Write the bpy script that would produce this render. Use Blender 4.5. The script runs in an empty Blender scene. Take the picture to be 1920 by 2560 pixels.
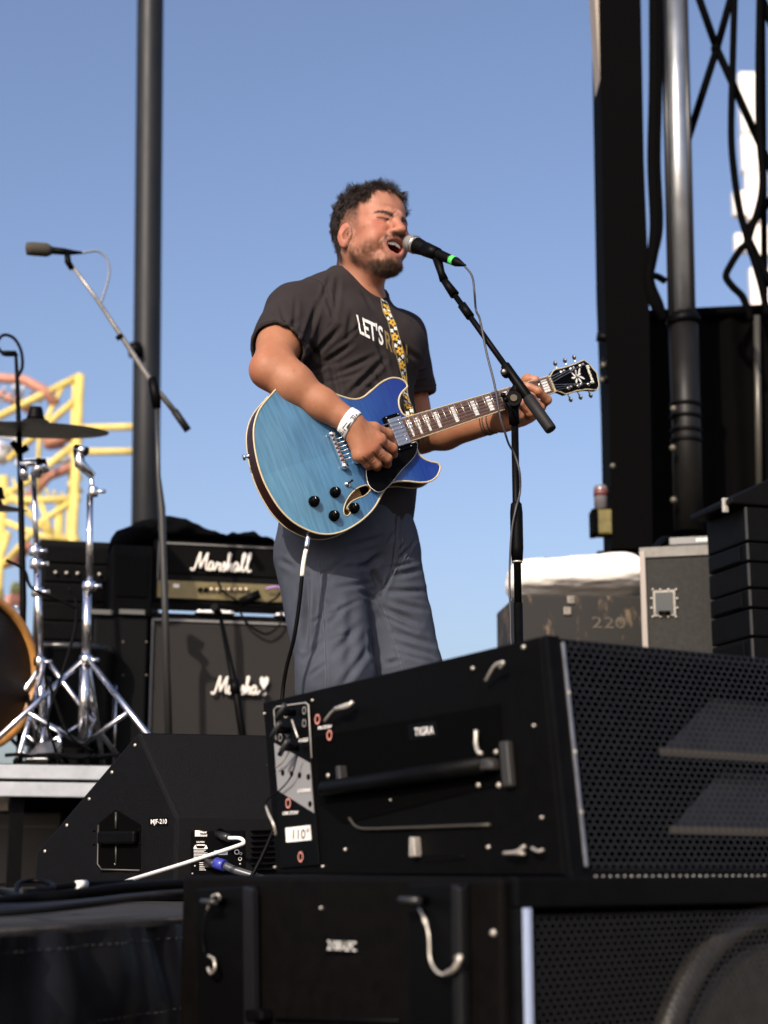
import bpy, bmesh, math, random
import numpy as np
from mathutils import Vector, Matrix, Quaternion, noise
from mathutils.bvhtree import BVHTree
from mathutils.geometry import delaunay_2d_cdt, tessellate_polygon

random.seed(7); np.random.seed(7)
rad = math.radians
SC = bpy.context.scene
COL = SC.collection

# ------------------------------------------------------------------ camera
EYE = 0.07                      # lens height above the stage deck (deck = z 0)
FPX, PITCH = 4000.0, rad(12.54) # focal length in photograph pixels, upward tilt
cd = bpy.data.cameras.new('camera'); cam = bpy.data.objects.new('camera', cd); COL.objects.link(cam)
cam.location = (0, 0, EYE); cam.rotation_euler = (rad(90) + PITCH, 0, 0)
cd.sensor_fit = 'HORIZONTAL'; cd.sensor_width = 36; cd.lens = FPX / 1920 * 36
cd.clip_start = 0.1; cd.clip_end = 3000
cd.dof.use_dof = True; cd.dof.focus_distance = 3.38; cd.dof.aperture_fstop = 5.7
SC.camera = cam

# ------------------------------------------------------------------ sky and sun
SUN_AZ, SUN_EL = rad(201), rad(32)
w = bpy.data.worlds.new('World'); SC.world = w; w.use_nodes = True
nt = w.node_tree; bg = nt.nodes['Background']
sky = nt.nodes.new('ShaderNodeTexSky'); sky.sky_type = 'NISHITA'; sky.sun_disc = False
sky.sun_elevation = SUN_EL; sky.sun_rotation = SUN_AZ
sky.air_density = 1.0; sky.dust_density = 3.7; sky.ozone_density = 1.2; sky.altitude = 0
wb_ = nt.nodes.new('ShaderNodeVectorMath'); wb_.operation = 'MULTIPLY'; wb_.inputs[1].default_value = (1.15, 1.12, 1.23)   # white balance of the whole sky
nt.links.new(sky.outputs[0], wb_.inputs[0]); nt.links.new(wb_.outputs[0], bg.inputs[0]); bg.inputs[1].default_value = 0.15
sl = bpy.data.lights.new('sun', 'SUN'); sl.energy = 5.0; sl.angle = rad(0.55); sl.color = (1.0, 0.90, 0.76)
sun = bpy.data.objects.new('sun', sl); COL.objects.link(sun)
to_sun = Vector((math.sin(SUN_AZ) * math.cos(SUN_EL), math.cos(SUN_AZ) * math.cos(SUN_EL), math.sin(SUN_EL)))
sun.rotation_euler = to_sun.to_track_quat('Z', 'Y').to_euler(); sun.location = (-4, -8, 9)
vs = SC.view_settings
vs.view_transform = 'Standard'; vs.look = 'None'; vs.gamma = 1; vs.exposure = 0.0; vs.use_curve_mapping = False

# ------------------------------------------------------------------ helpers
CP, SP = math.cos(PITCH), math.sin(PITCH)
def ray(u, v):
    x, y = (u - 960) / FPX, (1280 - v) / FPX
    return Vector((x, CP - y * SP, SP + y * CP))
def P(u, v, Y):                                   # the point at depth Y seen along photograph pixel (u, v)
    d = ray(u, v); d = d * (Y / d.y)
    return Vector((d.x, d.y, d.z + EYE))
def Pz(u, v, z):                                  # the same on a horizontal plane
    d = ray(u, v); d = d * ((z - EYE) / d.z)
    return Vector((d.x, d.y, z))
def proj(p):
    x, y, z = p[0], p[1], p[2] - EYE
    c = y * CP + z * SP
    return 960 + FPX * x / c, 1280 - FPX * (z * CP - y * SP) / c
def proj_np(p):
    x, y, z = p[:, 0], p[:, 1], p[:, 2] - EYE
    c = y * CP + z * SP
    return 960 + FPX * x / c, 1280 - FPX * (z * CP - y * SP) / c

MATS = {}
def mat(name, col, rough=0.5, metal=0.0, var=0.0, vscale=20.0, bump=0.0, bscale=200.0, coat=0.0, spec=0.5, sss=0.0, sheen=0.0, emit=None, col2=None):
    if name in MATS: return MATS[name]
    if max(col) < .0062 and metal < .5: col = tuple(c * .38 for c in col); spec *= .38   # the deep black of stage paint and cloth
    m = bpy.data.materials.new(name); m.use_nodes = True; n = m.node_tree.nodes; l = m.node_tree.links
    b = n['Principled BSDF']
    b.inputs['Base Color'].default_value = (*col, 1); b.inputs['Roughness'].default_value = rough
    b.inputs['Metallic'].default_value = metal; b.inputs['Coat Weight'].default_value = coat
    b.inputs['Specular IOR Level'].default_value = spec
    if sheen: b.inputs['Sheen Weight'].default_value = sheen
    if sss:
        b.inputs['Subsurface Weight'].default_value = sss; b.inputs['Subsurface Radius'].default_value = (1, .35, .2); b.inputs['Subsurface Scale'].default_value = .006
    if emit: b.inputs['Emission Color'].default_value = (*col, 1); b.inputs['Emission Strength'].default_value = emit
    tc = n.new('ShaderNodeTexCoord')
    if var or col2:
        t = n.new('ShaderNodeTexNoise'); t.inputs['Scale'].default_value = vscale; t.inputs['Detail'].default_value = 6; t.inputs['Roughness'].default_value = .65
        l.new(tc.outputs['Object'], t.inputs['Vector'])
        r = n.new('ShaderNodeValToRGB'); r.color_ramp.elements[0].position = .3; r.color_ramp.elements[1].position = .7
        c2 = col2 or col
        r.color_ramp.elements[0].color = (*[max(0, c * (1 - var)) for c in col], 1)
        r.color_ramp.elements[1].color = (*[min(1, c * (1 + var)) for c in c2], 1)
        l.new(t.outputs['Fac'], r.inputs['Fac']); l.new(r.outputs['Color'], b.inputs['Base Color'])
        rr = n.new('ShaderNodeMapRange'); rr.inputs['To Min'].default_value = max(.02, rough - .12); rr.inputs['To Max'].default_value = min(1, rough + .12)
        l.new(t.outputs['Fac'], rr.inputs['Value']); l.new(rr.outputs['Result'], b.inputs['Roughness'])
    if bump:
        t2 = n.new('ShaderNodeTexNoise'); t2.inputs['Scale'].default_value = bscale; t2.inputs['Detail'].default_value = 3
        l.new(tc.outputs['Object'], t2.inputs['Vector'])
        bp = n.new('ShaderNodeBump'); bp.inputs['Strength'].default_value = bump; bp.inputs['Distance'].default_value = .002
        l.new(t2.outputs['Fac'], bp.inputs['Height']); l.new(bp.outputs['Normal'], b.inputs['Normal'])
    MATS[name] = m
    return m

def tag(o, label=None, cat=None, group=None, kind=None):
    if label: o['label'] = label
    if cat: o['category'] = cat
    if group: o['group'] = group
    if kind: o['kind'] = kind
    return o
INV = {}
def thing(name, loc, label, cat, group=None):
    o = bpy.data.objects.new(name, None); COL.objects.link(o); o.location = loc
    o.empty_display_size = .05
    INV[o] = Matrix.Translation(-Vector(loc))
    return tag(o, label, cat, group)
def link(name, me, m=None, parent=None, smooth=False):
    o = bpy.data.objects.new(name, me); COL.objects.link(o)
    if m: me.materials.append(m)
    if parent is not None:
        root = parent
        while root.parent: root = root.parent
        if parent in INV: me.transform(INV[parent]); INV[o] = INV[parent]
        o.parent = parent
    else: INV[o] = Matrix.Identity(4)
    if smooth: me.polygons.foreach_set('use_smooth', [True] * len(me.polygons))
    return o
def frame(o, x, y=None, z=None):
    # a 4x4 frame from an origin and directions (x kept, z re-made square)
    x = Vector(x).normalized()
    if z is None: y = Vector(y).normalized(); z = x.cross(y).normalized(); y = z.cross(x)
    else: z = Vector(z).normalized(); y = z.cross(x).normalized(); z = x.cross(y)
    return Matrix(((x.x, y.x, z.x, o[0]), (x.y, y.y, z.y, o[1]), (x.z, y.z, z.z, o[2]), (0, 0, 0, 1)))
class MB:
    def __init__(s): s.v = []; s.f = []; s.sm = []
    def add(s, vs, fs, M=None, smooth=False):
        n = len(s.v)
        s.v += [tuple(M @ Vector(p)) for p in vs] if M is not None else [tuple(p) for p in vs]
        s.f += [tuple(i + n for i in f) for f in fs]; s.sm += [smooth] * len(fs); return s
    def box(s, c, d, M=None):
        x, y, z = [k / 2 for k in d]; cx, cy, cz = c
        vs = [(cx + a * x, cy + b * y, cz + e * z) for e in (-1, 1) for b in (-1, 1) for a in (-1, 1)]
        return s.add(vs, [(0, 2, 3, 1), (4, 5, 7, 6), (0, 1, 5, 4), (2, 6, 7, 3), (0, 4, 6, 2), (1, 3, 7, 5)], M)
    def tube(s, pts, r, n=10, M=None, cap=True, flat=None):
        pts = [Vector(p) for p in pts]; R = r if hasattr(r, '__len__') else [r] * len(pts)
        t0 = (pts[1] - pts[0]).normalized(); a = t0.orthogonal().normalized()
        vs, fs = [], []
        for i, p in enumerate(pts):
            t = (pts[min(i + 1, len(pts) - 1)] - pts[max(i - 1, 0)]).normalized()
            a = (a - t * a.dot(t)); a = a.normalized() if a.length > 1e-6 else t.orthogonal().normalized(); b = t.cross(a)
            for k in range(n):
                w_ = 2 * math.pi * k / n
                vs.append(p + (a * math.cos(w_) + b * math.sin(w_)) * R[i])
        for i in range(len(pts) - 1):
            for k in range(n):
                k2 = (k + 1) % n
                fs.append((i * n + k, i * n + k2, (i + 1) * n + k2, (i + 1) * n + k))
        s.add(vs, fs, M, True)
        if cap:
            m = len(vs); L = len(s.v) - m
            s.f += [tuple(L + k for k in range(n))[::-1], tuple(L + m - n + k for k in range(n))]; s.sm += [False, False]
        return s
    def cyl(s, a, b, r, n=16, r2=None, M=None): return s.tube([a, b], [r, r if r2 is None else r2], n, M)
    def lathe(s, prof, M=None, n=24):            # prof: (radius, height) about local z
        vs = [(r * math.cos(2 * math.pi * k / n), r * math.sin(2 * math.pi * k / n), h) for r, h in prof for k in range(n)]
        fs = [(i * n + k, i * n + (k + 1) % n, (i + 1) * n + (k + 1) % n, (i + 1) * n + k) for i in range(len(prof) - 1) for k in range(n)]
        s.add(vs, fs, M, True); m = len(vs); L = len(s.v) - m
        if prof[0][0] > 1e-5: s.f.append(tuple(L + k for k in range(n))[::-1]); s.sm.append(False)
        if prof[-1][0] > 1e-5: s.f.append(tuple(L + m - n + k for k in range(n))); s.sm.append(False)
        return s
    def prism(s, poly, z0, z1, M=None):
        n = len(poly); vs = [(x, y, z0) for x, y in poly] + [(x, y, z1) for x, y in poly]
        area = sum(poly[i][0] * poly[(i + 1) % n][1] - poly[(i + 1) % n][0] * poly[i][1] for i in range(n))
        tri = [tuple(t) for t in tessellate_polygon([[Vector((x, y, 0)) for x, y in poly]])]
        def ccw(t):
            (ax, ay), (bx_, by_), (cx, cy) = [poly[i] for i in t]
            return (bx_ - ax) * (cy - ay) - (by_ - ay) * (cx - ax) > 0
        tri = [t if ccw(t) else t[::-1] for t in tri]
        fs = [tuple(i + n for i in t) for t in tri] + [t[::-1] for t in tri]
        for i in range(n):
            j = (i + 1) % n
            fs.append((i, j, j + n, i + n) if area > 0 else (j, i, i + n, j + n))
        return s.add(vs, fs, M)
    def ball(s, c, r, n=12, M=None, sq=(1, 1, 1)):
        vs, fs = [], []; m = n // 2
        for i in range(m + 1):
            th = math.pi * i / m
            for k in range(n):
                ph = 2 * math.pi * k / n
                vs.append((c[0] + r * sq[0] * math.sin(th) * math.cos(ph), c[1] + r * sq[1] * math.sin(th) * math.sin(ph), c[2] + r * sq[2] * math.cos(th)))
        for i in range(m):
            for k in range(n):
                fs.append((i * n + k, (i + 1) * n + k, (i + 1) * n + (k + 1) % n, i * n + (k + 1) % n))
        return s.add(vs, fs, M, True)
    def build(s, name, m, parent=None, bevel=0, seg=2):
        me = bpy.data.meshes.new(name); me.from_pydata(s.v, [], s.f); me.update()
        me.polygons.foreach_set('use_smooth', s.sm)
        o = link(name, me, m, parent)
        if bevel:
            b = o.modifiers.new('Bevel', 'BEVEL'); b.width = bevel; b.segments = seg; b.limit_method = 'ANGLE'; b.angle_limit = rad(40)
        return o
def spline(pts, n=8, closed=False):               # Catmull-Rom through points (tuples or Vectors)
    pts = [Vector(p) for p in pts]; N = len(pts); out = []
    for i in range(N if closed else N - 1):
        p0 = pts[(i - 1) % N] if closed or i > 0 else pts[0] * 2 - pts[1]
        p1 = pts[i]; p2 = pts[(i + 1) % N]
        p3 = pts[(i + 2) % N] if closed or i + 2 < N else pts[-1] * 2 - pts[-2]
        for k in range(n):
            t = k / n
            out.append(.5 * ((2 * p1) + (p2 - p0) * t + (2 * p0 - 5 * p1 + 4 * p2 - p3) * t * t + (3 * p1 - p0 - 3 * p2 + p3) * t ** 3))
    if not closed: out.append(pts[-1])
    return out
_FC = {}
def text_mesh(txt, bold=0.0, space=1.0):
    # flat lettering, returned as (verts 2D, triangles) scaled to cap height 1
    k = (txt, bold, space)
    if k in _FC: return _FC[k]
    c = bpy.data.curves.new('lettering', 'FONT'); c.body = txt; c.size = 1; c.offset = bold; c.space_character = space; c.resolution_u = 3
    o = bpy.data.objects.new('lettering', c); COL.objects.link(o)
    me = bpy.data.meshes.new_from_object(o.evaluated_get(bpy.context.evaluated_depsgraph_get()))
    me.calc_loop_triangles()
    vs = [(v.co.x / .7, v.co.y / .7) for v in me.vertices]; fs = [tuple(t.vertices) for t in me.loop_triangles]
    bpy.data.objects.remove(o); bpy.data.curves.remove(c); bpy.data.meshes.remove(me)
    _FC[k] = (vs, fs); return vs, fs
def lettering(mb, txt, M, h, bold=0.02, space=1.0, width=None, center=True):
    # letters lying in the local xy plane of M, cap height h
    vs, fs = text_mesh(txt, bold, space)
    x0 = min(v[0] for v in vs); x1 = max(v[0] for v in vs); sx = h if width is None else width / (x1 - x0)
    mb.add([((x - (x0 + x1) / 2) * sx if center else (x - x0) * sx, (y - .5) * h, 0) for x, y in vs], fs, M); return mb

# ------------------------------------------------------------------ solid modelling by distance fields (bodies, clothes)
class Field:
    def __init__(s): s.ops = []
    def ell(s, c, r, R=None, k=.01, mode='add'):
        c = np.array(c, np.float32); r = np.array(r, np.float32); Rm = None if R is None else np.array(R, np.float32)
        def fn(p):
            q = p - c
            if Rm is not None: q = q @ Rm
            k0 = np.sqrt(((q / r) ** 2).sum(-1)) + 1e-9; k1 = np.sqrt(((q / (r * r)) ** 2).sum(-1)) + 1e-9
            return k0 * (k0 - 1) / k1
        s.ops.append((mode, fn, c, float(r.max()), k)); return s
    def cone(s, a, b, ra, rb=None, k=.01, mode='add'):
        a = np.array(a, np.float32); b = np.array(b, np.float32); rb = ra if rb is None else rb; ba = b - a; L = float(ba @ ba) + 1e-12
        def fn(p):
            q = p - a; h = np.clip(q @ ba / L, 0, 1)
            return np.sqrt(((q - h[..., None] * ba) ** 2).sum(-1)) - (ra + (rb - ra) * h)
        s.ops.append((mode, fn, (a + b) / 2, float(np.linalg.norm(ba)) / 2 + max(ra, rb), k)); return s
    def plane(s, c, n, k=.002, mode='int'):       # keep the side the normal points away from
        c = np.array(c, np.float32); n = np.array(n, np.float32); n = n / np.linalg.norm(n)
        s.ops.append((mode, lambda p: (p - c) @ n, c, 1e3, k)); return s
    def chain(s, pts, rs, k=.006, mode='add'):
        for i in range(len(pts) - 1): s.cone(pts[i], pts[i + 1], rs[i], rs[i + 1], k, mode)
        return s
    @staticmethod
    def mix(d, e, mode, k):
        if mode == 'add':
            h = np.maximum(k - np.abs(d - e), 0) / k; return np.minimum(d, e) - h * h * k * .25
        if mode == 'sub': e = -e
        h = np.maximum(k - np.abs(d - e), 0) / k; return np.maximum(d, e) + h * h * k * .25
    def eval(s, p, cen=None, rad_=0):
        # p: (blocks, n, 3); cen: block centres for culling
        d = np.full(p.shape[:-1], 1.0, np.float32)
        for mode, fn, c, br, k in s.ops:
            if cen is not None:
                sel = np.nonzero(np.sqrt(((cen - c) ** 2).sum(-1)) < br + rad_ + k + .02)[0]
                if len(sel) == 0: continue
                d[sel] = s.mix(d[sel], fn(p[sel]), mode, k)
            else: d = s.mix(d, fn(p), mode, k)
        return d
    def mesh(s, lo, hi, vox, warp=None):
        lo = np.array(lo, np.float32); hi = np.array(hi, np.float32); B = 8; bs = B * vox
        nb = np.ceil((hi - lo) / bs).astype(int)
        I = np.stack(np.meshgrid(*[np.arange(n) for n in nb], indexing='ij'), -1).reshape(-1, 3)
        cen = lo + (I + .5) * bs
        dc = s.eval(cen[None].astype(np.float32))[0]
        I = I[np.abs(dc) < bs * 1.35]; cen = (lo + (I + .5) * bs).astype(np.float32)
        loc = np.stack(np.meshgrid(*[np.arange(B + 1)] * 3, indexing='ij'), -1).reshape(-1, 3)
        D = np.empty((len(I), (B + 1) ** 3), np.float32)
        for a in range(0, len(I), 600):
            p = (lo + (I[a:a + 600, None] * B + loc[None]) * vox).astype(np.float32)
            D[a:a + 600] = s.eval(p, cen[a:a + 600], bs)
        D = D.reshape(-1, B + 1, B + 1, B + 1); S = D < 0
        N3 = nb * B + 2
        def key(g): return (g[..., 0].astype(np.int64) * N3[1] + g[..., 1]) * N3[2] + g[..., 2]
        cnt = np.zeros((len(I), B, B, B), np.int8); corners = [(x, y, z) for x in (0, 1) for y in (0, 1) for z in (0, 1)]
        for x, y, z in corners: cnt += S[:, x:x + B, y:y + B, z:z + B]
        act = np.argwhere((cnt > 0) & (cnt < 8))
        b_, ci = act[:, 0], act[:, 1:]
        vals = np.stack([D[b_, ci[:, 0] + x, ci[:, 1] + y, ci[:, 2] + z] for x, y, z in corners], 1)
        acc = np.zeros((len(act), 3)); num = np.zeros(len(act)); C = np.array(corners, float)
        for i in range(8):
            for j in range(i + 1, 8):
                if abs(C[i] - C[j]).sum() != 1: continue
                m = (vals[:, i] < 0) != (vals[:, j] < 0); t = np.where(m, vals[:, i] / np.where(m, vals[:, i] - vals[:, j], 1), 0)
                acc += np.where(m[:, None], C[i] + t[:, None] * (C[j] - C[i]), 0); num += m
        cell = I[b_] * B + ci
        V = lo + (cell + acc / num[:, None]) * vox
        kk = key(cell); order = np.argsort(kk); ks = kk[order]
        faces = []
        for ax in range(3):
            sl_a = [slice(None), slice(0, B), slice(0, B), slice(0, B)]; sl_b = list(sl_a); sl_b[ax + 1] = slice(1, B + 1)
            A_, B_ = S[tuple(sl_a)], S[tuple(sl_b)]
            e = np.argwhere(A_ != B_); g = I[e[:, 0]] * B + e[:, 1:]; up = A_[tuple(e.T)]
            u_, v_ = (ax + 1) % 3, (ax + 2) % 3
            q = []
            for du, dv in ((0, 0), (-1, 0), (-1, -1), (0, -1)):
                c_ = g.copy(); c_[:, u_] += du; c_[:, v_] += dv
                k_ = key(c_); pos = np.clip(np.searchsorted(ks, k_), 0, len(ks) - 1); ok = ks[pos] == k_
                q.append(np.where(ok, order[pos], -1))
            q = np.stack(q, 1); good = (q >= 0).all(1); q = q[good]; up = up[good]
            q = np.where(up[:, None], q, q[:, ::-1]); faces.append(q)
        F = np.concatenate(faces)
        V = np.asarray(V, np.float64)
        for it in range(2): V = smooth_np(V, F, .5)
        return V, F
def smooth_np(V, F, a, mask=None):
    acc = np.zeros_like(V); n = np.zeros(len(V))
    for i in range(4):
        j = F[:, (i + 1) % 4]; np.add.at(acc, F[:, i], V[j]); np.add.at(n, F[:, i], 1); np.add.at(acc, j, V[F[:, i]]); np.add.at(n, j, 1)
    t = acc / np.maximum(n, 1)[:, None]
    w_ = a if mask is None else a * mask[:, None]
    return V + (t - V) * w_
def normals_np(V, F):
    n = np.cross(V[F[:, 2]] - V[F[:, 0]], V[F[:, 3]] - V[F[:, 1]]); out = np.zeros_like(V)
    for i in range(4): np.add.at(out, F[:, i], n)
    return out / (np.linalg.norm(out, axis=1)[:, None] + 1e-12)
def quads_to_mesh(name, V, F, attrs=None):
    me = bpy.data.meshes.new(name)
    me.vertices.add(len(V)); me.vertices.foreach_set('co', np.asarray(V, np.float32).ravel())
    me.loops.add(F.size); me.loops.foreach_set('vertex_index', F.ravel().astype(np.int32))
    me.polygons.add(len(F)); me.polygons.foreach_set('loop_start', np.arange(0, F.size, F.shape[1], dtype=np.int32))
    me.update(calc_edges=True); me.polygons.foreach_set('use_smooth', np.ones(len(F), bool))
    for k, a in (attrs or {}).items():
        if a.ndim == 1: at = me.attributes.new(k, 'FLOAT', 'POINT'); at.data.foreach_set('value', a.astype(np.float32))
        else:
            at = me.attributes.new(k, 'FLOAT_COLOR', 'POINT'); c = np.ones((len(V), 4), np.float32); c[:, :3] = a; at.data.foreach_set('color', c.ravel())
    return me
def noise_np(p, scale, seed=0):
    # cheap smooth value noise on an (n, 3) array, about -1 .. 1
    q = p * scale + seed * 17.31; i = np.floor(q).astype(np.int64); f = q - i; f = f * f * (3 - 2 * f); out = np.zeros(len(p))
    for x in (0, 1):
        for y in (0, 1):
            for z in (0, 1):
                h = ((i[:, 0] + x) * 374761393 + (i[:, 1] + y) * 668265263 + (i[:, 2] + z) * 2147483647 + seed * 1274126177) & 0xffffffff
                h = ((h ^ (h >> 13)) * 1274126177) & 0xffffffff; h = ((h ^ (h >> 16)) & 0xffff) / 32767.5 - 1
                out += h * (f[:, 0] if x else 1 - f[:, 0]) * (f[:, 1] if y else 1 - f[:, 1]) * (f[:, 2] if z else 1 - f[:, 2])
    return out
def seg_dist_px(u, v, a, b):
    ax, ay = a; dx, dy = b[0] - ax, b[1] - ay; L = dx * dx + dy * dy + 1e-9
    t = np.clip(((u - ax) * dx + (v - ay) * dy) / L, 0, 1)
    return np.hypot(u - ax - t * dx, v - ay - t * dy), t

class VPlane:
    # an upright flat face: A and B are (x, y) on the plan, the face looks along n
    def __init__(s, A, B_, n=None):
        s.A = Vector((*A, 0)); s.B = Vector((*B_, 0)); s.d = (s.B - s.A).normalized(); nn = Vector((s.d.y, -s.d.x, 0))
        if n is not None and nn.dot(Vector((*n, 0))) < 0: nn = -nn
        elif n is None and nn.y > 0: nn = -nn
        s.n = nn
    def at(s, u, v, h=0.0):
        d = ray(u, v); o = Vector((0, 0, EYE)); t = (s.A + s.n * h - o).dot(s.n) / d.dot(s.n); return o + d * t
    def M(s, u, v, h=0.0, roll=0):                # frame: x rightwards along the face, y up, z out
        x = Vector((0, 0, 1)).cross(s.n).normalized(); p = s.at(u, v, h)
        return Matrix(((x.x, 0, s.n.x, p.x), (x.y, 0, s.n.y, p.y), (x.z, 1, s.n.z, p.z), (0, 0, 0, 1))) @ Matrix.Rotation(roll, 4, 'Z')
    def px(s, u, v): return (s.at(u + 5, v) - s.at(u - 5, v)).length / 10, (s.at(u, v - 5) - s.at(u, v + 5)).length / 10

# ------------------------------------------------------------------ shared materials of the stage gear
black_box = mat('black_textured_paint', (.0040, .0040, .0045), .55, 0, .3, 40, bump=.5, bscale=500, spec=.22)
black_metal = mat('black_metal', (.0050, .0050, .0055), .45, 0, .3, 30, spec=.16)
rubber = mat('black_rubber', (.0045, .0045, .005), .5, spec=.18)
cloth_black = mat('black_fabric', (.0040, .0040, .0048), .85, 0, .3, 12, bump=.4, bscale=400, spec=.1)
alu = mat('aluminium', (.52, .53, .55), .38, 1.0, .12, 25)
chrome = mat('chrome', (.78, .78, .80), .10, 1.0, .05, 30)
whitep = mat('white_print', (.75, .73, .70), .6)
steelw = mat('pale_steel', (.50, .46, .40), .42, .6, .3, 60)
redring = mat('pink_ring', (.55, .22, .18), .5)

# ------------------------------------------------------------------ ground, stage deck, drape
GZ = -1.14
def sheet(name, poly, z, m, kind='structure'):
    o = MB().add([(x, y, z) for x, y in poly], [tuple(range(len(poly)))]).build(name, m); o['kind'] = kind; return o
sheet('ground', [(-900, -300), (900, -300), (900, 1500), (-900, 1500)], GZ, mat('dry_ground', (.16, .13, .095), .95, 0, .3, .8))
E0 = Pz(0, 2322, 0); E1 = Pz(467, 2292, 0); E00 = E0 - (E1 - E0) * .9
outline = [(-6, 1.0), (E00.x, E00.y), (E0.x, E0.y), (E1.x, E1.y), (.66, 3.1), (7, 8.4), (7, 16), (-8, 16), (-8, 1.0)]
deckm = mat('dark_stage_ply', (.0085, .0072, .0062), .8, 0, .6, 14, bump=.4, bscale=60)
deck = MB().prism(outline, -.12, 0).build('stage_deck', deckm); deck['kind'] = 'structure'
# worn timber trim along the front edge
ex = (E1 - E0).normalized(); en = Vector((ex.y, -ex.x, 0))
trimm = mat('worn_edge_timber', (.060, .050, .042), .7, 0, .7, 30, bump=.6, bscale=80)
mb = MB(); mb.box((.0, -.004, -.006), (2.2, .012, .011), frame((E0 + E1) / 2, ex, Vector((0, 0, 1)).cross(ex)))
mb.build('edge_trim', trimm, deck, .003)
# skirt: gathered black cloth hung from the edge
skirt = thing('stage_skirt', (E0.x, E0.y, GZ), 'black fabric skirt hanging in soft folds from the front edge of the stage', 'stage skirt')
vs_, fs_ = [], []; NX, NZ = 150, 60
for i in range(NX + 1):
    s = -1.2 + 2.2 * i / NX
    for j in range(NZ + 1):
        t = j / NZ; z = -.008 - t * 1.12
        a = .006 * math.sin(s * 62 + 1.3 * math.sin(s * 17)) * (1 - .6 * min(1, t * 5)) + (.006 + .060 * min(1, t * 3.0)) * math.sin(s * 19 + .8 * math.sin(s * 6) - t * 3.2) * min(1, .25 + t * 2.2) + .030 * noise.noise(Vector((s * 7, t * 6, 2)))
        if .10 < t < .118: a -= .004
        p = E0 + ex * s + en * (.016 + a + .05 * t); vs_.append((p.x, p.y, z))
fs_ = [(i * (NZ + 1) + j, (i + 1) * (NZ + 1) + j, (i + 1) * (NZ + 1) + j + 1, i * (NZ + 1) + j + 1) for i in range(NX) for j in range(NZ)]
MB().add(vs_, fs_, None, True).build('drape', mat('skirt_cloth', (.0070, .0070, .0090), .42, 0, .2, 10, bump=.25, bscale=500, spec=.45), skirt)
for row in (1, 6):
    mb = MB()
    for i in range(2, NX - 2):
        a, b = Vector(vs_[i * (NZ + 1) + row]), Vector(vs_[(i + 1) * (NZ + 1) + row]); d = b - a
        mb.tube([a + en * .0015 + d * .2, a + en * .002 + d * .75], .0008, 4)
    mb.build('stitching', mat('grey_thread', (.03, .03, .033), .8), skirt)['kind'] = 'stuff'

# ------------------------------------------------------------------ drum riser at the back
RZ = P(100, 1905, 5.8).z
ra_, rb_ = P(-260, 1912, 5.75), P(760, 1904, 6.15)
rd = Vector((rb_.x - ra_.x, rb_.y - ra_.y, 0)).normalized(); rn = Vector((-rd.y, rd.x, 0)); RL = Vector((rb_.x - ra_.x, rb_.y - ra_.y, 0)).length
RM = Matrix(((rd.x, rn.x, 0, ra_.x), (rd.y, rn.y, 0, ra_.y), (0, 0, 1, RZ), (0, 0, 0, 1)))
riser = thing('drum_riser', (ra_.x, ra_.y, 0), 'low platform with double grey aluminium edge rail under the drums and amplifiers', 'drum riser')
MB().box((RL / 2, 1.4, -.012), (RL, 2.8, .02), RM).build('platform_top', mat('riser_top', (.02, .02, .02), .8, 0, .3, 20), riser)
alu_d = mat('dull_aluminium', (.40, .42, .45), .5, .35, .15, 12)
MB().box((RL / 2, -.012, -.032), (RL, .024, .050), RM).build('upper_rail', alu_d, riser, .003)
MB().box((RL / 2, -.006, -.094), (RL, .024, .052), RM).build('lower_rail', alu_d, riser, .003)
for k in range(5):
    MB().box((.12 + (RL - .24) * k / 4, .08, -.06 - (RZ - .06) / 2), (.05, .05, RZ - .06), RM).build('leg', black_metal, riser)
    MB().box((.12 + (RL - .24) * k / 4, 2.5, -.06 - (RZ - .06) / 2), (.05, .05, RZ - .06), RM).build('leg', black_metal, riser)
MB().box((RL / 2, 1.2, -.06 - (RZ - .06) / 2), (RL - .02, .02, RZ - .07), RM).build('dark_backing', cloth_black, riser)  # black sheet added to keep the space under the riser dark
def R(u, v, back): # point at a distance behind the riser's front edge
    d = ray(u, v); o = Vector((0, 0, EYE)); c = Vector((ra_.x, ra_.y, 0)) + rn * back; t = (c - o).dot(rn) / d.dot(rn); return o + d * t
# cases kept under and behind the platform
for i, (u0, u1, Y, lab) in enumerate(((-40, 150, 6.9, 'dark trunk kept under the drum riser beside pale crates'), (160, 330, 7.1, 'black trunk kept under the drum riser behind the wedge monitor'))):
    a, b = P(u0, 2100, Y), P(u1, 2100, Y); c = (a + b) / 2
    t = thing('storage_trunk', (c.x, c.y + .2, 0), lab, 'trunk'); MB().box((c.x, c.y + .2, .15), (b.x - a.x, .4, .30)).build('trunk_body', mat('dark_trunk', (.02, .018, .017), .7, 0, .4, 8), t, .008)
    MB().box((c.x, c.y - .004, .24), (b.x - a.x - .02, .008, .012)).build('trunk_rim', mat('dull_rim', (.03, .028, .025), .6), t)
for u, w_ in ((12, .06), (38, .05)):
    c = P(u, 2015, 6.75); o = MB().box((c.x, c.y, .30 + .045), (w_, .06, .09)).build('small_crate', mat('pale_cardboard', (.30, .27, .23), .8, 0, .3, 20), None, .003)
    tag(o, ('wider' if u == 12 else 'narrower') + ' small pale box standing on the dark trunk under the drum riser', 'box', 'small pale boxes under the riser')

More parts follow.
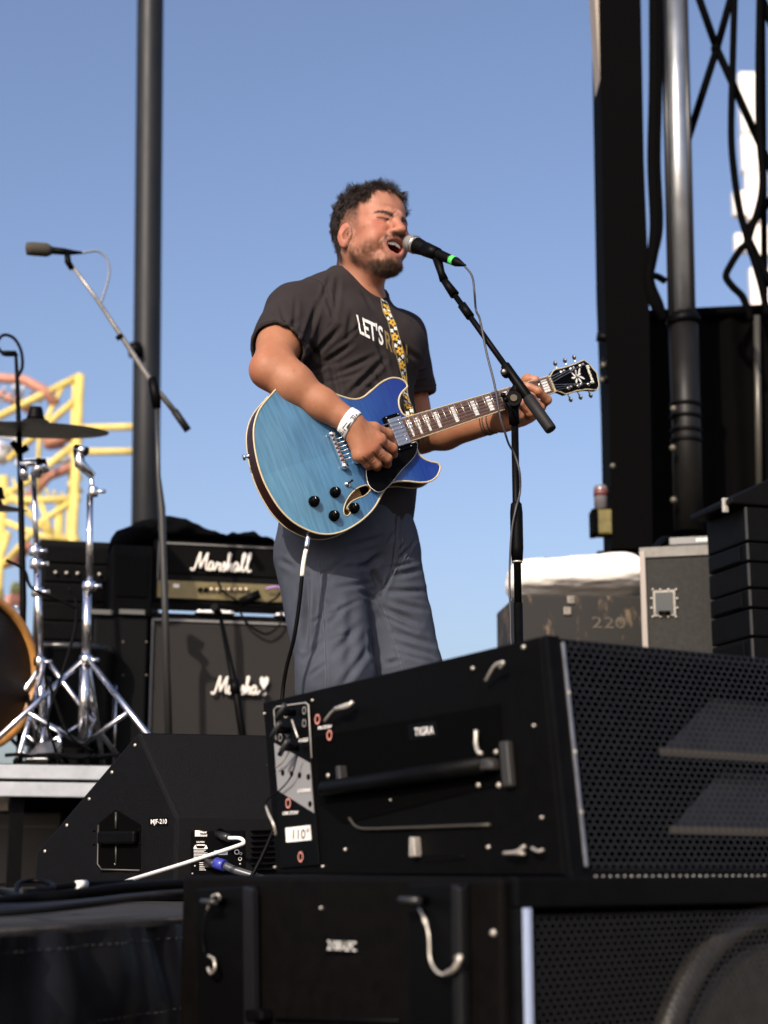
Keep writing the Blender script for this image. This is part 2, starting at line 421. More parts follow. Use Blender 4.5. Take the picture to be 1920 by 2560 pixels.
# ------------------------------------------------------------------ guitar frame (needed by the hands)
g1 = P(1013.4, 1074.6, 3.66); g2 = P(1377.6, 960.6, 3.855)
GX = (g2 - g1).normalized()
N0 = GX.cross(Vector((0, 0, 1))).normalized(); GY0 = N0.cross(GX).normalized()
GN = (N0 * math.cos(rad(5)) + GY0 * math.sin(rad(5))).normalized(); GY = GN.cross(GX).normalized()
GO = g1 - GN * .012
GM = Matrix(((GX.x, GY.x, GN.x, GO.x), (GX.y, GY.y, GN.y, GO.y), (GX.z, GY.z, GN.z, GO.z), (0, 0, 0, 1)))
def G(u, v, h=0.0):                               # point at height h over the guitar's face, along a photograph pixel
    d = ray(u, v); o = Vector((0, 0, EYE)); t = (GO + GN * h - o).dot(GN) / d.dot(GN)
    return o + d * t
def Gl(u, v, h=0.0): return GM.inverted() @ G(u, v, h)

# ------------------------------------------------------------------ the singer
BETA = rad(38)
FB = np.array([math.sin(BETA), -math.cos(BETA), 0]); LB = np.array([math.cos(BETA), math.sin(BETA), 0]); ZU = np.array([0, 0, 1.])
RB = np.stack([LB, FB, ZU], 1)                    # columns: his left, forward, up
def B(l, f, z, o=(-.085, 3.865)): return np.array([o[0], o[1], 0]) + LB * l + FB * f + ZU * z
NECK = np.array(P(905, 705, 3.85)); RSH = np.array(P(732, 786, 3.74)); LSH = np.array(P(1000, 845, 3.985))
RELB = np.array(P(672, 925, 3.565)); RWR = np.array(G(878, 1058, .047)); LELB = np.array(P(1050, 1092, 4.03)); LWR = np.array(G(1258, 1047, -.05))

# head frame
HY, HP, HR = rad(40), rad(3), rad(-2)
hf = np.array([math.sin(HY) * math.cos(HP), -math.cos(HY) * math.cos(HP), math.sin(HP)])
hl = np.array([math.cos(HY), math.sin(HY), 0]); hu = np.cross(hf, hl)
hl, hu = hl * math.cos(HR) + hu * math.sin(HR), hu * math.cos(HR) - hl * math.sin(HR)
RH = np.stack([hl, hf, hu], 1); HC = np.array(P(927, 583, 3.80)); HS = 1.02
def H(x, y, z): return HC + RH @ (np.array([x, y, z]) * HS)
def rotx(a): c, s = math.cos(a), math.sin(a); return np.array([[1, 0, 0], [0, c, -s], [0, s, c]])
def rotz(a): c, s = math.cos(a), math.sin(a); return np.array([[c, -s, 0], [s, c, 0], [0, 0, 1]])
def roty(a): c, s = math.cos(a), math.sin(a); return np.array([[c, 0, s], [0, 1, 0], [-s, 0, c]])

def build_body_field():
    f = Field()
    he = lambda c, r, R=None, k=.02, mode='add': f.ell(H(*c), np.array(r) * HS, RH if R is None else RH @ R, k, mode)
    hc = lambda a, b, ra, rb=None, k=.01, mode='add': f.cone(H(*a), H(*b), ra * HS, (ra if rb is None else rb) * HS, k, mode)
    # skull and face
    he((0, -.018, .033), (.076, .096, .081))
    he((0, .030, -.018), (.061, .064, .080), k=.03)
    he((0, .052, .052), (.058, .036, .045), k=.03)
    for s in (-1, 1):
        hc((s * .054, -.006, -.046), (s * .046, .010, -.072), .017, .016, k=.03)
        hc((s * .046, .010, -.072), (s * .016, .066, -.104), .016, .016, k=.025)
        he((s * .041, .052, -.046), (.025, .030, .034), k=.025)            # cheek
        he((s * .046, .058, -.016), (.024, .020, .015), rotz(-s * .5), k=.02)   # cheekbone, raised by the squint
        hc((s * .050, .064, .014), (s * .012, .089, .008), .0085, .0105, k=.016)  # lowered brow
        he((s * .034, .0735, .000), (.017, .0125, .0090), k=.008)             # closed lid
        hc((s * .050, .066, -.003), (s * .019, .090, -.004), .0016, .0017, k=.004, mode='sub')  # lash line
        hc((s * .046, .070, -.0115), (s * .021, .090, -.011), .0010, k=.006, mode='sub')         # lower lid crease
        hc((s * .006, .097, .024), (s * .0075, .096, .008), .0024, k=.008, mode='sub')           # frown
        he((s * .016, .093, .016), (.007, .006, .010), k=.01)
    hc((0, .058, -.103), (0, .071, -.100), .020, .018, k=.02)             # chin
    hc((-.013, .064, -.102), (.013, .064, -.102), .018, k=.02)
    # nose
    hc((0, .088, .010), (0, .113, -.030), .0095, .0112, k=.014)
    he((0, .115, -.036), (.0130, .0120, .0105), k=.008)
    for s in (-1, 1):
        he((s * .0145, .101, -.038), (.0085, .0115, .0080), k=.006)
    for s in (-1, 1):
        he((s * .0075, .107, -.0465), (.0042, .006, .0035), k=.003, mode='sub')
        hc((s * .021, .092, -.030), (s * .036, .078, -.060), .002, .003, k=.010, mode='sub')   # fold from nose to mouth
        hc((s * .030, .081, -.028), (s * .042, .069, -.052), .006, .006, k=.016)
    # mouth, wide open
    he((0, .080, -.048), (.028, .018, .012), k=.014)
    mo = [(.0285, -.0655), (.020, -.0570), (.010, -.0535), (0, -.0545), (-.010, -.0535), (-.020, -.0570), (-.0285, -.0655), (-.0265, -.0755), (-.020, -.0850), (-.011, -.0910), (0, -.0925), (.011, -.0910), (.020, -.0850), (.0265, -.0755)]
    def mp(x, z): return (x, .0935 - 12 * x * x + (z + .071) * .22, z)
    pts = [mp(*p) for p in mo]
    for i in range(14):
        j = (i + 1) % 14; rr_ = .0040 if i < 6 else .0036
        hc(pts[i], pts[j], rr_, k=.012)
    he((0, .100, -.0670), (.0245, .034, .0085), k=.003, mode='sub')
    he((0, .100, -.0735), (.0185, .034, .0145), k=.004, mode='sub')
    he((0, .070, -.0735), (.022, .035, .016), k=.004, mode='sub')
    he((0, .062, -.0870), (.017, .024, .007), rotx(.25), k=.004)            # tongue
    # ears
    for s in (-1, 1):
        E = rotz(s * .50) @ rotx(-.20); ec = np.array([s * .0785, -.005, -.025]); ax3 = lambda o, y, z: ec + E @ np.array([s * o, y, z])
        he(ec, (.0068, .0190, .0310), E, k=.005)
        he(ax3(-.0005, .004, -.026), (.0062, .0100, .0110), E, k=.006)
        he(ax3(.0095, .001, .003), (.0085, .0148, .0250), E, k=.0015, mode='sub')
        hc(ax3(.0040, .004, .018), ax3(.0035, -.008, -.004), .0028, .0034, k=.004); hc(ax3(.0035, -.008, -.004), ax3(.0030, .001, -.020), .0034, .0034, k=.004)
        he(ax3(.0045, .006, -.006), (.0070, .0068, .0095), E, k=.002, mode='sub')
        hc(ax3(.0015, .0165, -.001), ax3(.0020, .0150, -.011), .0040, k=.004)
    # neck, throat and yoke
    f.cone(H(0, -.030, -.040), NECK + [-.010, .014, -.05], .056, .058, .03)
    f.cone(H(0, -.042, -.02), NECK + [-.014, .03, -.02], .043, .050, .03)
    f.cone(H(0, .016, -.098), NECK - FB * .020 + [0, 0, -.045], .026, .034, .04)
    f.cone(H(-.052, -.026, -.060), NECK + FB * .022 - LB * .014 + [0, 0, -.045], .014, .013, .022)
    f.cone(H(.052, -.026, -.060), NECK + FB * .022 + LB * .006 + [0, 0, -.045], .014, .013, .022)
    f.cone(NECK + [-.015, .02, -.005], RSH + [0.03, .02, .03], .038, .046, .04)
    f.cone(NECK + [-.02, .03, -.035], LSH + [-.03, -.02, .0], .034, .040, .04)
    f.cone(NECK - LB * .02 + FB * .012 + [0, 0, -.07], RSH + LB * .04 + [0, 0, -.03], .035, .04, .04)
    f.cone(NECK + LB * .02 + FB * .012 + [0, 0, -.07], LSH - LB * .04 + [0, 0, -.03], .035, .04, .04)
    f.ell(B(0, 0, 1.36), (.15, .09, .15), RB, .04)
    # right arm (nearer) and left arm
    m1 = RELB + (RWR - RELB) * .30
    f.cone(RSH, RSH + (RELB - RSH) * .55, .052, .052, .02); f.cone(RSH + (RELB - RSH) * .55, RELB, .052, .042, .02)
    f.cone(RELB, m1, .042, .0455, .02); f.cone(m1, RELB + (RWR - RELB) * .65, .0455, .0355, .02); f.cone(RELB + (RWR - RELB) * .65, RWR, .0355, .0285, .02)
    f.ell(RELB + (RSH - RELB) * .05 + np.array([-.012, .01, -.006]), (.026, .026, .030), None, .012)
    f.cone(RELB + (RSH - RELB) * .18 + [.02, -.02, -.01], m1 + [.002, -.006, .010], .030, .032, .03)
    m2 = LELB + (LWR - LELB) * .3
    f.cone(LSH, LELB, .048, .041, .02); f.cone(LELB, m2, .041, .045, .02); f.cone(m2, LWR, .045, .028, .02)
    # right hand, picking
    g = lambda u, v, h: np.array(G(u, v, h))
    W = RWR; mc = [g(948, 1100, .056), g(930, 1121, .058), g(911, 1133, .055), g(897, 1139, .048)]
    for q, r in zip(mc, (.0160, .0165, .0155, .0140)): f.cone(W, q, .021, r, .016)
    f.cone(mc[0], mc[3], .0135, .0125, .012)
    fing = [
        ([mc[0], g(982, 1121, .044), g(984, 1136, .022), g(968, 1140, .016)], (.0125, .0112, .0095, .0080)),
        ([mc[1], g(968, 1146, .046), g(968, 1160, .022), g(950, 1158, .017)], (.0128, .0115, .0098, .0082)),
        ([mc[2], g(942, 1161, .042), g(942, 1168, .020), g(928, 1164, .017)], (.0122, .0108, .0092, .0078)),
        ([mc[3], g(918, 1160, .036), g(922, 1166, .020), g(910, 1160, .016)], (.0110, .0096, .0084, .0072))]
    for pts_, rs in fing: f.chain(pts_, rs, .0045)
    f.chain([W + (mc[0] - W) * .25, g(935, 1072, .046), g(970, 1085, .032), g(986, 1110, .018)], (.018, .0150, .0120, .0088), .008)
    # left hand round the neck
    Wl = LWR
    ml = [g(1350, 1016, -.034), g(1336, 1030, -.036), g(1320, 1040, -.038), g(1304, 1046, -.040)]
    for q, r in zip(ml, (.016, .016, .0155, .0145)): f.cone(Wl, q, .024, r, .018)
    lf = [
        ([ml[0], g(1368, 1000, .016), g(1346, 978, .030), g(1318, 963, .018)], (.0125, .0115, .0100, .0085)),
        ([ml[1], g(1350, 1019, .024), g(1328, 992, .034), g(1303, 974, .018)], (.0128, .0118, .0102, .0086)),
        ([ml[2], g(1326, 1032, .022), g(1306, 1006, .032), g(1285, 986, .018)], (.0122, .0112, .0098, .0084)),
        ([ml[3], g(1300, 1040, .014), g(1284, 1020, .026), g(1268, 1000, .018)], (.0112, .0100, .0088, .0076))]
    for pts_, rs in lf: f.chain(pts_, rs, .0045)
    f.chain([g(1288, 1020, -.046), g(1300, 975, -.040), g(1318, 948, -.014), g(1340, 949, .010)], (.020, .0160, .0125, .0095), .008)
    return f

person = thing('person', (float(-.085), 3.88, 0), 'dark haired bearded singer in black T-shirt and grey trousers playing guitar', 'person')
bf = build_body_field()
bV, bF = bf.mesh((-.42, 3.38, .86), (.52, 4.14, 1.86), .0022)
# head-space coordinates of every vertex, for pigment
def head_space(V): return ((V - HC) @ RH) / HS
hp = head_space(bV); bN = normals_np(bV, bF); pu, pv = proj_np(bV)
gs = lambda x, m, s: np.exp(-((x - m) / s) ** 2)
sst = lambda x, a, b: (lambda t: t * t * (3 - 2 * t))(np.clip((x - a) / (b - a), 0, 1))
X, Y_, Z_ = hp[:, 0], hp[:, 1], hp[:, 2]; AX = np.abs(X)
onhead = sst(Z_, -.17, -.14) * (np.abs(Y_) < .16)
n1 = noise_np(bV, 160, 1); n2 = noise_np(bV, 55, 2); n3 = noise_np(bV, 420, 3)
skin = np.tile(np.array([.300, .130, .070]), (len(bV), 1)); face = np.array([.350, .155, .100])
def blend(c, m): 
    global skin
    skin = skin * (1 - m[:, None]) + np.array(c) * m[:, None]
blend(face, onhead * (Z_ > -.16))
blend((.36, .095, .060), np.clip(gs(AX, .045, .022) * gs(Z_, -.025, .03) * (Y_ > .02) * .65 + gs(AX, 0, .014) * gs(Z_, -.026, .018) * (Y_ > .09) * .5, 0, 1))   # flush
blend((.38, .110, .072), ((AX > .076) & (Z_ < .03) & (Z_ > -.06) & (Y_ < .02)).astype(float) * .6)        # ears
blend((.27, .098, .050), np.clip(n2, 0, 1) * .45); blend((.38, .180, .110), np.clip(-n1 * .6 - n2 * .5, 0, 1) * .45); blend((.24, .095, .052), np.clip(n3 * .8 + n1 * .3, 0, 1) * .22)
lip = np.zeros(len(bV))
ex = X / .0325; ez = (Z_ + .0730) / np.where(Z_ > -.073, .0235, .0245); er = np.sqrt(ex * ex + ez * ez)
lip = gs(er, .84, .13) * (Y_ > .062) * onhead
mouth_in = (er < .80) & (Y_ > .0) & (Y_ < .094) & (np.abs(Z_ + .073) < .03) & (AX < .03) & (bN @ hf < .70)
# stubble and beard pigment
jaw = sst(-Z_, .048, .076) * sst(Y_, -.004, .024) * (1 - sst(-Z_ + (Y_ < .03) * .02, .128, .142))
side = gs(Y_, .004, .014) * sst(-Z_, -.012, .03) * (AX > .05) * (Z_ > -.12)
must = gs(Z_, -.0462 - .28 * np.clip(AX - .010, 0, 1), .0072) * (1 - sst(AX, .030, .038)) * (Y_ > .06) * 1.3 + gs(AX, .034, .005) * sst(-Z_, .050, .060) * (1 - sst(-Z_, .070, .08)) * (Y_ > .06) * .55
goat = sst(-Z_, .101, .114) * (1 - sst(AX, .030, .050)) * (Y_ > .04)
bare = gs(er, .7, .68) * (Y_ > .055)
beard = np.clip(np.clip(jaw * .75 * (1 - .8 * bare) * (1 - .5 * sst(Z_, -.085, -.05)) + side * .8 + goat, 0, 1) + must * .9, 0, 1) * onhead * (er > .80)
patch = np.clip(.72 + .4 * n1 + .25 * n2, .15, 1)
blend((.085, .042, .026), beard * patch * .72)
blend((.30, .095, .080), np.clip(lip, 0, 1) * .65)
skin[mouth_in] = (.12, .02, .018)
tong = (er < .7) & (Z_ < -.078) & (bN @ hu > .5) & (Y_ < .095) & (Y_ > .03); skin[tong] = (.38, .10, .09)
# brows, lashes
brz = np.interp(AX, [.010, .016, .024, .034, .044, .056], [.0030, .0050, .0095, .0130, .0122, .0070])
brow = gs(Z_, brz, np.interp(AX, [.014, .03, .055], [.0052, .0042, .0024])) * sst(AX, .011, .015) * (1 - sst(AX, .046, .056)) * (Y_ > .04)
blend((.030, .018, .012), np.clip(brow * 1.15, 0, 1) * .92)
lash = gs(Z_, -.0035 - .05 * np.abs(AX - .034), .0020) * sst(AX, .018, .022) * (1 - sst(AX, .047, .052)) * (Y_ > .05)
blend((.03, .018, .014), np.clip(lash * 1.2, 0, 1) * .92)
# scalp: dark under the hair, fading at the sides
hair_line = .078 + .010 * np.sin(X * 40) - .25 * np.clip(AX - .045, 0, 1)
top = sst(Z_ - (.047 - .9 * np.clip(-Y_ - .0, 0, .09) + 0 * X), -.012, .012)
front_lim = 1 - sst(Y_, .072 - .5 * np.clip(AX - .03, 0, .05), .082 - .5 * np.clip(AX - .03, 0, .05))
scalp = np.clip(top * front_lim, 0, 1)
fade = (.25 + .75 * sst(Z_, -.03, .045)) * sst(Z_, -.05, -.005) * (1 - sst(Y_, .024, .046)) * (AX > .04) * (Y_ > -.06)
back = (1 - sst(Y_, -.055, -.035)) * sst(Z_, -.085, -.05)
nape = (1 - sst(Y_, -.045, -.02)) * sst(Z_, -.10, -.06)
fade = np.clip(np.maximum(fade * .92, np.maximum(back, nape * .8)), 0, 1)
earm = (AX > .0765) & (Z_ < .022) & (Z_ > -.06) & (Y_ < .026) & (Y_ > -.04)
fade[earm] = 0; scalp[earm] = 0; beard[earm] = 0
blend((.034, .021, .0155), np.clip(fade * (.85 + .3 * n3), 0, 1) * onhead * .95)
blend((.020, .013, .010), scalp * onhead)
# moles
for (mu, mv, mr) in ((910, 569, 2.6), (937, 628, 2.4), (928, 688, 2.6), (875, 632, 2), (735, 927, 3), (790, 1019, 3), (1050, 1015, 2.6), (905, 680, 1.6), (917, 683, 1.5)):
    blend((.16, .07, .045), gs(np.hypot(pu - mu, pv - mv), 0, mr) * (bN[:, 1] < 0) * .55)
sp = noise_np(bV, 300, 9); blend((.30, .12, .07), np.clip((sp - .62) * 3, 0, 1) * .22 * (Z_ < -.2))
# redder knuckles and elbow
for q, r in ((G(948, 1100, .07), .016), (G(930, 1121, .07), .015), (G(911, 1133, .066), .013), (Vector(RELB) + Vector((-.04, 0, 0)), .05), (G(982, 1121, .05), .012)):
    blend((.31, .098, .058), np.exp(-(((bV - np.array(q)) ** 2).sum(1)) / r ** 2) * .5)
for mu, mv, mr in ((1317, 963, 5.5), (1302, 975, 5), (1286, 987, 5), (1334, 946, 5.5), (987, 1107, 4.5)):
    blend((.50, .28, .22), gs(np.hypot(pu - mu, pv - mv), 0, mr) * (bN[:, 1] < 0) * .7)      # nails
def skin_mat():
    m = bpy.data.materials.new('skin'); m.use_nodes = True; n = m.node_tree.nodes; l = m.node_tree.links; b = n['Principled BSDF']
    a = n.new('ShaderNodeAttribute'); a.attribute_name = 'tint'; l.new(a.outputs['Color'], b.inputs['Base Color'])
    b.inputs['Roughness'].default_value = .55; b.inputs['Specular IOR Level'].default_value = .30
    b.inputs['Subsurface Weight'].default_value = .12; b.inputs['Subsurface Radius'].default_value = (1, .32, .18); b.inputs['Subsurface Scale'].default_value = .006
    tc = n.new('ShaderNodeTexCoord'); t = n.new('ShaderNodeTexNoise'); t.inputs['Scale'].default_value = 380; t.inputs['Detail'].default_value = 3
    l.new(tc.outputs['Object'], t.inputs['Vector']); bp = n.new('ShaderNodeBump'); bp.inputs['Strength'].default_value = .22; bp.inputs['Distance'].default_value = .0012
    l.new(t.outputs['Fac'], bp.inputs['Height']); l.new(bp.outputs['Normal'], b.inputs['Normal'])
    return m
# fold lines and creases carved as real relief along lines traced on the figure
def carve(V, F, lines, vis=.15):
    N = normals_np(V, F); u, v = proj_np(V); view = V - np.array([0, 0, EYE]); view /= np.linalg.norm(view, axis=1)[:, None]
    facing = sst(-(N * view).sum(1), -.05, vis); d = np.zeros(len(V))
    for a, b, w_, dep in lines:
        dist, t = seg_dist_px(u, v, a, b); taper = np.sin(np.clip(t, .04, .96) * math.pi) ** .6
        d += -dep * np.exp(-(dist / w_) ** 2) * taper + dep * .55 * np.exp(-((dist - 1.9 * w_) / w_) ** 2) * taper
    return V + N * (d * facing)[:, None]
hand_lines = [((952, 1112), (976, 1138), 2.4, .0026), ((932, 1132), (958, 1162), 2.4, .0028), ((908, 1144), (930, 1168), 2.2, .0026), ((966, 1120), (974, 1112), 1.5, .0008), ((950, 1142), (960, 1134), 1.5, .0008), ((930, 1154), (938, 1148), 1.5, .0008), ((1330, 985), (1358, 1008), 2.2, .0022), ((1312, 998), (1340, 1026), 2.2, .0022), ((1292, 1008), (1318, 1034), 2.2, .0022), ((905, 1060), (925, 1100), 3, .0006), ((950, 1078), (962, 1098), 3, .001),
    ((884, 1075), (900, 1110), 4, .0005), ((900, 1066), (935, 1092), 4, .0005)]
face_lines = [((976, 542), (992, 528), 2.0, .0016), ((968, 536), (984, 545), 1.8, .0012), ((955, 512), (985, 522), 4, .0012), ((922, 547), (938, 546), 1.6, .0010), ((930, 552), (968, 551), 1.6, .0012), ((975, 546), (966, 556), 1.6, .001), ((982, 543), (976, 560), 2, .0008)]
bV = carve(bV, bF, hand_lines + face_lines)
body = link('body', quads_to_mesh('body', bV, bF, {'tint': skin}), skin_mat(), person)

# upper teeth
mb = MB()
for i in range(-4, 5):
    x = i * .0058; hgt = .0115 if abs(i) < 2 else .0100 if abs(i) < 3 else .0085
    yv_ = .0905 - 11 * x * x
    mb.ball((x, yv_, -.0555 - .25 * abs(x) - hgt / 2), .0034, 8, None, (.9, .7, hgt / .0068))
mb.v = [tuple(H(*p)) for p in mb.v]
mb.build('teeth', mat('teeth', (.88, .85, .78), .25), person)

# ---- hair: a lumpy base and many short curling strands
hair_m = mat('dark_hair', (.024, .0145, .0100), .42, 0, .5, 60, spec=.45)
def strands(name, roots, dirs, lens, rad0, curl, m, parent, segs=6, sides=3, lift=0, clumps=0):
    n = len(roots); rng = np.random.default_rng(3)
    D = dirs / np.linalg.norm(dirs, axis=1)[:, None]
    A = np.cross(D, rng.normal(size=(n, 3))); A /= np.linalg.norm(A, axis=1)[:, None]; Bv = np.cross(D, A)
    ph = rng.uniform(0, 6.28, n); tw = rng.uniform(.8, 1.6, n) * curl[1]
    bend = rng.normal(size=(n, 3)) * .35
    if clumps:                                    # strands of one lock share its curl
        ci = rng.choice(n, clumps, replace=False); own = np.empty(n, int)
        for a in range(0, n, 2000): own[a:a + 2000] = ((roots[a:a + 2000, None] - roots[ci][None]) ** 2).sum(-1).argmin(1)
        k_ = ci[own]; D = D[k_] + (D - D[k_]) * .45; D /= np.linalg.norm(D, axis=1)[:, None]
        A = A[k_] - D * (A[k_] * D).sum(1)[:, None]; A /= np.linalg.norm(A, axis=1)[:, None]; Bv = np.cross(D, A)
        ph = ph[k_] + rng.normal(size=n) * .6; tw = tw[k_]; bend = bend[k_] + rng.normal(size=(n, 3)) * .12
        roots = roots + (roots[k_] - roots) * .12; lens = lens[k_] * .5 + lens * .5
    ring = []; 
    pts = []
    for s in range(segs + 1):
        t = s / segs
        c = roots + D * (lens * t)[:, None] + bend * (lens * t * t)[:, None] * .6
        amp = curl[0] * min(1, t * 2)
        c = c + A * (amp * np.cos(ph + tw * t))[:, None] + Bv * (amp * np.sin(ph + tw * t))[:, None]
        c[:, 2] -= lift * t * t * lens
        pts.append(c)
    V = []; 
    for s in range(segs + 1):
        r = rad0 * (1 - .75 * (s / segs) ** 2)
        for k in range(sides):
            a = 2 * math.pi * k / sides
            V.append(pts[s] + A * (r * math.cos(a)) + Bv * (r * math.sin(a)))
    V = np.stack(V, 1).reshape(-1, 3); per = (segs + 1) * sides
    q = np.array([[s * sides + k, s * sides + (k + 1) % sides, (s + 1) * sides + (k + 1) % sides, (s + 1) * sides + k] for s in range(segs) for k in range(sides)])
    F = (np.arange(n)[:, None, None] * per + q[None]).reshape(-1, 4)
    return V, F
def sample(V, F, wgt, n, rng):
    q = V[F]; area = np.linalg.norm(np.cross(q[:, 2] - q[:, 0], q[:, 3] - q[:, 1]), axis=1); p = area * wgt[F].mean(1); p /= p.sum()
    i = rng.choice(len(F), n, p=p); a, b = rng.random(n)[:, None], rng.random(n)[:, None]
    q = q[i]; pos = (q[:, 0] * (1 - a) + q[:, 1] * a) * (1 - b) + (q[:, 3] * (1 - a) + q[:, 2] * a) * b
    return pos, i
rng = np.random.default_rng(11)
hairw = np.clip(scalp + .0, 0, 1) * onhead
pos, fi = sample(bV, bF, hairw, 17000, rng); nn = normals_np(bV, bF)[bF[fi]].mean(1)
hpos = head_space(pos)
fwd = sst(hpos[:, 1], -.02, .06); ln = .012 + .012 * sst(hpos[:, 2], .06, .11) + .006 * fwd + .008 * sst(-hpos[:, 1], -.03, .03) * sst(hpos[:, 2], .05, .09) + .007 * sst(hpos[:, 1], .045, .07); ln *= rng.uniform(.7, 1.2, len(pos))
clump = np.stack([noise_np(pos, 85, 21 + k) for k in range(3)], 1)
dr = nn * .75 + (RH @ np.array([0, .55, .0])) * (.45 + fwd[:, None]) - (RH @ np.array([0, 0, .75])) * sst(hpos[:, 1], .048, .075)[:, None] + clump * .95 + rng.normal(size=pos.shape) * .18
V1, F1 = strands('hair', pos - nn * .001, dr, ln * .78, .00040, (.0028, 6.0), hair_m, person, segs=9, clumps=1000)
# back and sides, cropped short
sw = np.clip(fade * (1 - scalp), 0, 1) * onhead * (.12 + .88 * np.clip(back + nape + sst(Z_, .03, .06), 0, 1))
pos, fi = sample(bV, bF, sw, 9000, rng); nn = normals_np(bV, bF)[bF[fi]].mean(1); hpos = head_space(pos)
ln = (.0022 + .012 * np.clip(sst(hpos[:, 2], -.01, .07) * .6 + sst(-hpos[:, 1], .03, .07) * sst(hpos[:, 2], -.06, .02) * .9, 0, 1)) * rng.uniform(.7, 1.2, len(pos))
dr = nn * .8 + RH @ np.array([0, -.15, -.6]) + rng.normal(size=pos.shape) * .25
V2, F2 = strands('hair', pos, dr, ln, .00024, (.0010, 4), hair_m, person, segs=4)
Vh = np.concatenate([V1, V2]); Fh = np.concatenate([F1, F2 + len(V1)])
hair = link('hair', quads_to_mesh('hair', Vh, Fh), hair_m, person)
# beard, moustache and brows
beard_m = mat('beard_hair', (.085, .046, .028), .5, 0, .5, 80)
bw = beard ** 1.3 * np.clip(.55 + .9 * n1, .03, 1) * (.35 + .65 * np.clip(goat + must, 0, 1))
pos, fi = sample(bV, bF, bw, 9000, rng); nn = normals_np(bV, bF)[bF[fi]].mean(1); hpos = head_space(pos)
ln = (.0028 + .0050 * sst(-hpos[:, 2], .092, .11) * (1 - sst(np.abs(hpos[:, 0]), .03, .05))) * rng.uniform(.6, 1.3, len(pos))
dr = nn * .7 + RH @ np.array([0, .1, -.75]) + rng.normal(size=pos.shape) * .28
V1, F1 = strands('beard', pos, dr, ln, .00018, (.0005, 4), beard_m, person, segs=3)
pos, fi = sample(bV, bF, np.clip(brow, 0, 1), 520, rng); nn = normals_np(bV, bF)[bF[fi]].mean(1); hpos = head_space(pos)
dr = nn * .35 + (np.sign(hpos[:, 0])[:, None] * RH[:, 0][None]) * .9 + rng.normal(size=pos.shape) * .2
V2, F2 = strands('brow', pos, dr, np.full(len(pos), .0040), .00020, (.0003, 3), beard_m, person, segs=3)
link('beard', quads_to_mesh('beard', np.concatenate([V1, V2]), np.concatenate([F1, F2 + len(V1)])), beard_m, person)

# ---- T-shirt
def shirt_field():
    f = Field()
    f.ell(B(-.01, .005, 1.335), (.192, .126, .175), RB, .05)
    f.ell(B(.0, .012, 1.10), (.183, .142, .26), RB, .06)
    f.ell(B(-.02, .010, .93, (-.084, 3.835)), (.180, .138, .20), RB, .05)
    f.cone(NECK + [-.020, .02, -.008], RSH + [.010, .005, .020], .070, .058, .05)
    f.cone(NECK + [-.015, .02, -.062], LSH + [-.02, 0, .006], .056, .056, .05)
    f.ell(B(-.085, .075, 1.365), (.095, .062, .075), RB, .05); f.ell(B(.085, .075, 1.365), (.095, .062, .075), RB, .05)
    ra = RELB - RSH; a1 = RSH + ra * .66; f.cone(RSH + ra * -.02, a1 + ra * .1, .070, .0685, .035)
    la = LELB - LSH; a2 = LSH + la * .60; f.cone(LSH, a2 + la * .1, .072, .063, .035)
    # sleeve ends, opened round the arms
    def cut(c, n, far):
        c = np.array(c, np.float32); n = np.array(n, np.float32) / np.linalg.norm(n)
        fn = lambda p: np.maximum(-((p - c) @ n), np.sqrt(((p - c) ** 2).sum(-1)) - far)
        f.ops.append(('sub', fn, c, far, .004))
    cut(a1, ra + np.array([-.03, -.06, .03]), .125); cut(a2, la, .10)
    f.cone(a1 - ra * .10, a1 + ra * .2, .060, .064, .004, 'sub'); f.cone(a2 - la * .1, a2 + la * .2, .054, .058, .004, 'sub')
    # neck opening
    def neck(p):
        q = p - np.array([-.0734, 3.865, 0], np.float32); l_, f_ = q @ LB.astype(np.float32), q @ FB.astype(np.float32)
        r = np.sqrt((l_ / .068) ** 2 + (f_ / .078) ** 2) + 1e-9
        s2 = np.clip((1 - f_ / (np.sqrt(l_ ** 2 + f_ ** 2) + 1e-6)) / 2, 0, 1) ** .6
        return np.maximum((r - 1) * .075, (1.452 + .130 * s2 - p[..., 2]) * .7)
    f.ops.append(('sub', neck, np.array([-.0734, 3.865, 1.53], np.float32), .16, .006))
    f.plane(B(0, 0, .875), (0, 0, -1), .004)
    return f
sf = shirt_field()
sV, sF = sf.mesh((-.40, 3.5, .84), (.30, 4.16, 1.66), .0045)
seam = [(775, 692), (800, 703), (819, 728), (829, 765), (827, 805), (812, 850)]
shirt_lines = [(seam[i], seam[i + 1], 2.6, .0022) for i in range(5)] + [((a_), (b_), w_ * .72, d_ * 1.5) for a_, b_, w_, d_ in [((752, 880), (795, 760), 9, .006), ((768, 905), (850, 820), 9, .006), ((785, 925), (880, 860), 8, .005), ((830, 940), (935, 890), 8, .004), ((868, 990), (960, 900), 9, .006),
    ((905, 1000), (985, 950), 7, .004), ((845, 700), (835, 790), 8, .0035), ((812, 720), (835, 800), 7, .003), ((800, 760), (826, 690), 7, .003), ((930, 925), (975, 985), 7, .004), ((770, 850), (800, 900), 8, .005),
    ((700, 840), (745, 800), 9, .003), ((672, 800), (740, 845), 10, .003), ((1045, 930), (1062, 925), 4, .004), ((1040, 955), (1064, 950), 4, .004), ((1000, 860), (1045, 900), 9, .004), ((900, 960), (1000, 1000), 8, .004), ((820, 870), (850, 1010), 10, .004), ((945, 860), (970, 930), 7, .003), ((880, 780), (868, 850), 9, .0025), ((775, 930), (840, 905), 6, .004), ((800, 960), (905, 930), 6, .003), ((700, 760), (720, 830), 7, .0022), ((740, 745), (735, 820), 7, .002), ((905, 730), (930, 770), 6, .0018), ((850, 860), (915, 800), 6, .002)]]
nz = noise_np(sV, 16, 4) * .0030 + noise_np(sV, 38, 5) * .0013
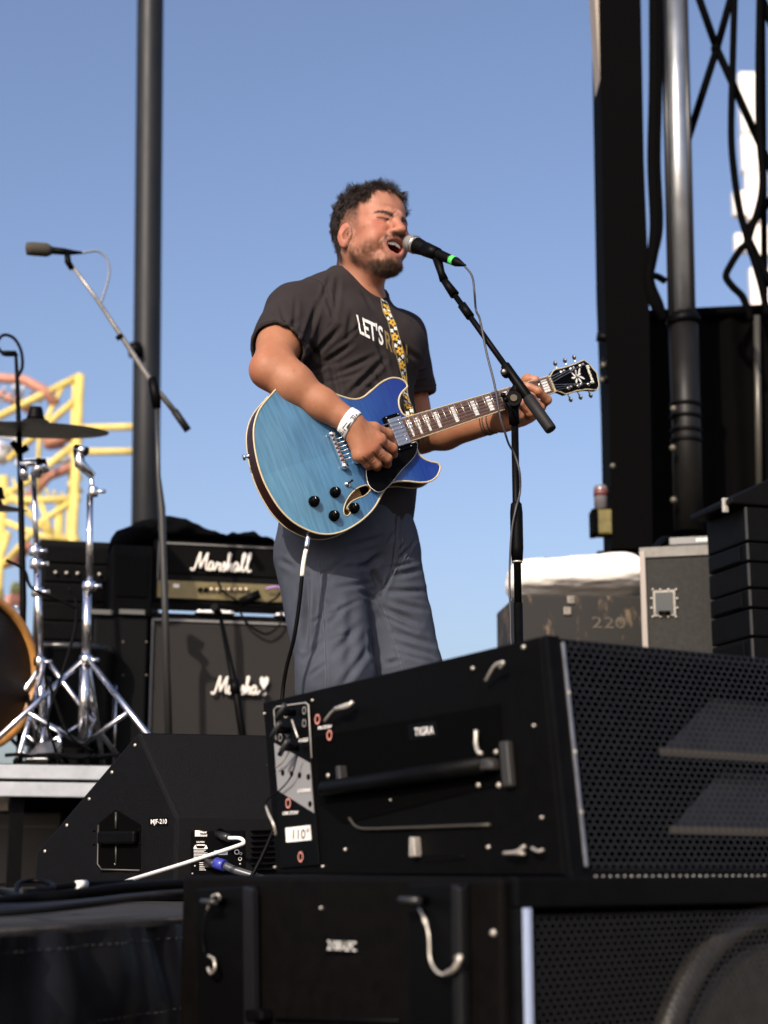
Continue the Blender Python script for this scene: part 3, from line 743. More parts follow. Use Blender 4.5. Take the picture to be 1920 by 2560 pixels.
sV = carve(sV + normals_np(sV, sF) * nz[:, None], sF, shirt_lines)
# sleeve hems: a stitched band line
hem = []
cloth = mat('shirt_cotton', (.024, .0195, .0200), .9, 0, .14, 9, bump=.35, bscale=900, spec=.15)
shirt = link('t_shirt', quads_to_mesh('t_shirt', sV, sF), cloth, person)
shirt_bvh = BVHTree.FromPolygons([Vector(p) for p in sV], [tuple(int(i) for i in q) for q in sF])
EYEV = Vector((0, 0, EYE))
def on_shirt(u, v, off=.001):
    d = ray(u, v).normalized(); h, n, i, t = shirt_bvh.ray_cast(EYEV, d)
    if h is None: return None, None
    return h + n * off, n
# collar rib: found where the neck opening meets the cloth, then laid as a proud band
CN = 72; ringp = []
for k in range(CN):
    a = 2 * math.pi * k / CN; row = []
    for q_ in (1.02, 1.10, 1.20):
        o = Vector(np.array([-.0734, 3.865, 1.75]) + LB * math.sin(a) * .068 * q_ + FB * math.cos(a) * .078 * q_)
        h, n_, i, d = shirt_bvh.ray_cast(o, Vector((0, 0, -1))); row.append(h.z if h else None)
    ringp.append(row)
def fill(col):
    z = [r_[col] for r_ in ringp]
    z = [v if v else 1.5 for v in z]
    for it in range(6): z = [(z[k - 1] + 2 * z[k] + z[(k + 1) % CN]) / 4 for k in range(CN)]
    return z
zc = [fill(c) for c in range(3)]; vs_, fs_ = [], []
for k in range(CN):
    a = 2 * math.pi * k / CN
    pt = lambda q_, z: Vector(np.array([-.0734, 3.865, z]) + LB * math.sin(a) * .068 * q_ + FB * math.cos(a) * .078 * q_)
    vs_ += [pt(.965, zc[0][k] - .012), pt(.962, zc[0][k] + .001), pt(1.0, zc[0][k] + .0055), pt(1.08, zc[1][k] + .0055), pt(1.175, zc[2][k] + .0042), pt(1.20, zc[2][k] - .003)]
for k in range(CN):
    k2 = (k + 1) % CN
    for j in range(5): fs_.append((k * 6 + j, k * 6 + j + 1, k2 * 6 + j + 1, k2 * 6 + j))
mb = MB(); mb.add(vs_, fs_, None, True); mb.build('collar', cloth, shirt)
# stitched sleeve hems
for A_, B2, f_ in ((RSH, RELB, .58), (LSH, LELB, .53)):
    c = Vector(A_ + (B2 - A_) * f_); axs = Vector(B2 - A_).normalized(); x = axs.orthogonal().normalized(); y = axs.cross(x); pts = []
    for k in range(37):
        a = 2 * math.pi * k / 36; d = x * math.cos(a) + y * math.sin(a); h, n_, i, t_ = shirt_bvh.ray_cast(c + d * .11, -d)
        pts.append((h + n_ * .0004) if h and t_ < .09 else None)
    run = []
    mb = MB()
    for p in pts + [None]:
        if p is not None and (not run or (p - run[-1]).length < .03): run.append(p)
        else:
            if len(run) > 3: mb.tube(run, .0011, 5)
            run = [p] if p is not None else []
    mb.build('hem_stitch', mat('shirt_seam', (.010, .008, .008), .9), shirt)
# print on the chest: each letter wrapped on the cloth
def px_map(quad):
    (ax_, ay), (bx_, by), (cx, cy), (dx, dy) = quad      # top-left, top-right, bottom-right, bottom-left
    return lambda s, t: (ax_ * (1 - s) * (1 - t) + bx_ * s * (1 - t) + cx * s * t + dx * (1 - s) * t, ay * (1 - s) * (1 - t) + by * s * (1 - t) + cy * s * t + dy * (1 - s) * t)
def wrap_text(txt, quad, m, name, bold=.02, off=.0014):
    vs, fs = text_mesh(txt, bold, 1.0); x0 = min(v[0] for v in vs); x1 = max(v[0] for v in vs); mp_ = px_map(quad)
    bm = bmesh.new(); bv = [bm.verts.new((x, y, 0)) for x, y in vs]
    for t in fs:
        try: bm.faces.new([bv[i] for i in t])
        except ValueError: pass
    for it in range(2): bmesh.ops.subdivide_edges(bm, edges=[e for e in bm.edges if e.calc_length() > .12], cuts=1)
    for v in bm.verts:
        h, n = on_shirt(*mp_((v.co.x - x0) / (x1 - x0), 1 - v.co.y), off)
        v.co = h if h else Vector((0, 3.9, 1.2))
    me = bpy.data.meshes.new(name); bm.to_mesh(me); bm.free(); return link(name, me, m, shirt)
white_ink = mat('white_ink', (.78, .77, .74), .7, 0, .08, 300); gold_ink = mat('gold_ink', (.22, .155, .062), .65, 0, .2, 300)
wrap_text("LET'S", [(890, 787), (956, 819), (958, 864), (899, 833)], white_ink, 'shirt_lettering')
wrap_text("RUN", [(960, 826), (1017, 862), (1019, 908), (965, 870)], gold_ink, 'shirt_lettering')

# ---- trousers
def trouser_field():
    f = Field()
    f.ell(B(-.01, .0, .90, (-.084, 3.825)), (.170, .138, .13), RB, .06)
    f.ell(B(.0, -.03, .82, (-.084, 3.835)), (.153, .125, .13), RB, .06)
    rh = np.array(P(800, 1390, 3.765)); rk = np.array(P(838, 1700, 3.72)); ran = np.array([-.115, 3.86, .07])
    lh = np.array(P(945, 1400, 3.875)); lk = np.array(P(1012, 1700, 3.86)); lan = np.array([.085, 4.02, .07])
    f.cone(rh, rk, .100, .085, .05); f.cone(rk, ran, .086, .078, .04)
    f.cone(rh + [-.018, .05, .0], rk + [-.012, .03, .10], .080, .068, .05)
    f.cone(lh, lk, .108, .092, .05); f.cone(lk, lan, .092, .080, .04)
    f.cone(np.array(P(925, 1440, 3.83)), np.array(P(945, 1510, 3.84)), .06, .035, .04)
    f.plane((0, 0, .035), (0, 0, -1), .004)
    f.plane((0, 0, 1.0), (0, 0, 1), .004)
    # open the gap between the legs
    f.cone(P(948, 1545, 3.76), P(928, 1790, 3.74), .010, .026, .02, 'sub'); f.cone(P(948, 1560, 3.82), P(928, 1790, 3.80), .008, .020, .02, 'sub')
    return f
tV, tF = trouser_field().mesh((-.36, 3.6, .02), (.26, 4.18, 1.02), .005)
tl = [((800, 1405), (806, 1500), 3, .0022), ((806, 1500), (812, 1600), 3, .0022), ((812, 1600), (815, 1720), 3, .0022),     # side seam
    ((992, 1290), (990, 1350), 3, .004), ((990, 1350), (980, 1430), 3, .004), ((980, 1430), (952, 1490), 4, .005),            # fly
    ((1000, 1375), (1012, 1360), 5, .004), ((1000, 1395), (1018, 1370), 5, .004), ((985, 1440), (1050, 1425), 8, .004), ((970, 1478), (1062, 1478), 8, .0045), ((960, 1520), (1050, 1560), 9, .005),
    ((985, 1580), (1080, 1610), 9, .004), ((990, 1610), (1090, 1640), 9, .0035), ((975, 1505), (1065, 1525), 8, .0035), ((948, 1500), (985, 1600), 3, .002), ((985, 1600), (1003, 1670), 3, .002),
    ((905, 1418), (955, 1390), 10, .006), ((925, 1415), (950, 1470), 9, .007), ((850, 1420), (940, 1412), 7, .0028), ((840, 1470), (935, 1455), 7, .0025), ((860, 1370), (950, 1345), 8, .003),
    ((815, 1500), (835, 1520), 6, .003), ((820, 1560), (860, 1520), 8, .003), ((830, 1640), (900, 1560), 10, .0035), ((850, 1720), (930, 1610), 10, .004), ((925, 1580), (930, 1640), 6, .005), ((965, 1660), (1000, 1650), 7, .005),
    ((768, 1440), (762, 1620), 9, .011), ((700, 1400), (735, 1420), 8, .003), ((760, 1650), (810, 1600), 8, .003), ((880, 1500), (870, 1700), 14, .003), ((965, 1420), (1040, 1405), 5, .003), ((960, 1540), (1040, 1580), 5, .003), ((985, 1630), (1080, 1655), 6, .003), ((800, 1440), (860, 1400), 6, .003), ((815, 1540), (900, 1500), 6, .0025), ((826, 1600), (880, 1580), 5, .002), ((1018, 1380), (1040, 1345), 3, .002), ((780, 1400), (800, 1405), 3, .002), ((900, 1480), (940, 1500), 6, .003), ((780, 1560), (806, 1540), 5, .003), ((775, 1690), (812, 1660), 6, .003), ((970, 1360), (985, 1330), 5, .0025)]
tl = [(a_, b_, w_ * .8 if w_ > 4 else w_, d_ * 1.45) for a_, b_, w_, d_ in tl]
nz = noise_np(tV, 14, 6) * .0040 + noise_np(tV, 36, 7) * .0015
tV = carve(tV + normals_np(tV, tF) * nz[:, None], tF, tl)
denim = mat('trouser_cotton', (.045, .051, .069), .85, 0, .13, 26, bump=.4, bscale=700, spec=.25)
trousers = link('trousers', quads_to_mesh('trousers', tV, tF), denim, person)
# seams stitched along the cloth
def seam_on(V, F, px, name, m, parent, r=.0014):
    bv = BVHTree.FromPolygons([Vector(p) for p in V], [tuple(int(i) for i in q) for q in F]); run = []
    for p in spline([(u, v, 0) for u, v in px], 10):
        h, n_, i, t_ = bv.ray_cast(EYEV, ray(p.x, p.y).normalized())
        if h is not None and (not run or (h - run[-1]).length < .04): run.append(h + n_ * .0003)
    if len(run) > 3: MB().tube(run, r, 6).build(name, m, parent)
thread = mat('trouser_seam', (.060, .066, .085), .85)
for px in ([(796, 1400), (801, 1450), (806, 1520), (811, 1600), (814, 1680), (816, 1750)], [(993, 1290), (991, 1350), (985, 1400), (975, 1440), (953, 1488)], [(946, 1495), (965, 1540), (984, 1600), (1000, 1650), (1006, 1690)], [(1006, 1345), (1004, 1380), (996, 1412), (984, 1436)], [(1046, 1350), (1030, 1375), (1018, 1400)]):
    seam_on(tV, tF, px, 'seam', thread, trousers)
seam_on(sV, sF, [(768, 690), (800, 703), (819, 728), (829, 765), (827, 805), (814, 850)], 'armhole_seam', mat('shirt_seam', (.010, .008, .008), .9), shirt, .0012)
# shoes under the trouser hems
for sx, (ax_, ay) in ((-1, (-.115, 3.86)), (1, (.085, 4.02))):
    f = Field(); d = FB * .9 + LB * .15 * sx; c = np.array([ax_, ay, 0.0])
    f.cone(c + d * -.05 + [0, 0, .045], c + d * .15 + [0, 0, .036], .040, .038, .02); f.cone(c + [0, 0, .05], c + [0, 0, .10], .042, .045, .03); f.ell(c + d * .17 + np.array([0, 0, .034]), (.045, .045, .034), None, .02)
    f.plane((0, 0, .001), (0, 0, -1), .004)
    v_, f_ = f.mesh(c - [.3, .3, .01], c + [.3, .3, .2], .006)
    link('shoe', quads_to_mesh('shoe', v_, f_), mat('shoe_canvas', (.03, .03, .032), .7), person)

# ---- wristband with its print, and dark cords on the other wrist
wd = (Vector(RWR) - Vector(RELB)).normalized()
mb = MB(); body_bvh = BVHTree.FromPolygons([Vector(p) for p in bV], [tuple(int(i) for i in q) for q in bF])
wc = Vector(RWR) - wd * .004
def band(c, ax_, wid, off, n=40, m_=5):
    x = ax_.orthogonal().normalized(); y = ax_.cross(x); vs, fs = [], []
    for k in range(n):
        a = 2 * math.pi * k / n; d = x * math.cos(a) + y * math.sin(a)
        for j in range(m_):
            o = c + ax_ * (wid * (j / (m_ - 1) - .5)); h, nn_, i, t = body_bvh.ray_cast(o + d * .09, -d)
            rr = (h - o).length if h and t < .09 else .033
            vs.append(o + d * (rr + off))
    fs = [(k * m_ + j, ((k + 1) % n) * m_ + j, ((k + 1) % n) * m_ + j + 1, k * m_ + j + 1) for k in range(n) for j in range(m_ - 1)]
    return vs, fs
vs_, fs_ = band(wc, wd, .026, .0022); mb.add(vs_, fs_, None, True)
wb = mb.build('wristband', mat('wristband_paper', (.80, .80, .80), .45), person)
so = wb.modifiers.new('thick', 'SOLIDIFY'); so.thickness = .0008
wb_bvh = BVHTree.FromPolygons(vs_, fs_)
def on_band(u, v, off):
    d = ray(u, v).normalized(); h, n, i, t = wb_bvh.ray_cast(EYEV, d)
    if h is None: return None
    return h - d * off
def band_mark(txt, c, ang, h, m, bold=.03, width=None):
    vs, fs = text_mesh(txt, bold); x0 = min(v[0] for v in vs); x1 = max(v[0] for v in vs); pts = []
    sx = h if width is None else width / (x1 - x0)
    for x, y in vs:
        X_, Yp = (x - (x0 + x1) / 2) * sx, (y - .5) * h
        q = on_band(c[0] + X_ * math.cos(ang) + Yp * math.sin(ang), c[1] + X_ * math.sin(ang) - Yp * math.cos(ang), .0026)
        if q is None: q = pts[-1] if pts else on_band(c[0], c[1], .0012)
        pts.append(q)
    MB().add(pts, fs).build('band_lettering', m, wb)
blk = mat('black_ink', (.012, .012, .012), .6)
BA = math.atan2(1042 - 1083, 892 - 858)
band_mark('21+', (858, 1079), BA, 7.5, blk, .03); band_mark('21+', (887, 1041), BA, 7.5, blk, .03)
band_mark('I', (874, 1063), BA, 8, blk, .0, 20); band_mark('I', (862, 1063), BA, 2, blk, .0, 20); band_mark('I', (879, 1041), BA, 2, blk, .0, 14)
mb = MB()
for off, t_ in ((.0, .0016), (.012, .0014), (.019, .0014)):
    c = Vector(LWR) - (Vector(LWR) - Vector(LELB)).normalized() * (.03 + off); ax_ = (Vector(LWR) - Vector(LELB)).normalized()
    x = ax_.orthogonal().normalized(); y = ax_.cross(x); pts = []
    for k in range(29):
        a = 2 * math.pi * k / 28; d = x * math.cos(a) + y * math.sin(a); h, n_, i, t = body_bvh.ray_cast(c + d * .09, -d)
        pts.append((h if h else c + d * .033) + d * .001)
    mb.tube(pts, t_, 6)
mb.build('bracelet', mat('black_cord', (.012, .012, .012), .7), person)

# ------------------------------------------------------------------ the guitar
guitar = thing('electric_guitar', tuple(GO), 'blue flamed semi-hollow electric guitar with cream binding played by the singer', 'guitar')
def crop3(x, y): return 600 + x / 3.0722, 920 + y / 3.0722
def gl2(x, y, h=0.0):
    q = Gl(*crop3(x, y), h); return (q.x, q.y)
out_px = [(240, 205), (310, 140), (420, 102), (550, 120), (680, 175), (760, 210), (850, 237), (910, 237), (960, 215), (1020, 165), (1080, 115), (1150, 80), (1210, 78), (1262, 100), (1285, 140),
    (1262, 168), (1235, 200), (1220, 245), (1225, 300), (1250, 350), (1300, 395), (1352, 560), (1356, 612), (1380, 665), (1420, 700), (1470, 720), (1512, 728), (1536, 750), (1533, 790), (1505, 840), (1450, 872), (1380, 879), (1290, 869), (1210, 871), (1160, 886), (1120, 922),
    (1085, 978), (1040, 1060), (980, 1130), (900, 1195), (800, 1250), (700, 1275), (600, 1270), (500, 1235), (400, 1175), (310, 1085), (240, 980), (180, 860), (140, 740), (115, 620), (105, 500), (117, 405), (155, 310)]
outl = [(p.x, p.y) for p in spline([(*gl2(*q), 0) for q in out_px], 5, True)]
fh_px = [(975, 903), (930, 912), (885, 935), (840, 977), (806, 1032), (791, 1085), (794, 1118), (808, 1135), (828, 1134), (843, 1118), (842, 1099), (828, 1088), (816, 1083), (822, 1062), (850, 1030), (900, 1004), (948, 986), (978, 962), (1000, 935), (995, 915)]
fhole = [(p.x, p.y) for p in spline([(*gl2(*q), 0) for q in fh_px], 3, True)]
def inside(p, poly):
    c = False; n = len(poly)
    for i in range(n):
        (x1, y1), (x2, y2) = poly[i], poly[i - 1]
        if (y1 > p[1]) != (y2 > p[1]) and p[0] < (x2 - x1) * (p[1] - y1) / (y2 - y1) + x1: c = not c
    return c
OA = np.array(outl); OB = np.roll(OA, -1, 0)
def edge_dist(p):
    p = np.array(p); d = OB - OA; t = np.clip(((p - OA) * d).sum(1) / ((d * d).sum(1) + 1e-12), 0, 1)
    return float(np.sqrt((((OA + d * t[:, None]) - p) ** 2).sum(1)).min())
def arch(p):
    t = min(1, edge_dist(p) / .10); return .011 * (t * t * (3 - 2 * t)) * (0 if p[0] > -.02 else min(1, (-.02 - p[0]) / .08)) - .0
xs = [p[0] for p in outl]; ys = [p[1] for p in outl]
pts2 = list(outl) + list(fhole); no, nf = len(outl), len(fhole)
edges = [(i, (i + 1) % no) for i in range(no)] + [(no + i, no + (i + 1) % nf) for i in range(nf)]
st = .012; gx_ = min(xs)
while gx_ < max(xs):
    gy_ = min(ys)
    while gy_ < max(ys):
        q = (gx_ + .0013 * math.sin(gy_ * 900), gy_)
        if inside(q, outl) and edge_dist(q) > .006 and not inside(q, fhole): pts2.append(q)
        gy_ += st
    gx_ += st
r = delaunay_2d_cdt([Vector(p) for p in pts2], edges, [], 0, 1e-6)
vv, ff = r[0], r[2]
tv = [(p.x, p.y, arch((p.x, p.y))) for p in vv]; tf = []
for f in ff:
    c = (sum(vv[i].x for i in f) / len(f), sum(vv[i].y for i in f) / len(f))
    if inside(c, outl) and not inside(c, fhole):
        a = sum(vv[f[i]].x * vv[f[(i + 1) % len(f)]].y - vv[f[(i + 1) % len(f)]].x * vv[f[i]].y for i in range(len(f)))
        tf.append(tuple(f) if a > 0 else tuple(reversed(f)))
def flame_mat():
    m = bpy.data.materials.new('blue_flame_lacquer'); m.use_nodes = True; n = m.node_tree.nodes; l = m.node_tree.links; b = n['Principled BSDF']
    at = n.new('ShaderNodeAttribute'); at.attribute_name = 'gc'
    sep = n.new('ShaderNodeSeparateXYZ'); l.new(at.outputs['Vector'], sep.inputs[0])
    # base colour runs from pale teal at the tail to deep blue at the horns
    rp = n.new('ShaderNodeValToRGB'); e = rp.color_ramp.elements
    e[0].position = 0; e[0].color = (.062, .160, .235, 1); e[1].position = 1; e[1].color = (.004, .018, .155, 1)
    for p_, c_ in ((.45, (.048, .130, .225, 1)), (.62, (.017, .066, .190, 1)), (.80, (.008, .037, .175, 1))):
        k = e.new(p_); k.color = c_
    mr = n.new('ShaderNodeMapRange'); mr.inputs['From Min'].default_value = -.40; mr.inputs['From Max'].default_value = .08
    no_ = n.new('ShaderNodeTexNoise'); no_.inputs['Scale'].default_value = 7; l.new(at.outputs['Vector'], no_.inputs['Vector'])
    ad = n.new('ShaderNodeMath'); ad.operation = 'MULTIPLY_ADD'; ad.inputs[1].default_value = .06; l.new(no_.outputs['Fac'], ad.inputs[0]); l.new(sep.outputs[0], ad.inputs[2])
    ad2 = n.new('ShaderNodeMath'); ad2.operation = 'MULTIPLY_ADD'; ad2.inputs[1].default_value = .10; l.new(sep.outputs[1], ad2.inputs[0]); l.new(ad.outputs[0], ad2.inputs[2])
    l.new(ad2.outputs[0], mr.inputs['Value']); l.new(mr.outputs[0], rp.inputs['Fac'])
    # flame figure: stripes across the grain, broken by noise, mirrored at the centre joint
    ab = n.new('ShaderNodeMath'); ab.operation = 'ABSOLUTE'; l.new(sep.outputs[1], ab.inputs[0])
    cb = n.new('ShaderNodeCombineXYZ'); l.new(sep.outputs[0], cb.inputs[0]); l.new(ab.outputs[0], cb.inputs[1])
    mp_ = n.new('ShaderNodeMapping'); mp_.inputs['Scale'].default_value = (150, 12, 1); mp_.inputs['Rotation'].default_value = (0, 0, .10); l.new(cb.outputs[0], mp_.inputs['Vector'])
    fl = n.new('ShaderNodeTexNoise'); fl.inputs['Scale'].default_value = 1; fl.inputs['Detail'].default_value = 3; l.new(mp_.outputs[0], fl.inputs['Vector'])
    fr = n.new('ShaderNodeMapRange'); fr.inputs['From Min'].default_value = .3; fr.inputs['From Max'].default_value = .7; fr.inputs['To Min'].default_value = .82; fr.inputs['To Max'].default_value = 1.22; l.new(fl.outputs['Fac'], fr.inputs['Value'])
    mx = n.new('ShaderNodeVectorMath'); mx.operation = 'SCALE'; l.new(rp.outputs[0], mx.inputs[0]); l.new(fr.outputs[0], mx.inputs['Scale'])
    # lower half joined a shade lighter
    gt = n.new('ShaderNodeMath'); gt.operation = 'LESS_THAN'; gt.inputs[1].default_value = .0; l.new(sep.outputs[1], gt.inputs[0])
    gm = n.new('ShaderNodeMath'); gm.operation = 'MULTIPLY_ADD'; gm.inputs[1].default_value = .10; gm.inputs[2].default_value = 1.0; l.new(gt.outputs[0], gm.inputs[0])
    mx2 = n.new('ShaderNodeVectorMath'); mx2.operation = 'SCALE'; l.new(mx.outputs[0], mx2.inputs[0]); l.new(gm.outputs[0], mx2.inputs['Scale'])
    l.new(mx2.outputs[0], b.inputs['Base Color'])
    b.inputs['Roughness'].default_value = .32; b.inputs['Coat Weight'].default_value = .8; b.inputs['Coat Roughness'].default_value = .10; b.inputs['Specular IOR Level'].default_value = .5
    return m
mb = MB(); mb.add(tv, tf, GM, True)
me_ = bpy.data.meshes.new('body_top'); me_.from_pydata(mb.v, [], mb.f); me_.polygons.foreach_set('use_smooth', [True] * len(mb.f))
at = me_.attributes.new('gc', 'FLOAT_VECTOR', 'POINT'); at.data.foreach_set('vector', [c for p in tv for c in p])
link('body_top', me_, flame_mat(), guitar)
TH = .046
side_m = mat('dark_red_lacquer', (.022, .005, .0045), .35, 0, .3, 8, spec=.2)
mb = MB(); n_ = len(outl)
mb.add([(x, y, -.001) for x, y in outl] + [(x, y, -TH) for x, y in outl], [(i, i + n_, (i + 1) % n_ + n_, (i + 1) % n_) if False else ((i + 1) % n_, i, i + n_, (i + 1) % n_ + n_) for i in range(n_)], GM, True)
tri = [tuple(t) for t in tessellate_polygon([[Vector((x, y, 0)) for x, y in outl]])]
mb.add([(x, y, -TH) for x, y in outl], tri, GM)
mb.build('body_rim', side_m, guitar)
cream = mat('cream_binding', (.46, .39, .24), .4)
mb = MB(); mb.tube([GM @ Vector((x, y, -.0005)) for x, y in outl + outl[:1]], .0023, 8, cap=False); mb.tube([GM @ Vector((x, y, -TH + .001)) for x, y in outl + outl[:1]], .0018, 6, cap=False)
mb.build('binding', cream, guitar)
mb = MB(); fz = [GM @ Vector((x, y, arch((x, y)))) for x, y in fhole]; mb.tube(fz + fz[:1], .0013, 6, cap=False); mb.build('sound_hole_binding', cream, guitar)
mb = MB(); n_ = len(fhole); mb.add([(x, y, arch((x, y))) for x, y in fhole] + [(x, y, -.006) for x, y in fhole], [(i, (i + 1) % n_, (i + 1) % n_ + n_, i + n_) for i in range(n_)], GM)
mb.build('sound_hole_wall', mat('maple_edge', (.50, .34, .16), .6), guitar)
mb = MB(); cx_, cy_ = sum(p[0] for p in fhole) / n_, sum(p[1] for p in fhole) / n_
mb.add([(cx_ + dx, cy_ + dy, -.014) for dx, dy in ((-.030, -.036), (.034, -.036), (.034, .038), (-.030, .038))], [(0, 1, 2, 3)], GM); mb.build('inner_back', mat('inner_wood', (.26, .14, .062), .7, 0, .3, 60), guitar)

# pickguard
pg = [gl2(*q, .012) for q in [(1195, 640), (1345, 568), (1353, 645), (1315, 705), (1235, 787), (1165, 877), (1110, 934), (1062, 952), (1022, 934), (985, 892), (970, 820), (975, 760), (1000, 700), (1080, 655)]]
pgs = [(p.x, p.y) for p in spline([(*q, 0) for q in pg], 3, True)]
black_gloss = mat('black_gloss_plastic', (.005, .005, .006), .34, spec=.10)
mb = MB(); mb.prism(pgs, .0120, .0142, GM); pgo = mb.build('pickguard', black_gloss, guitar)
mb = MB(); mb.tube([GM @ Vector((x, y, .0128)) for x, y in pgs + pgs[:1]], .0012, 6, cap=False); mb.build('pickguard_edge', mat('white_edge', (.7, .68, .62), .4), pgo)
chrome = mat('chrome', (.78, .78, .80), .10, 1.0, .05, 30)
nickel = mat('brushed_nickel', (.50, .51, .54), .30, 1.0, .08, 40)
# pickups: dark ring, metal cover, pole screws
def pickup(c, cov):
    M = GM @ Matrix.Translation((c[0], c[1], 0)); mb = MB(); mb.box((0, 0, .010), (.043, .090, .016), M); ring_ = mb.build('pickup_ring', black_gloss, guitar, .002)
    mb = MB(); mb.box((0, 0, .0185), (.037, .069, .011), M); co = mb.build('pickup_cover', cov, ring_, .0015)
    mb = MB()
    for k in range(6): mb.lathe([(.0024, .0238), (.0024, .0252), (.0008, .0258)], M @ Matrix.Translation((.009, -.0255 + k * .0102, 0)), 10)
    mb.build('pole_screw', chrome, ring_)
    for x in (-.017, .017):
        for y in (-.041, .041): MB().lathe([(.0018, .0178), (.0018, .0188), (.0005, .0192)], M @ Matrix.Translation((x, y, 0)), 8).build('ring_screw', chrome, ring_)
nc = gl2(1213, 500, .012); pickup((nc[0], nc[1] * .2), mat('satin_cover', (.40, .42, .47), .42, .9)); 
bc = Gl(*crop3(893, 640), .012); pickup((-.098 - .022, 0), mat('satin_cover', (.40, .42, .47), .42, .9))
# bridge and tailpiece
def post_bar(name, x, w, hw, z, r):
    M = GM @ Matrix.Translation((x, 0, 0)); mb = MB(); mb.box((0, 0, z), (w, hw * 2, .009), M); o = mb.build(name, chrome, guitar, .003, 3)
    for s in (-1, 1): MB().lathe([(r, .008), (r, z + .006), (r * .75, z + .009), (0.0001, z + .0095)], M @ Matrix.Translation((0, s * (hw + .002), 0)), 16).build('post', chrome, o)
    return o, M
tpx = Gl(*crop3(748, 637), .015).x; brx = Gl(*crop3(852, 610), .015).x
tp, Mt = post_bar('tailpiece', tpx, .013, .038, .019, .0075)
for k in range(6): MB().box((0, 0, .0235), (.0105, .0045, .0018), Mt @ Matrix.Translation((0, -.0255 + k * .0102, 0))).build('string_slot', mat('dark_slot', (.02, .02, .022), .4), tp)
br, Mb = post_bar('bridge', brx, .011, .036, .020, .0065)
for k in range(6): MB().prism([(-.006, -.003), (.006, -.003), (.006, .003), (-.006, .003)], .024, .028, Mb @ Matrix.Translation((.001 * (k % 3 - 1), -.0255 + k * .0102, 0))).build('saddle', chrome, br, .001)
# knobs and switch
for (x, y) in ((578, 1018), (737, 950), (738, 1125), (893, 1065)):
    c = gl2(x, y, .018); z0 = arch(c); M = GM @ Matrix.Translation((c[0], c[1], z0))
    kb = MB().lathe([(.0128, .0), (.0128, .004), (.0095, .0045), (.0090, .0145), (.0080, .0160), (.0001, .0163)], M, 28).build('control_knob', black_gloss, guitar)
    mb = MB()
    for k in range(18): a = 2 * math.pi * k / 18; mb.box((0, 0, 0), (.0012, .0022, .0095), M @ Matrix.Rotation(a, 4, 'Z') @ Matrix.Translation((.0096, 0, .0092)))
    mb.build('knurl', black_gloss, kb); MB().box((0, .0055, .0165), (.001, .005, .0004), M).build('pointer', mat('white_edge', (.7, .68, .62), .4), kb)
c = gl2(828, 890, .012); M = GM @ Matrix.Translation((c[0], c[1], arch(c)))
sw_ = MB().lathe([(.0075, 0), (.0075, .002), (.0055, .0025), (.005, .005), (.0032, .006)], M, 18).build('toggle_switch', chrome, guitar)
MB().tube([(0, 0, .004), (.003, .001, .012), (.0055, .002, .018)], [.0016, .0018, .0030], 10, M).build('switch_tip', black_gloss, sw_)
# neck, fretboard, frets, inlays
SCALE = .628; NUT = (g2 - g1).length; HT = .012
def fy(n): return NUT - SCALE * (1 - 2 ** (-n / 12))
wx = lambda x: .0285 + (.0215 - .0285) * x / NUT
mb = MB(); segs = 14
vs_, fs_ = [], []
for i in range(segs + 1):
    x = -.008 + (NUT + .004) * i / segs; w_ = wx(x) - .001
    prof = [(-w_, .006)] + [(-w_ * math.cos(a), .004 - (.022 - .004 * x / NUT) * math.sin(a)) for a in np.linspace(0, math.pi, 9)] + [(w_, .006)]
    vs_ += [(x, y, z) for y, z in prof]
m_ = 11
fs_ = [(i * m_ + j, i * m_ + j + 1, (i + 1) * m_ + j + 1, (i + 1) * m_ + j) for i in range(segs) for j in range(m_ - 1)]
mb.add(vs_, fs_, GM, True); mb.box((-.03, 0, -.012), (.07, .052, .034), GM); mb.build('neck', mat('neck_mahogany', (.10, .028, .014), .35, 0, .3, 30, coat=.4), guitar)
rosew = mat('rosewood', (.085, .040, .026), .55, 0, .35, 120)
mb = MB(); mb.add([(-.006, -wx(0), .006), (NUT, -wx(NUT), .006), (NUT, wx(NUT), .006), (-.006, wx(0), .006), (-.006, -wx(0), HT), (NUT, -wx(NUT), HT), (NUT, wx(NUT), HT), (-.006, wx(0), HT)], [(0, 3, 2, 1), (4, 5, 6, 7), (0, 1, 5, 4), (1, 2, 6, 5), (2, 3, 7, 6), (3, 0, 4, 7)], GM)
fb = mb.build('fretboard', rosew, guitar)
mb = MB()
for s in (-1, 1): mb.add([(-.006, s * wx(0), .005), (NUT, s * wx(NUT), .005), (NUT, s * (wx(NUT) + .0018), .005), (-.006, s * (wx(0) + .0018), .005), (-.006, s * wx(0), HT + .0003), (NUT, s * wx(NUT), HT + .0003), (NUT, s * (wx(NUT) + .0018), HT + .0003), (-.006, s * (wx(0) + .0018), HT + .0003)], [(0, 3, 2, 1), (4, 5, 6, 7), (0, 1, 5, 4), (1, 2, 6, 5), (2, 3, 7, 6), (3, 0, 4, 7)], GM)
mb.box((-.0075, 0, .0095), (.003, .058, .006), GM); mb.build('fretboard_binding', cream, fb)
fretm = mat('fret_wire', (.72, .66, .52), .25, 1.0)
for n in range(1, 23):
    x = fy(n)
    MB().tube([GM @ Vector((x, -wx(x), HT)), GM @ Vector((x, wx(x), HT))], .0010, 6).build('fret', fretm, fb)
pearl = mat('pearl_inlay', (.72, .70, .66), .25, 0, .12, 90, coat=.4)
for n in (1, 3, 5, 7, 9, 12, 15, 17, 19, 21):
    xa, xb = fy(n), fy(n - 1); c, d = (xa + xb) / 2, (xb - xa) * (.52 if n < 16 else .46)
    MB().box((c, 0, HT), (d, wx(c) * 1.46, .0012), GM).build('fret_inlay', pearl, fb)
MB().box((NUT + .0022, 0, .0125), (.0044, .044, .007), GM).build('nut', cream, guitar)
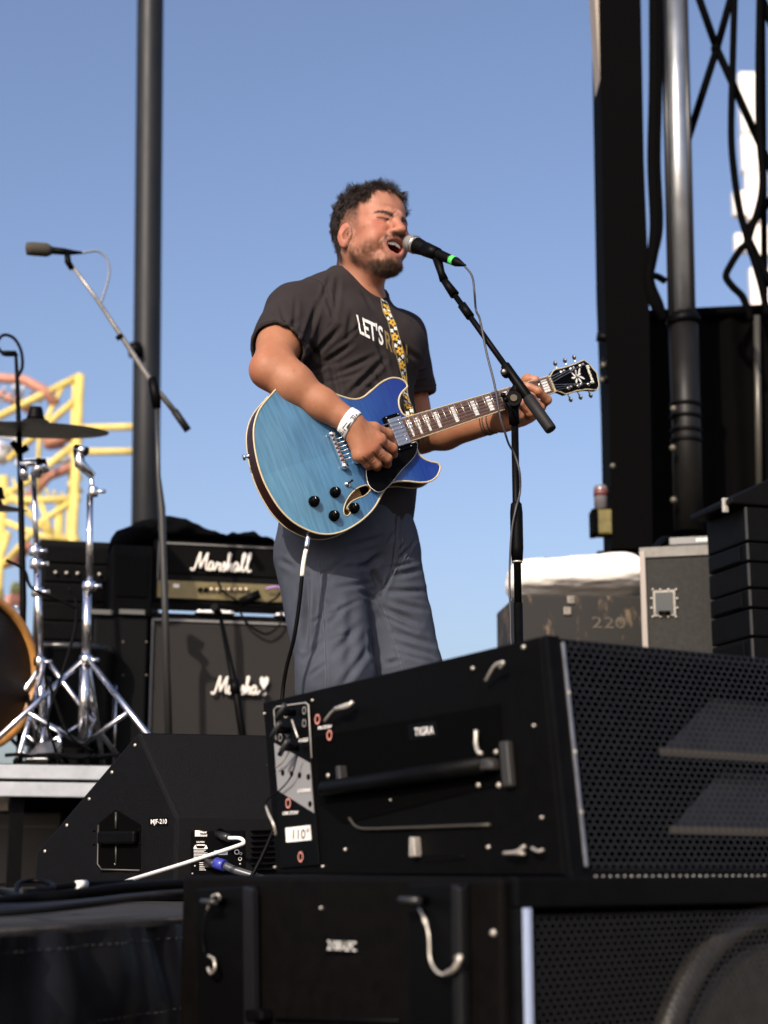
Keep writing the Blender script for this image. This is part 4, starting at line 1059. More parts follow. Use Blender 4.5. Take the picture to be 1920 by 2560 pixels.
# headstock, leaning back from the nut
HM = GM @ Matrix.Translation((NUT + .004, 0, .008)) @ Matrix.Rotation(rad(9), 4, 'Y')
HMi = HM.inverted()
def hs(x, y):                                     # from the enlarged crop of the headstock
    d = ray(1220 + x / 5.184, 880 + y / 5.184); o = Vector((0, 0, EYE)); n = Vector((HM[0][2], HM[1][2], HM[2][2])); c = Vector((HM[0][3], HM[1][3], HM[2][3]))
    t = (c - o).dot(n) / d.dot(n); q = HMi @ (o + d * t); return (q.x, q.y)
hp_ = [hs(*q) for q in [(797, 338), (815, 300), (840, 255), (872, 225), (1000, 198), (1120, 158), (1245, 103), (1310, 150), (1362, 215), (1412, 272), (1436, 390), (1440, 440), (1412, 492), (1280, 481), (1150, 501), (1010, 546), (940, 515), (860, 492)]]
mb = MB(); mb.prism(hp_, -.014, -.0004, HM); hd = mb.build('headstock', black_gloss, guitar, .0006)
cxh, cyh = sum(p[0] for p in hp_) / len(hp_), sum(p[1] for p in hp_) / len(hp_)
mb = MB(); mb.tube([HM @ Vector((x, y, -.0010)) for x, y in hp_ + hp_[:1]], .0016, 6, cap=False); mb.build('headstock_binding', cream, hd)
posts = [(950, 262), (1075, 222), (1195, 180), (1040, 470), (1168, 440), (1300, 418)]
pp = []
for i, q in enumerate(posts):
    x, y = hs(*q); M = HM @ Matrix.Translation((x, y, 0)); pp.append((x, y))
    tn = MB().lathe([(.0052, -.0005), (.0052, .0015), (.0034, .002), (.0030, .012), (.0034, .0125), (.0001, .013)], M, 14).build('tuner', chrome, hd)
    s = 1 if i < 3 else -1
    MB().tube([(0, s * .004, -.011), (.002, s * .016, -.011), (.003, s * .023, -.011)], .0020, 8, M).build('tuner_shaft', chrome, tn)
    MB().ball((.0035, s * .028, -.011), .0068, 12, M, (.55, 1, .9)).build('tuner_key', mat('dark_nickel', (.16, .155, .15), .35, .9), tn)
# emblem: a spray of pale leaves, and the maker's lettering at the tip
em = MB(); ec = hs(1150, 320)
for a, L, o in ((0.3, .020, (.0, .0)), (1.2, .018, (.0, .002)), (2.2, .018, (-.002, 0)), (3.1, .017, (-.004, 0)), (4.0, .017, (-.002, -.003)), (5.0, .018, (.002, -.003)), (5.7, .022, (.006, 0)), (0.8, .024, (.008, .003))):
    M = HM @ Matrix.Translation((ec[0] + o[0], ec[1] + o[1], .0003)) @ Matrix.Rotation(a, 4, 'Z')
    em.prism([(0, 0), (L * .35, .0035), (L * .75, .0032), (L, 0), (L * .7, -.0018), (L * .3, -.0012)], 0, .0004, M)
em.build('emblem', pearl, hd)
ha, hb = hs(1285, 172), hs(1370, 405)
dv = Vector((hb[0] - ha[0], hb[1] - ha[1], 0)); LM = HM @ Matrix.Translation(((ha[0] + hb[0]) / 2, (ha[1] + hb[1]) / 2, .0006)) @ Matrix.Rotation(math.atan2(dv.y, dv.x), 4, 'Z')
mb = MB(); lettering(mb, 'Ibanez', LM, .0105, .035, 1, dv.length); mb.build('maker_lettering', mat('ivory_print', (.78, .72, .55), .5), hd)
# strings: from tailpiece over the bridge and the nut to the posts
steel = mat('string_steel', (.70, .68, .64), .28, 1.0)
order = [3, 4, 5, 2, 1, 0]
for k in range(6):
    yb = -.0255 + k * .0102; yn = (-.0175 + k * .007); x, y = pp[order[k]]
    q = HM @ Vector((x, y, .006))
    MB().tube([GM @ Vector((tpx, yb, .024)), GM @ Vector((brx, yb, .0285)), GM @ Vector((NUT + .002, yn, .0168)), q], .00035 + .00012 * k, 5).build('string', steel, guitar)
# output jack, end button
jb = Gl(772, 1332, -.02)
GBASE = G(772, 1330, -.022)
eb = G(622, 1140, -.02)
MB().lathe([(.006, 0), (.006, .003), (.003, .004), (.003, .010), (.007, .012), (.007, .014), (.0001, .015)], frame(eb, GN, y=GY) if False else Matrix.Translation(eb) @ Quaternion((GX * -1).to_track_quat('Z', 'Y')).to_matrix().to_4x4(), 16).build('strap_button', chrome, guitar)

# ---- strap: over his far shoulder, down the back, to the end button
cl = [(963.6, 780), (976, 809), (985.6, 844), (995.6, 878), (1002, 913), (1006.6, 947)]
path = []
for u, v in cl:
    h, n = on_shirt(u, v, .004)
    if h is not None: path.append((h, n))
heel = G(1026, 1045, -.030)
down = [(P(1013, 985, path[-1][0].y - .04), (GN * .8 + Vector((.5, 0, 0))).normalized()), (G(1020, 1016, -.034), GN), (heel, GN)]
def near(p, off=.005):
    h, n, i, d = shirt_bvh.find_nearest(Vector(p)); return (h + n * off, n)
back_ = [near(LSH * .35 + NECK * .65 + np.array([.03, .02, .07])), near(LSH * .35 + NECK * .65 + np.array([.01, .10, .03])), near(B(.02, -.2, 1.38)), near(B(-.06, -.2, 1.25)), near(B(-.13, -.17, 1.12)), near(B(-.2, -.10, 1.05)), (Vector(eb) + Vector((.05, .16, .02)), Vector((-1, 0, 0))), (Vector(eb) + Vector((.004, .03, 0)), Vector((-1, -.3, 0)).normalized())]
full = list(reversed(back_)) + path + down
cpts = spline([p for p, n in full], 6); cnor = spline([n for p, n in full], 6)
W_ = .025; vs_, fs_ = [], []
sides = []
for i, (p, n) in enumerate(zip(cpts, cnor)):
    t = (cpts[min(i + 1, len(cpts) - 1)] - cpts[max(i - 1, 0)]).normalized(); n = (n - t * n.dot(t)).normalized(); b = t.cross(n)
    sides.append((p, t, n, b))
    for a in (-.5, -.42, .42, .5): vs_.append(p + b * (a * W_) + n * (.0012 if abs(a) < .45 else .0))
for i in range(len(cpts) - 1):
    for j in range(3): fs_.append((i * 4 + j, i * 4 + j + 1, i * 4 + j + 5, i * 4 + j + 4))
mb = MB(); mb.add(vs_, fs_, None, True); strap = mb.build('strap', mat('strap_webbing', (.012, .011, .012), .85, bump=.4, bscale=600), guitar)
so = strap.modifiers.new('thick', 'SOLIDIFY'); so.thickness = .0025; so.offset = -1
mb = MB()
for s in (-1, 1): mb.tube([p + b * (s * .0112) + n * .0014 for p, t, n, b in sides], .0012, 5)
mb.build('strap_stitching', mat('tan_thread', (.20, .16, .09), .8), strap)
yel = mat('yellow_thread', (.62, .36, .03), .8, 0, .15, 200); wht = mat('white_thread', (.72, .70, .64), .8)
def flower(mb, p, t, n, b, r, petals, hole=True, a0=0):
    c = p + n * .0024; vs, fs = [c], []; m = petals * 6
    for k in range(m):
        a = 2 * math.pi * k / m + a0; rr = r * (.52 + .48 * abs(math.sin(petals * (a - a0) / 2)) ** .6); vs.append(c + (t * math.cos(a) + b * math.sin(a)) * rr - n * .0004)
    fs = [(0, 1 + k, 1 + (k + 1) % m) for k in range(m)]; mb.add(vs, fs)
acc_, last, k = 0, None, 0
my, mw, md = MB(), MB(), MB()
for i, (p, t, n, b) in enumerate(sides):
    if last is not None: acc_ += (p - last).length
    last = p
    if acc_ > .0135:
        acc_ = 0; k += 1
        if k % 2:
            my, md = MB(), MB(); flower(my, p + b * .002 * (-1) ** (k // 2), t, n, b, .0112, 5, a0=k); flower(md, p + b * .002 * (-1) ** (k // 2) + n * .0006, t, n, b, .0032, 5)
            fo_ = my.build('strap_flower', yel, strap); md.build('flower_centre', mat('brown_thread', (.12, .06, .01), .8), fo_)
        else:
            for s in (-1, 1): mw = MB(); flower(mw, p + b * s * .0062 + t * .003 * s, t, n, b, .0058, 4, a0=k); mw.build('strap_white_flower', wht, strap)

# ---- lead plugged into the lower edge
lead = thing('guitar_cable', tuple(GBASE), 'black guitar lead with silver plug and cream sleeve hanging from the blue guitar', 'cable')
A = GBASE; Bp = P(765, 1374, A.y - .01); Cp = P(755, 1441, A.y - .015)
d_ = (Bp - A).normalized()
mb = MB(); mb.tube([A - d_ * .012, A, A + d_ * .006, A + d_ * .010, A + d_ * .030, Bp], [.0032, .0042, .0058, .0052, .0056, .0050], 14); mb.build('plug', chrome, lead)
mb = MB(); mb.tube(spline([Bp, P(759, 1405, A.y - .014), Cp], 5), [.0050] * 11, 12); mb.build('sleeve', mat('cream_sleeve', (.72, .66, .54), .5), lead)
cp = [Cp, P(748, 1510, A.y - .01), P(735, 1595, A.y), P(716, 1670, A.y + .02), P(706, 1740, A.y + .03), P(702, 1850, A.y), P(712, 1990, A.y - .06), Vector((-.30, A.y - .12, .02)), Vector((-.42, A.y + .1, .008)), Vector((-.55, A.y + .5, .008)), Vector((-.6, 4.6, .008))]
mb = MB(); mb.tube(spline(cp, 8), .0046, 10); mb.build('wire', mat('black_rubber', (.012, .012, .013), .45), lead)
lead2 = thing('cable_highlight', (-.21, 4.35, 0), 'lit highlight of the cable behind the singer, painted as a cream line', 'cable')  # cream line standing in for a lit highlight on the cable
mb = MB(); mb.tube(spline([P(728, 1480, 4.1), P(739, 1560, 4.15), P(746, 1610, 4.2), P(750, 1650, 4.25), P(752, 1800, 4.3), Vector((-.21, 4.35, .006)), Vector((-.1, 4.8, .006))], 6), .004, 8); mb.build('wire', mat('highlight_cream', (.70, .64, .50), .5), lead2)

# ------------------------------------------------------------------ the big cabinet on its subwoofer, in front of the stage
def hex_sheet(mb, M, s0, s1, t0, t1, ps, pt, shear=0.0, hole=.80, depth=.0):
    # perforated sheet in the local xy plane: every cell is a ring of six quads round its hole
    rows = int((t1 - t0) / pt); cols = int((s1 - s0) / ps); vs, fs = [], []
    for r_ in range(rows):
        for c_ in range(cols):
            cx = s0 + (c_ + .5 + (.5 if r_ % 2 else 0)) * ps; cy = t0 + (r_ + .5) * pt
            o = [(0, .6667), (.5, .3333), (.5, -.3333), (0, -.6667), (-.5, -.3333), (-.5, .3333)]
            n = len(vs)
            for a, b in o: vs.append((cx + a * ps + shear * (cy + b * pt), cy + b * pt, 0))
            for a, b in o: vs.append((cx + a * ps * hole + shear * (cy + b * pt * hole), cy + b * pt * hole, 0))
            for k in range(6): k2 = (k + 1) % 6; fs.append((n + k, n + 6 + k, n + 6 + k2, n + k2))
    mb.add(vs, fs, M); return mb
grille_m = mat('grille_black', (.016, .016, .018), .42, 0, .3, 60, spec=.45)
def plate(pl, quad, h0, h1, m, name, parent, bevel=.0):
    pts = [pl.M(0, 1000).inverted() @ pl.at(*q) for q in quad]
    return MB().prism([(p.x, p.y) for p in pts], h0, h1, pl.M(0, 1000)).build(name, m, parent, bevel)
# --- subwoofer
SUBT = .060
spl = VPlane((.142, 1.75), (-.277, 2.25)); sdir = spl.d; sr = Vector((-sdir.y, sdir.x, 0)) * -1
if sr.y < 0: sr = -sr
SD = (spl.B - spl.A).length; SW = 1.15
sub = thing('subwoofer', (spl.A.x, spl.A.y, SUBT - .6), 'large black subwoofer with honeycomb grille under the wide speaker cabinet', 'subwoofer')
fpl = VPlane((spl.A.x, spl.A.y), (spl.A.x + sr.x, spl.A.y + sr.y))
BM = Matrix(((sr.x, sdir.x, 0, spl.A.x), (sr.y, sdir.y, 0, spl.A.y), (0, 0, 1, SUBT), (0, 0, 0, 1)))  # x along the grille, y back along the side, z up
# shell as open-fronted box: side walls, top, bottom, back
sh = MB(); 
sh.box((.0125, SD / 2 + .012, -.3), (.025, SD - .024, .6), BM); sh.box((SW - .0125, SD / 2 + .012, -.3), (.025, SD - .024, .6), BM)
sh.box((SW / 2, SD / 2 + .012, -.0125), (SW - .05, SD - .024, .025), BM); sh.box((SW / 2, SD / 2 + .012, -.5875), (SW - .05, SD - .024, .025), BM); sh.box((SW / 2, SD - .0125, -.3), (SW - .05, .025, .55), BM)
sh.build('cabinet', mat('subwoofer_paint', (.0048, .0038, .0035), .65, 0, .35, 45, bump=.5, bscale=450, spec=.16), sub, .006)
mb = MB(); mb.box((SW / 2, .006, -.016), (SW, .012, .032), BM); mb.box((SW / 2, .006, -.584), (SW, .012, .032), BM); mb.box((.008, .006, -.3), (.016, .012, .536), BM); mb.box((SW - .012, .006, -.3), (.024, .012, .536), BM)
mb.build('grille_frame', black_metal, sub, .003)
FM = BM @ Matrix(((1, 0, 0, 0), (0, 0, 1, 0), (0, 1, 0, 0), (0, 0, 0, 1)))
FM = Matrix(((sr.x, 0, -sdir.x, spl.A.x), (sr.y, 0, -sdir.y, spl.A.y), (0, 1, 0, SUBT), (0, 0, 0, 1)))  # x along grille, y up, z out to the audience
mb = hex_sheet(MB(), FM @ Matrix.Translation((0, 0, -.004)), .022, SW - .03, -.566, -.036, .0116, .0070, 0, .85); mb.build('grille', grille_m, sub)
MB().box((.0105, -.312, .0032), (.0085, .56, .006), FM).build('edge_strip', mat('sky_reflection_strip', (.40, .48, .66), .35, .3), sub, .001)  # pale blue colour stands in for the sky mirrored in the metal edge
# driver behind the grille
DMx = FM @ Matrix.Translation((.50, -.30, -.05))
MB().lathe([(.262, .0), (.262, .014), (.245, .022), (.228, .016), (.215, .0), (.12, -.06), (.06, -.075), (.055, -.06), (.0001, -.045)], DMx, 48).build('driver', mat('cone_paper', (.0050, .0044, .0038), .6, 0, .3, 40, spec=.2), sub)
MB().lathe([(.268, .002), (.266, .018), (.250, .026), (.236, .018), (.232, .004)], DMx, 48).build('surround', mat('surround_rubber', (.020, .017, .0135), .45, 0, .4, 40), sub)
MB().box((SW / 2, -.3, -.072), (SW - .06, .54, .008), FM).build('baffle', mat('baffle_black', (.0016, .0015, .0015), .9, spec=.05), sub)
# rigging rails on the side, each with its pins and lanyards
def bolt(pl, u, v, r, parent, m=steelw, h=.004, name='bolt'):
    M = pl.M(u, v); r *= .75; MB().lathe([(r, 0), (r, h * .6), (r * .7, h), (.0001, h * 1.05)], M, 12).build(name, m, parent)
def rail(quad, edge, lab):
    o = plate(spl, quad, .0, .006, mat('rail_black', (.0038, .0038, .0042), .45, spec=.25), lab, sub, .002)
    (ua, va), (ub, vb) = edge
    plate(spl, [(ua, va), (ua + 24, va + 8), (ub + 24, vb), (ub, vb)], .006, .016, mat('rail_edge', (.0062, .0062, .007), .4, spec=.25), 'rail_flange', o, .003)
    return o
r1 = rail([(500, 2222), (648, 2214), (650, 2620), (505, 2620)], ((632, 2214), (636, 2600)), 'rigging_rail'); r2 = rail([(1030, 2212), (1176, 2208), (1182, 2620), (1036, 2620)], ((1152, 2210), (1158, 2600)), 'rigging_rail')
for u, v in ((612, 2240), (612, 2328)): bolt(spl, u, v, .005, r1)
for u, v in ((1038, 2236), (1040, 2330), (1138, 2232), (1140, 2328)): bolt(spl, u, v, .005, r2)
bolt(spl, 1236, 2332, .005, sub); bolt(spl, 806, 2270, .003, sub)
def lanyard(pl, pts, r, h, name, parent, m): 
    q = spline([pl.at(u, v, hh) for (u, v), hh in zip(pts, h)], 6); MB().tube(q, r * .68, 8).build(name, m, parent)
def tpin(pl, u, v, parent, ang=0.0, s=1.0):
    M = pl.M(u, v, .008, ang); o = MB().tube([(0, 0, 0), (0, 0, .022 * s)], .0055 * s, 12, M).build('lock_pin', black_metal, parent)
    MB().tube([(-.016 * s, 0, .024 * s), (.016 * s, 0, .024 * s)], .0040 * s, 10, M).build('pin_handle', mat('pin_black', (.02, .02, .02), .4), o); return o
tpin(spl, 560, 2254, r1); tpin(spl, 1064, 2250, r2)
lanyard(spl, [(518, 2275), (528, 2246), (542, 2236), (550, 2245), (540, 2262)], .0028, [.012, .02, .024, .02, .012], 'lanyard', r1, steelw)
lanyard(spl, [(516, 2280), (506, 2330), (512, 2380), (526, 2400), (534, 2415), (530, 2432), (520, 2424)], .0022, [.012, .014, .012, .02, .02, .02, .016], 'lanyard', r1, rubber)
lanyard(spl, [(522, 2390), (534, 2398), (537, 2420), (527, 2434), (520, 2420)], .0032, [.016, .022, .024, .02, .016], 'lanyard', r1, steelw)
lanyard(spl, [(1048, 2272), (1062, 2300), (1072, 2340), (1076, 2400), (1096, 2432), (1120, 2432), (1142, 2412)], .0026, [.01, .016, .018, .02, .022, .02, .016], 'lanyard', r2, steelw)
lanyard(spl, [(1118, 2432), (1134, 2424), (1146, 2404), (1150, 2392), (1142, 2396)], .0048, [.02, .024, .024, .022, .018], 'lanyard', r2, steelw)
lanyard(spl, [(1060, 2296), (1066, 2312)], .0042, [.016, .016], 'lanyard', r2, steelw)
plate(spl, [(815, 2346), (888, 2344), (889, 2384), (816, 2385)], 0, .002, mat('plate_black', (.003, .003, .003), .45, spec=.2), 'name_plate', sub, .001)
px_, py_ = spl.px(852, 2365)
mb = MB(); lettering(mb, '2100-LFC', spl.M(854, 2364, .003), 24 * py_, .0, 1, 72 * px_); mb.build('plate_lettering', whitep, sub)
plate(spl, [(640, 2522), (682, 2520), (686, 2550), (644, 2552)], 0, .02, black_metal, 'rail_hook', sub, .004)
mb = MB(); mb.tube([spl.at(690, 2548, .003), spl.at(1000, 2552, .003)], .002, 6); mb.build('panel_seam', black_metal, sub)
# its twin below, standing on the ground
sub2 = thing('subwoofer', (spl.A.x, spl.A.y, GZ), 'lower black subwoofer standing on the ground beneath the other', 'subwoofer')
MB().box((SW / 2, SD / 2 + .006, -.905 + .005), (SW, SD - .012, .59), BM).build('cabinet', black_box, sub2, .008)
mb = hex_sheet(MB(), FM @ Matrix.Translation((0, 0, -.003)), .03, SW - .03, -1.16, -.64, .03, .017, 0, .74); mb.build('grille', grille_m, sub2)

# --- wide cabinet on top
tpl = VPlane((.20, 1.95), (-.19, 2.55)); td = tpl.d; tr = Vector((td.y, -td.x, 0))
if tr.y < 0: tr = -tr
TIG = thing('speaker_cabinet', (.20, 2.2, SUBT), 'wide black speaker cabinet with honeycomb grille, grey connector plate and white angle label', 'speaker')
TL, TR_, BR, BL = tpl.at(655, 1757), tpl.at(1352, 1590), tpl.at(1412, 2172), tpl.at(690, 2178)
zb = SUBT + .001; BR.z = zb; BL.z = zb; TW = 1.0
LM4 = Matrix(((td.x * -1, 0, tpl.n.x, tpl.A.x), (td.y * -1, 0, tpl.n.y, tpl.A.y), (0, 1, 0, 0), (0, 0, 0, 1)))   # x towards the grille along the side, y up, z outwards (left)
Li = LM4.inverted(); prof = [(Li @ p) for p in (BL, BR, TR_, TL)]; prof = [(p.x, p.y) for p in prof]
cabm = mat('cabinet_paint', (.0032, .0028, .0028), .6, 0, .35, 60, bump=.45, bscale=600, spec=.16)
# hollow box: two side plates, top, bottom, back (front carries the grille)
mb = MB(); mb.prism(prof, -.018, 0, LM4); mb.prism(prof, -TW, -TW + .018, LM4)
def slab(a, b, th):                               # strip between two profile points, across the width
    d = Vector((b[0] - a[0], b[1] - a[1])); n = Vector((-d.y, d.x)).normalized() * th
    mb.prism([a, b, (b[0] + n.x, b[1] + n.y), (a[0] + n.x, a[1] + n.y)], -TW + .018, -.018, LM4)
slab(prof[0], prof[1], .016); slab(prof[2], prof[3], .016); slab(prof[3], prof[0], .016)
mb.build('cabinet', cabm, TIG, .004)
# front: grille on the leaning face
fo = BR + tpl.n * 0; up = (TR_ - BR); HGT = up.length; up.normalize(); fn_ = tr.cross(up).normalized()
if fn_.y > 0: fn_ = -fn_
GF = Matrix(((tr.x, up.x, fn_.x, fo.x), (tr.y, up.y, fn_.y, fo.y), (tr.z, up.z, fn_.z, fo.z), (0, 0, 0, 1)))
mb = hex_sheet(MB(), GF @ Matrix.Translation((0, 0, .006)), .030, TW - .03, .006, HGT - .002, .0118, .0076, 0, .86); mb.build('grille', grille_m, TIG)
mb = MB(); mb.box((.0115, HGT / 2, .004), (.023, HGT, .012), GF); mb.build('corner_post', black_metal, TIG, .003)
MB().box((.0245, HGT / 2, .011), (.0045, HGT * .94, .004), GF).build('edge_strip', mat('worn_steel_strip', (.30, .30, .31), .4, .9, .2, 40), TIG, .001)
for k in range(3): MB().lathe([(.0026, 0), (.0022, .0015), (.0001, .0018)], GF @ Matrix.Translation((.0245, HGT * (.25 + .25 * k), .013)), 10).build('rivet', steelw, TIG)
mb = MB(); mb.box((TW / 2, -.003, .006), (TW, .012, .014), GF); mb.build('lower_lip', black_metal, TIG, .002)
for k in range(30): MB().lathe([(.0020, 0), (.0018, .001), (.0001, .0013)], GF @ Matrix.Translation((.036 + k * .0112, -.003, .013)), 8).build('rivet', steelw, TIG)
# horn flares seen through the holes
hm = mat('horn_grey', (.0075, .0064, .0055), .5, 0, .5, 20)
for t0_ in (.40, .74):
    y0 = HGT * (1 - t0_) - .012
    mb = MB(); mb.add([(.20, y0, -.02), (.75, y0 - .004, -.02), (.72, y0 + .075, -.05), (.33, y0 + .080, -.05)], [(0, 1, 2, 3)], GF); mb.build('horn_flare', hm, TIG)
    MB().add([(.19, y0 - .010, -.018), (.60, y0 - .013, -.018), (.60, y0 - .004, -.016), (.19, y0, -.016)], [(0, 1, 2, 3)], GF).build('lit_horn_lip', mat('lit_horn_lip', (.05, .042, .032), .5), TIG)  # paler strip painted for the light the horn ledge catches
MB().box((TW / 2, HGT / 2, -.18), (TW - .05, HGT - .03, .004), GF).build('inner_baffle', mat('baffle_black', (.0016, .0015, .0015), .9, spec=.05), TIG)
# side: recessed pocket with a bar handle
pk = mat('pocket_black', (.0018, .0018, .0018), .8, spec=.1)
plate(tpl, [(790, 1842), (1250, 1760), (1262, 1960), (860, 2060), (800, 2010)], .0, .0015, pk, 'handle_pocket', TIG)
mb = MB(); mb.tube(spline([tpl.at(873, 2045, .003), tpl.at(890, 2066, .004), tpl.at(918, 2072, .004), tpl.at(1000, 2070, .004), tpl.at(1225, 2062, .003)], 6), .0022, 8); mb.build('pocket_rim', mat('rim_worn', (.045, .040, .032), .45, .3), TIG)
hb = MB(); hb.tube([tpl.at(812, 1972, .010), tpl.at(1000, 1945, .012), tpl.at(1215, 1912, .010)], .012, 14); hb.build('bar_handle', black_metal, TIG)
plate(tpl, [(858, 1916), (868, 1914), (872, 1960), (862, 1962)], 0, .014, mat('bracket_grey', (.022, .021, .020), .45), 'handle_bracket', TIG, .002)
plate(tpl, [(1208, 1900), (1252, 1895), (1258, 1926), (1212, 1932)], 0, .020, mat('bracket_grey', (.022, .021, .020), .45), 'handle_socket', TIG, .006)
plate(tpl, [(1262, 1854), (1282, 1852), (1292, 1968), (1272, 1970)], 0, .010, mat('bracket_grey', (.022, .021, .020), .45), 'handle_bracket', TIG, .003)
for u, v, r in ((1185, 1671, .0038), (866, 2124, .0038), (1224, 2118, .0038), (1199, 1963, .0050), (823, 1939, .0050), (1250, 1963, .0050), (1243, 1880, .0046), (664, 1784, .003), (784, 1751, .003), (1312, 1618, .004), (1338, 1814, .003), (1358, 2044, .003), (980, 2000, .002), (690, 2168, .003), (810, 2166, .003)): bolt(tpl, u, v, r, TIG)
# connector plate: dark board, grey panel, sockets, rings, lock pins and print
cp_ = plate(tpl, [(682, 1764), (772, 1752), (802, 2164), (706, 2172)], 0, .003, mat('plate_black', (.003, .003, .003), .45, spec=.2), 'connector_plate', TIG, .002)
mb = MB(); mb.tube([tpl.at(u, v, .004) for u, v in ((690, 1850), (685, 1774), (692, 1767), (764, 1757), (771, 1762), (779, 1895))], .0012, 6); mb.build('plate_outline', mat('print_grey', (.30, .29, .27), .6), cp_)
plate(tpl, [(691, 1858), (780, 1908), (790, 2032), (700, 1976)], .003, .0042, mat('panel_grey', (.20, .20, .205), .55), 'grey_panel', cp_)
def ring_(u, v, r, m, parent, name='socket', w_=.28):
    M = tpl.M(u, v, .0042); n = 20; vs = []
    for rr in (r, r * (1 - w_)):
        for k in range(n): a = 2 * math.pi * k / n; vs.append((rr * math.cos(a), rr * math.sin(a), .0012))
    MB().add(vs, [(k, (k + 1) % n, n + (k + 1) % n, n + k) for k in range(n)], M).build(name, m, parent)
pg_ = mat('print_grey', (.30, .29, .27), .6)
for u, v in ((698, 1789), (716, 1786), (762, 1808), (702, 1844), (720, 1833), (762, 1776)): ring_(u, v, .0058, pg_, cp_, w_=.22)
for u, v in ((704, 1875), (708, 1932), (730, 1934), (750, 1938), (772, 1942), (776, 2010)): MB().lathe([(.0042, 0), (.0042, .0016), (.0001, .0018)], tpl.M(u, v, .0042), 14).build('socket', pk, cp_)
for u, v in ((795, 1798), (825, 1838), (722, 2008), (753, 2142)): ring_(u, v, .0078, redring, TIG, 'ring_marker', .32)
for u, v in ((736, 1782), (724, 1826), (744, 1870)): tpin(tpl, u, v, cp_, .7, 1.0)
lanyard(tpl, [(730, 1800), (738, 1825), (745, 1845)], .0022, [.02, .022, .02], 'lanyard', cp_, steelw)
lanyard(tpl, [(690, 1918), (706, 1905), (722, 1880), (728, 1868)], .0022, [.012, .014, .016, .02], 'lanyard', cp_, steelw)
lanyard(tpl, [(744, 1885), (728, 1940), (700, 1975), (668, 2000), (662, 2020), (676, 2050)], .0018, [.02, .016, .012, .014, .02, .02], 'lanyard', cp_, rubber)
lanyard(tpl, [(663, 2015), (674, 2040), (684, 2062), (690, 2088)], .0036, [.016, .02, .02, .012], 'lanyard', TIG, steelw)
lanyard(tpl, [(812, 1802), (828, 1782), (846, 1768), (880, 1756)], .0032, [.01, .016, .018, .014], 'lanyard', TIG, steelw); lanyard(tpl, [(838, 1772), (868, 1766), (882, 1754)], .0050, [.018, .02, .016], 'lanyard', TIG, steelw)
lanyard(tpl, [(1215, 1702), (1228, 1678), (1240, 1662), (1258, 1656), (1250, 1670)], .0034, [.01, .016, .018, .018, .016], 'lanyard', TIG, steelw)
lanyard(tpl, [(1190, 1826), (1190, 1860), (1196, 1880), (1206, 1884)], .0042, [.012, .016, .02, .018], 'lanyard', TIG, steelw)
lanyard(tpl, [(1260, 2133), (1290, 2130), (1312, 2115)], .0036, [.01, .014, .012], 'lanyard', TIG, steelw); lanyard(tpl, [(1284, 2132), (1310, 2134)], .0034, [.014, .012], 'lanyard', TIG, steelw)
lanyard(tpl, [(1330, 2120), (1345, 2128), (1358, 2124)], .0030, [.01, .012, .01], 'lanyard', TIG, steelw)
plate(tpl, [(1040, 2092), (1052, 2092), (1056, 2142), (1040, 2144)], 0, .012, steelw, 'latch', TIG, .002); lanyard(tpl, [(1052, 2138), (1080, 2138), (1160, 2140)], .0014, [.012, .012, .006], 'lanyard', TIG, rubber)
for u, v, w_ in ((812, 1818, 34), (758, 1850, 24), (760, 1976, 32), (726, 2032, 38)):
    a, b = tpl.px(u, v); mb = MB(); lettering(mb, {812: 'PIN STOW', 758: 'ANGLE', 760: 'LOCKING', 726: 'LINK STOW'}[u], tpl.M(u, v, .0058), 8 * b, .03, 1, w_ * a); mb.build('plate_lettering', whitep, cp_)
plate(tpl, [(720, 2070), (780, 2063), (783, 2100), (722, 2106)], .003, .0046, mat('label_white', (.78, .76, .72), .6), 'angle_label', TIG)
a, b = tpl.px(750, 2085); mb = MB(); lettering(mb, '110°', tpl.M(752, 2085, .0052), 24 * b, .01, 1, 40 * a); mb.build('label_lettering', mat('ink_black', (.01, .01, .01), .6), TIG)
plate(tpl, [(1023, 1812), (1092, 1802), (1096, 1842), (1026, 1852)], 0, .002, mat('plate_black', (.003, .003, .003), .45, spec=.2), 'name_plate', TIG, .001)
a, b = tpl.px(1060, 1827); mb = MB(); lettering(mb, 'TIGRA', tpl.M(1060, 1827, .003), 20 * b, .008, 1, 48 * a); mb.build('plate_lettering', whitep, TIG)

# ------------------------------------------------------------------ wedge monitor on the deck
W0 = Vector((-.446, 3.5, 0)); wp = Vector((-.8, .6, 0)); we = Vector((.97, .243, 0)).normalized()
wpl = VPlane((W0.x, W0.y), ((W0 + wp).x, (W0 + wp).y))
WED = thing('wedge_monitor', (W0.x, W0.y, 0), 'black floor wedge monitor with side handle and connector panel at the stage front', 'monitor speaker')
pr = [wpl.at(450, 2045), wpl.at(345, 1829), wpl.at(90, 2130)]; pr[0] = Vector((W0.x, W0.y, pr[0].z)); pr = [W0 + Vector((0, 0, .002)), pr[0], pr[1], pr[2], Vector((pr[2].x, pr[2].y, .002))]
n = len(pr); mb = MB(); WL = .66; b_ = [p + we * WL for p in pr]
mb.add(pr + b_, [(0, 1, 2, 3, 4), (9, 8, 7, 6, 5)] + [(i + 5, (i + 1) % 5 + 5, (i + 1) % 5, i) for i in range(5)]); 
wedm = mat('wedge_paint', (.0046, .0046, .0061), .5, 0, .4, 70, bump=.7, bscale=700, spec=.25)
mb.build('cabinet', wedm, WED, .006)
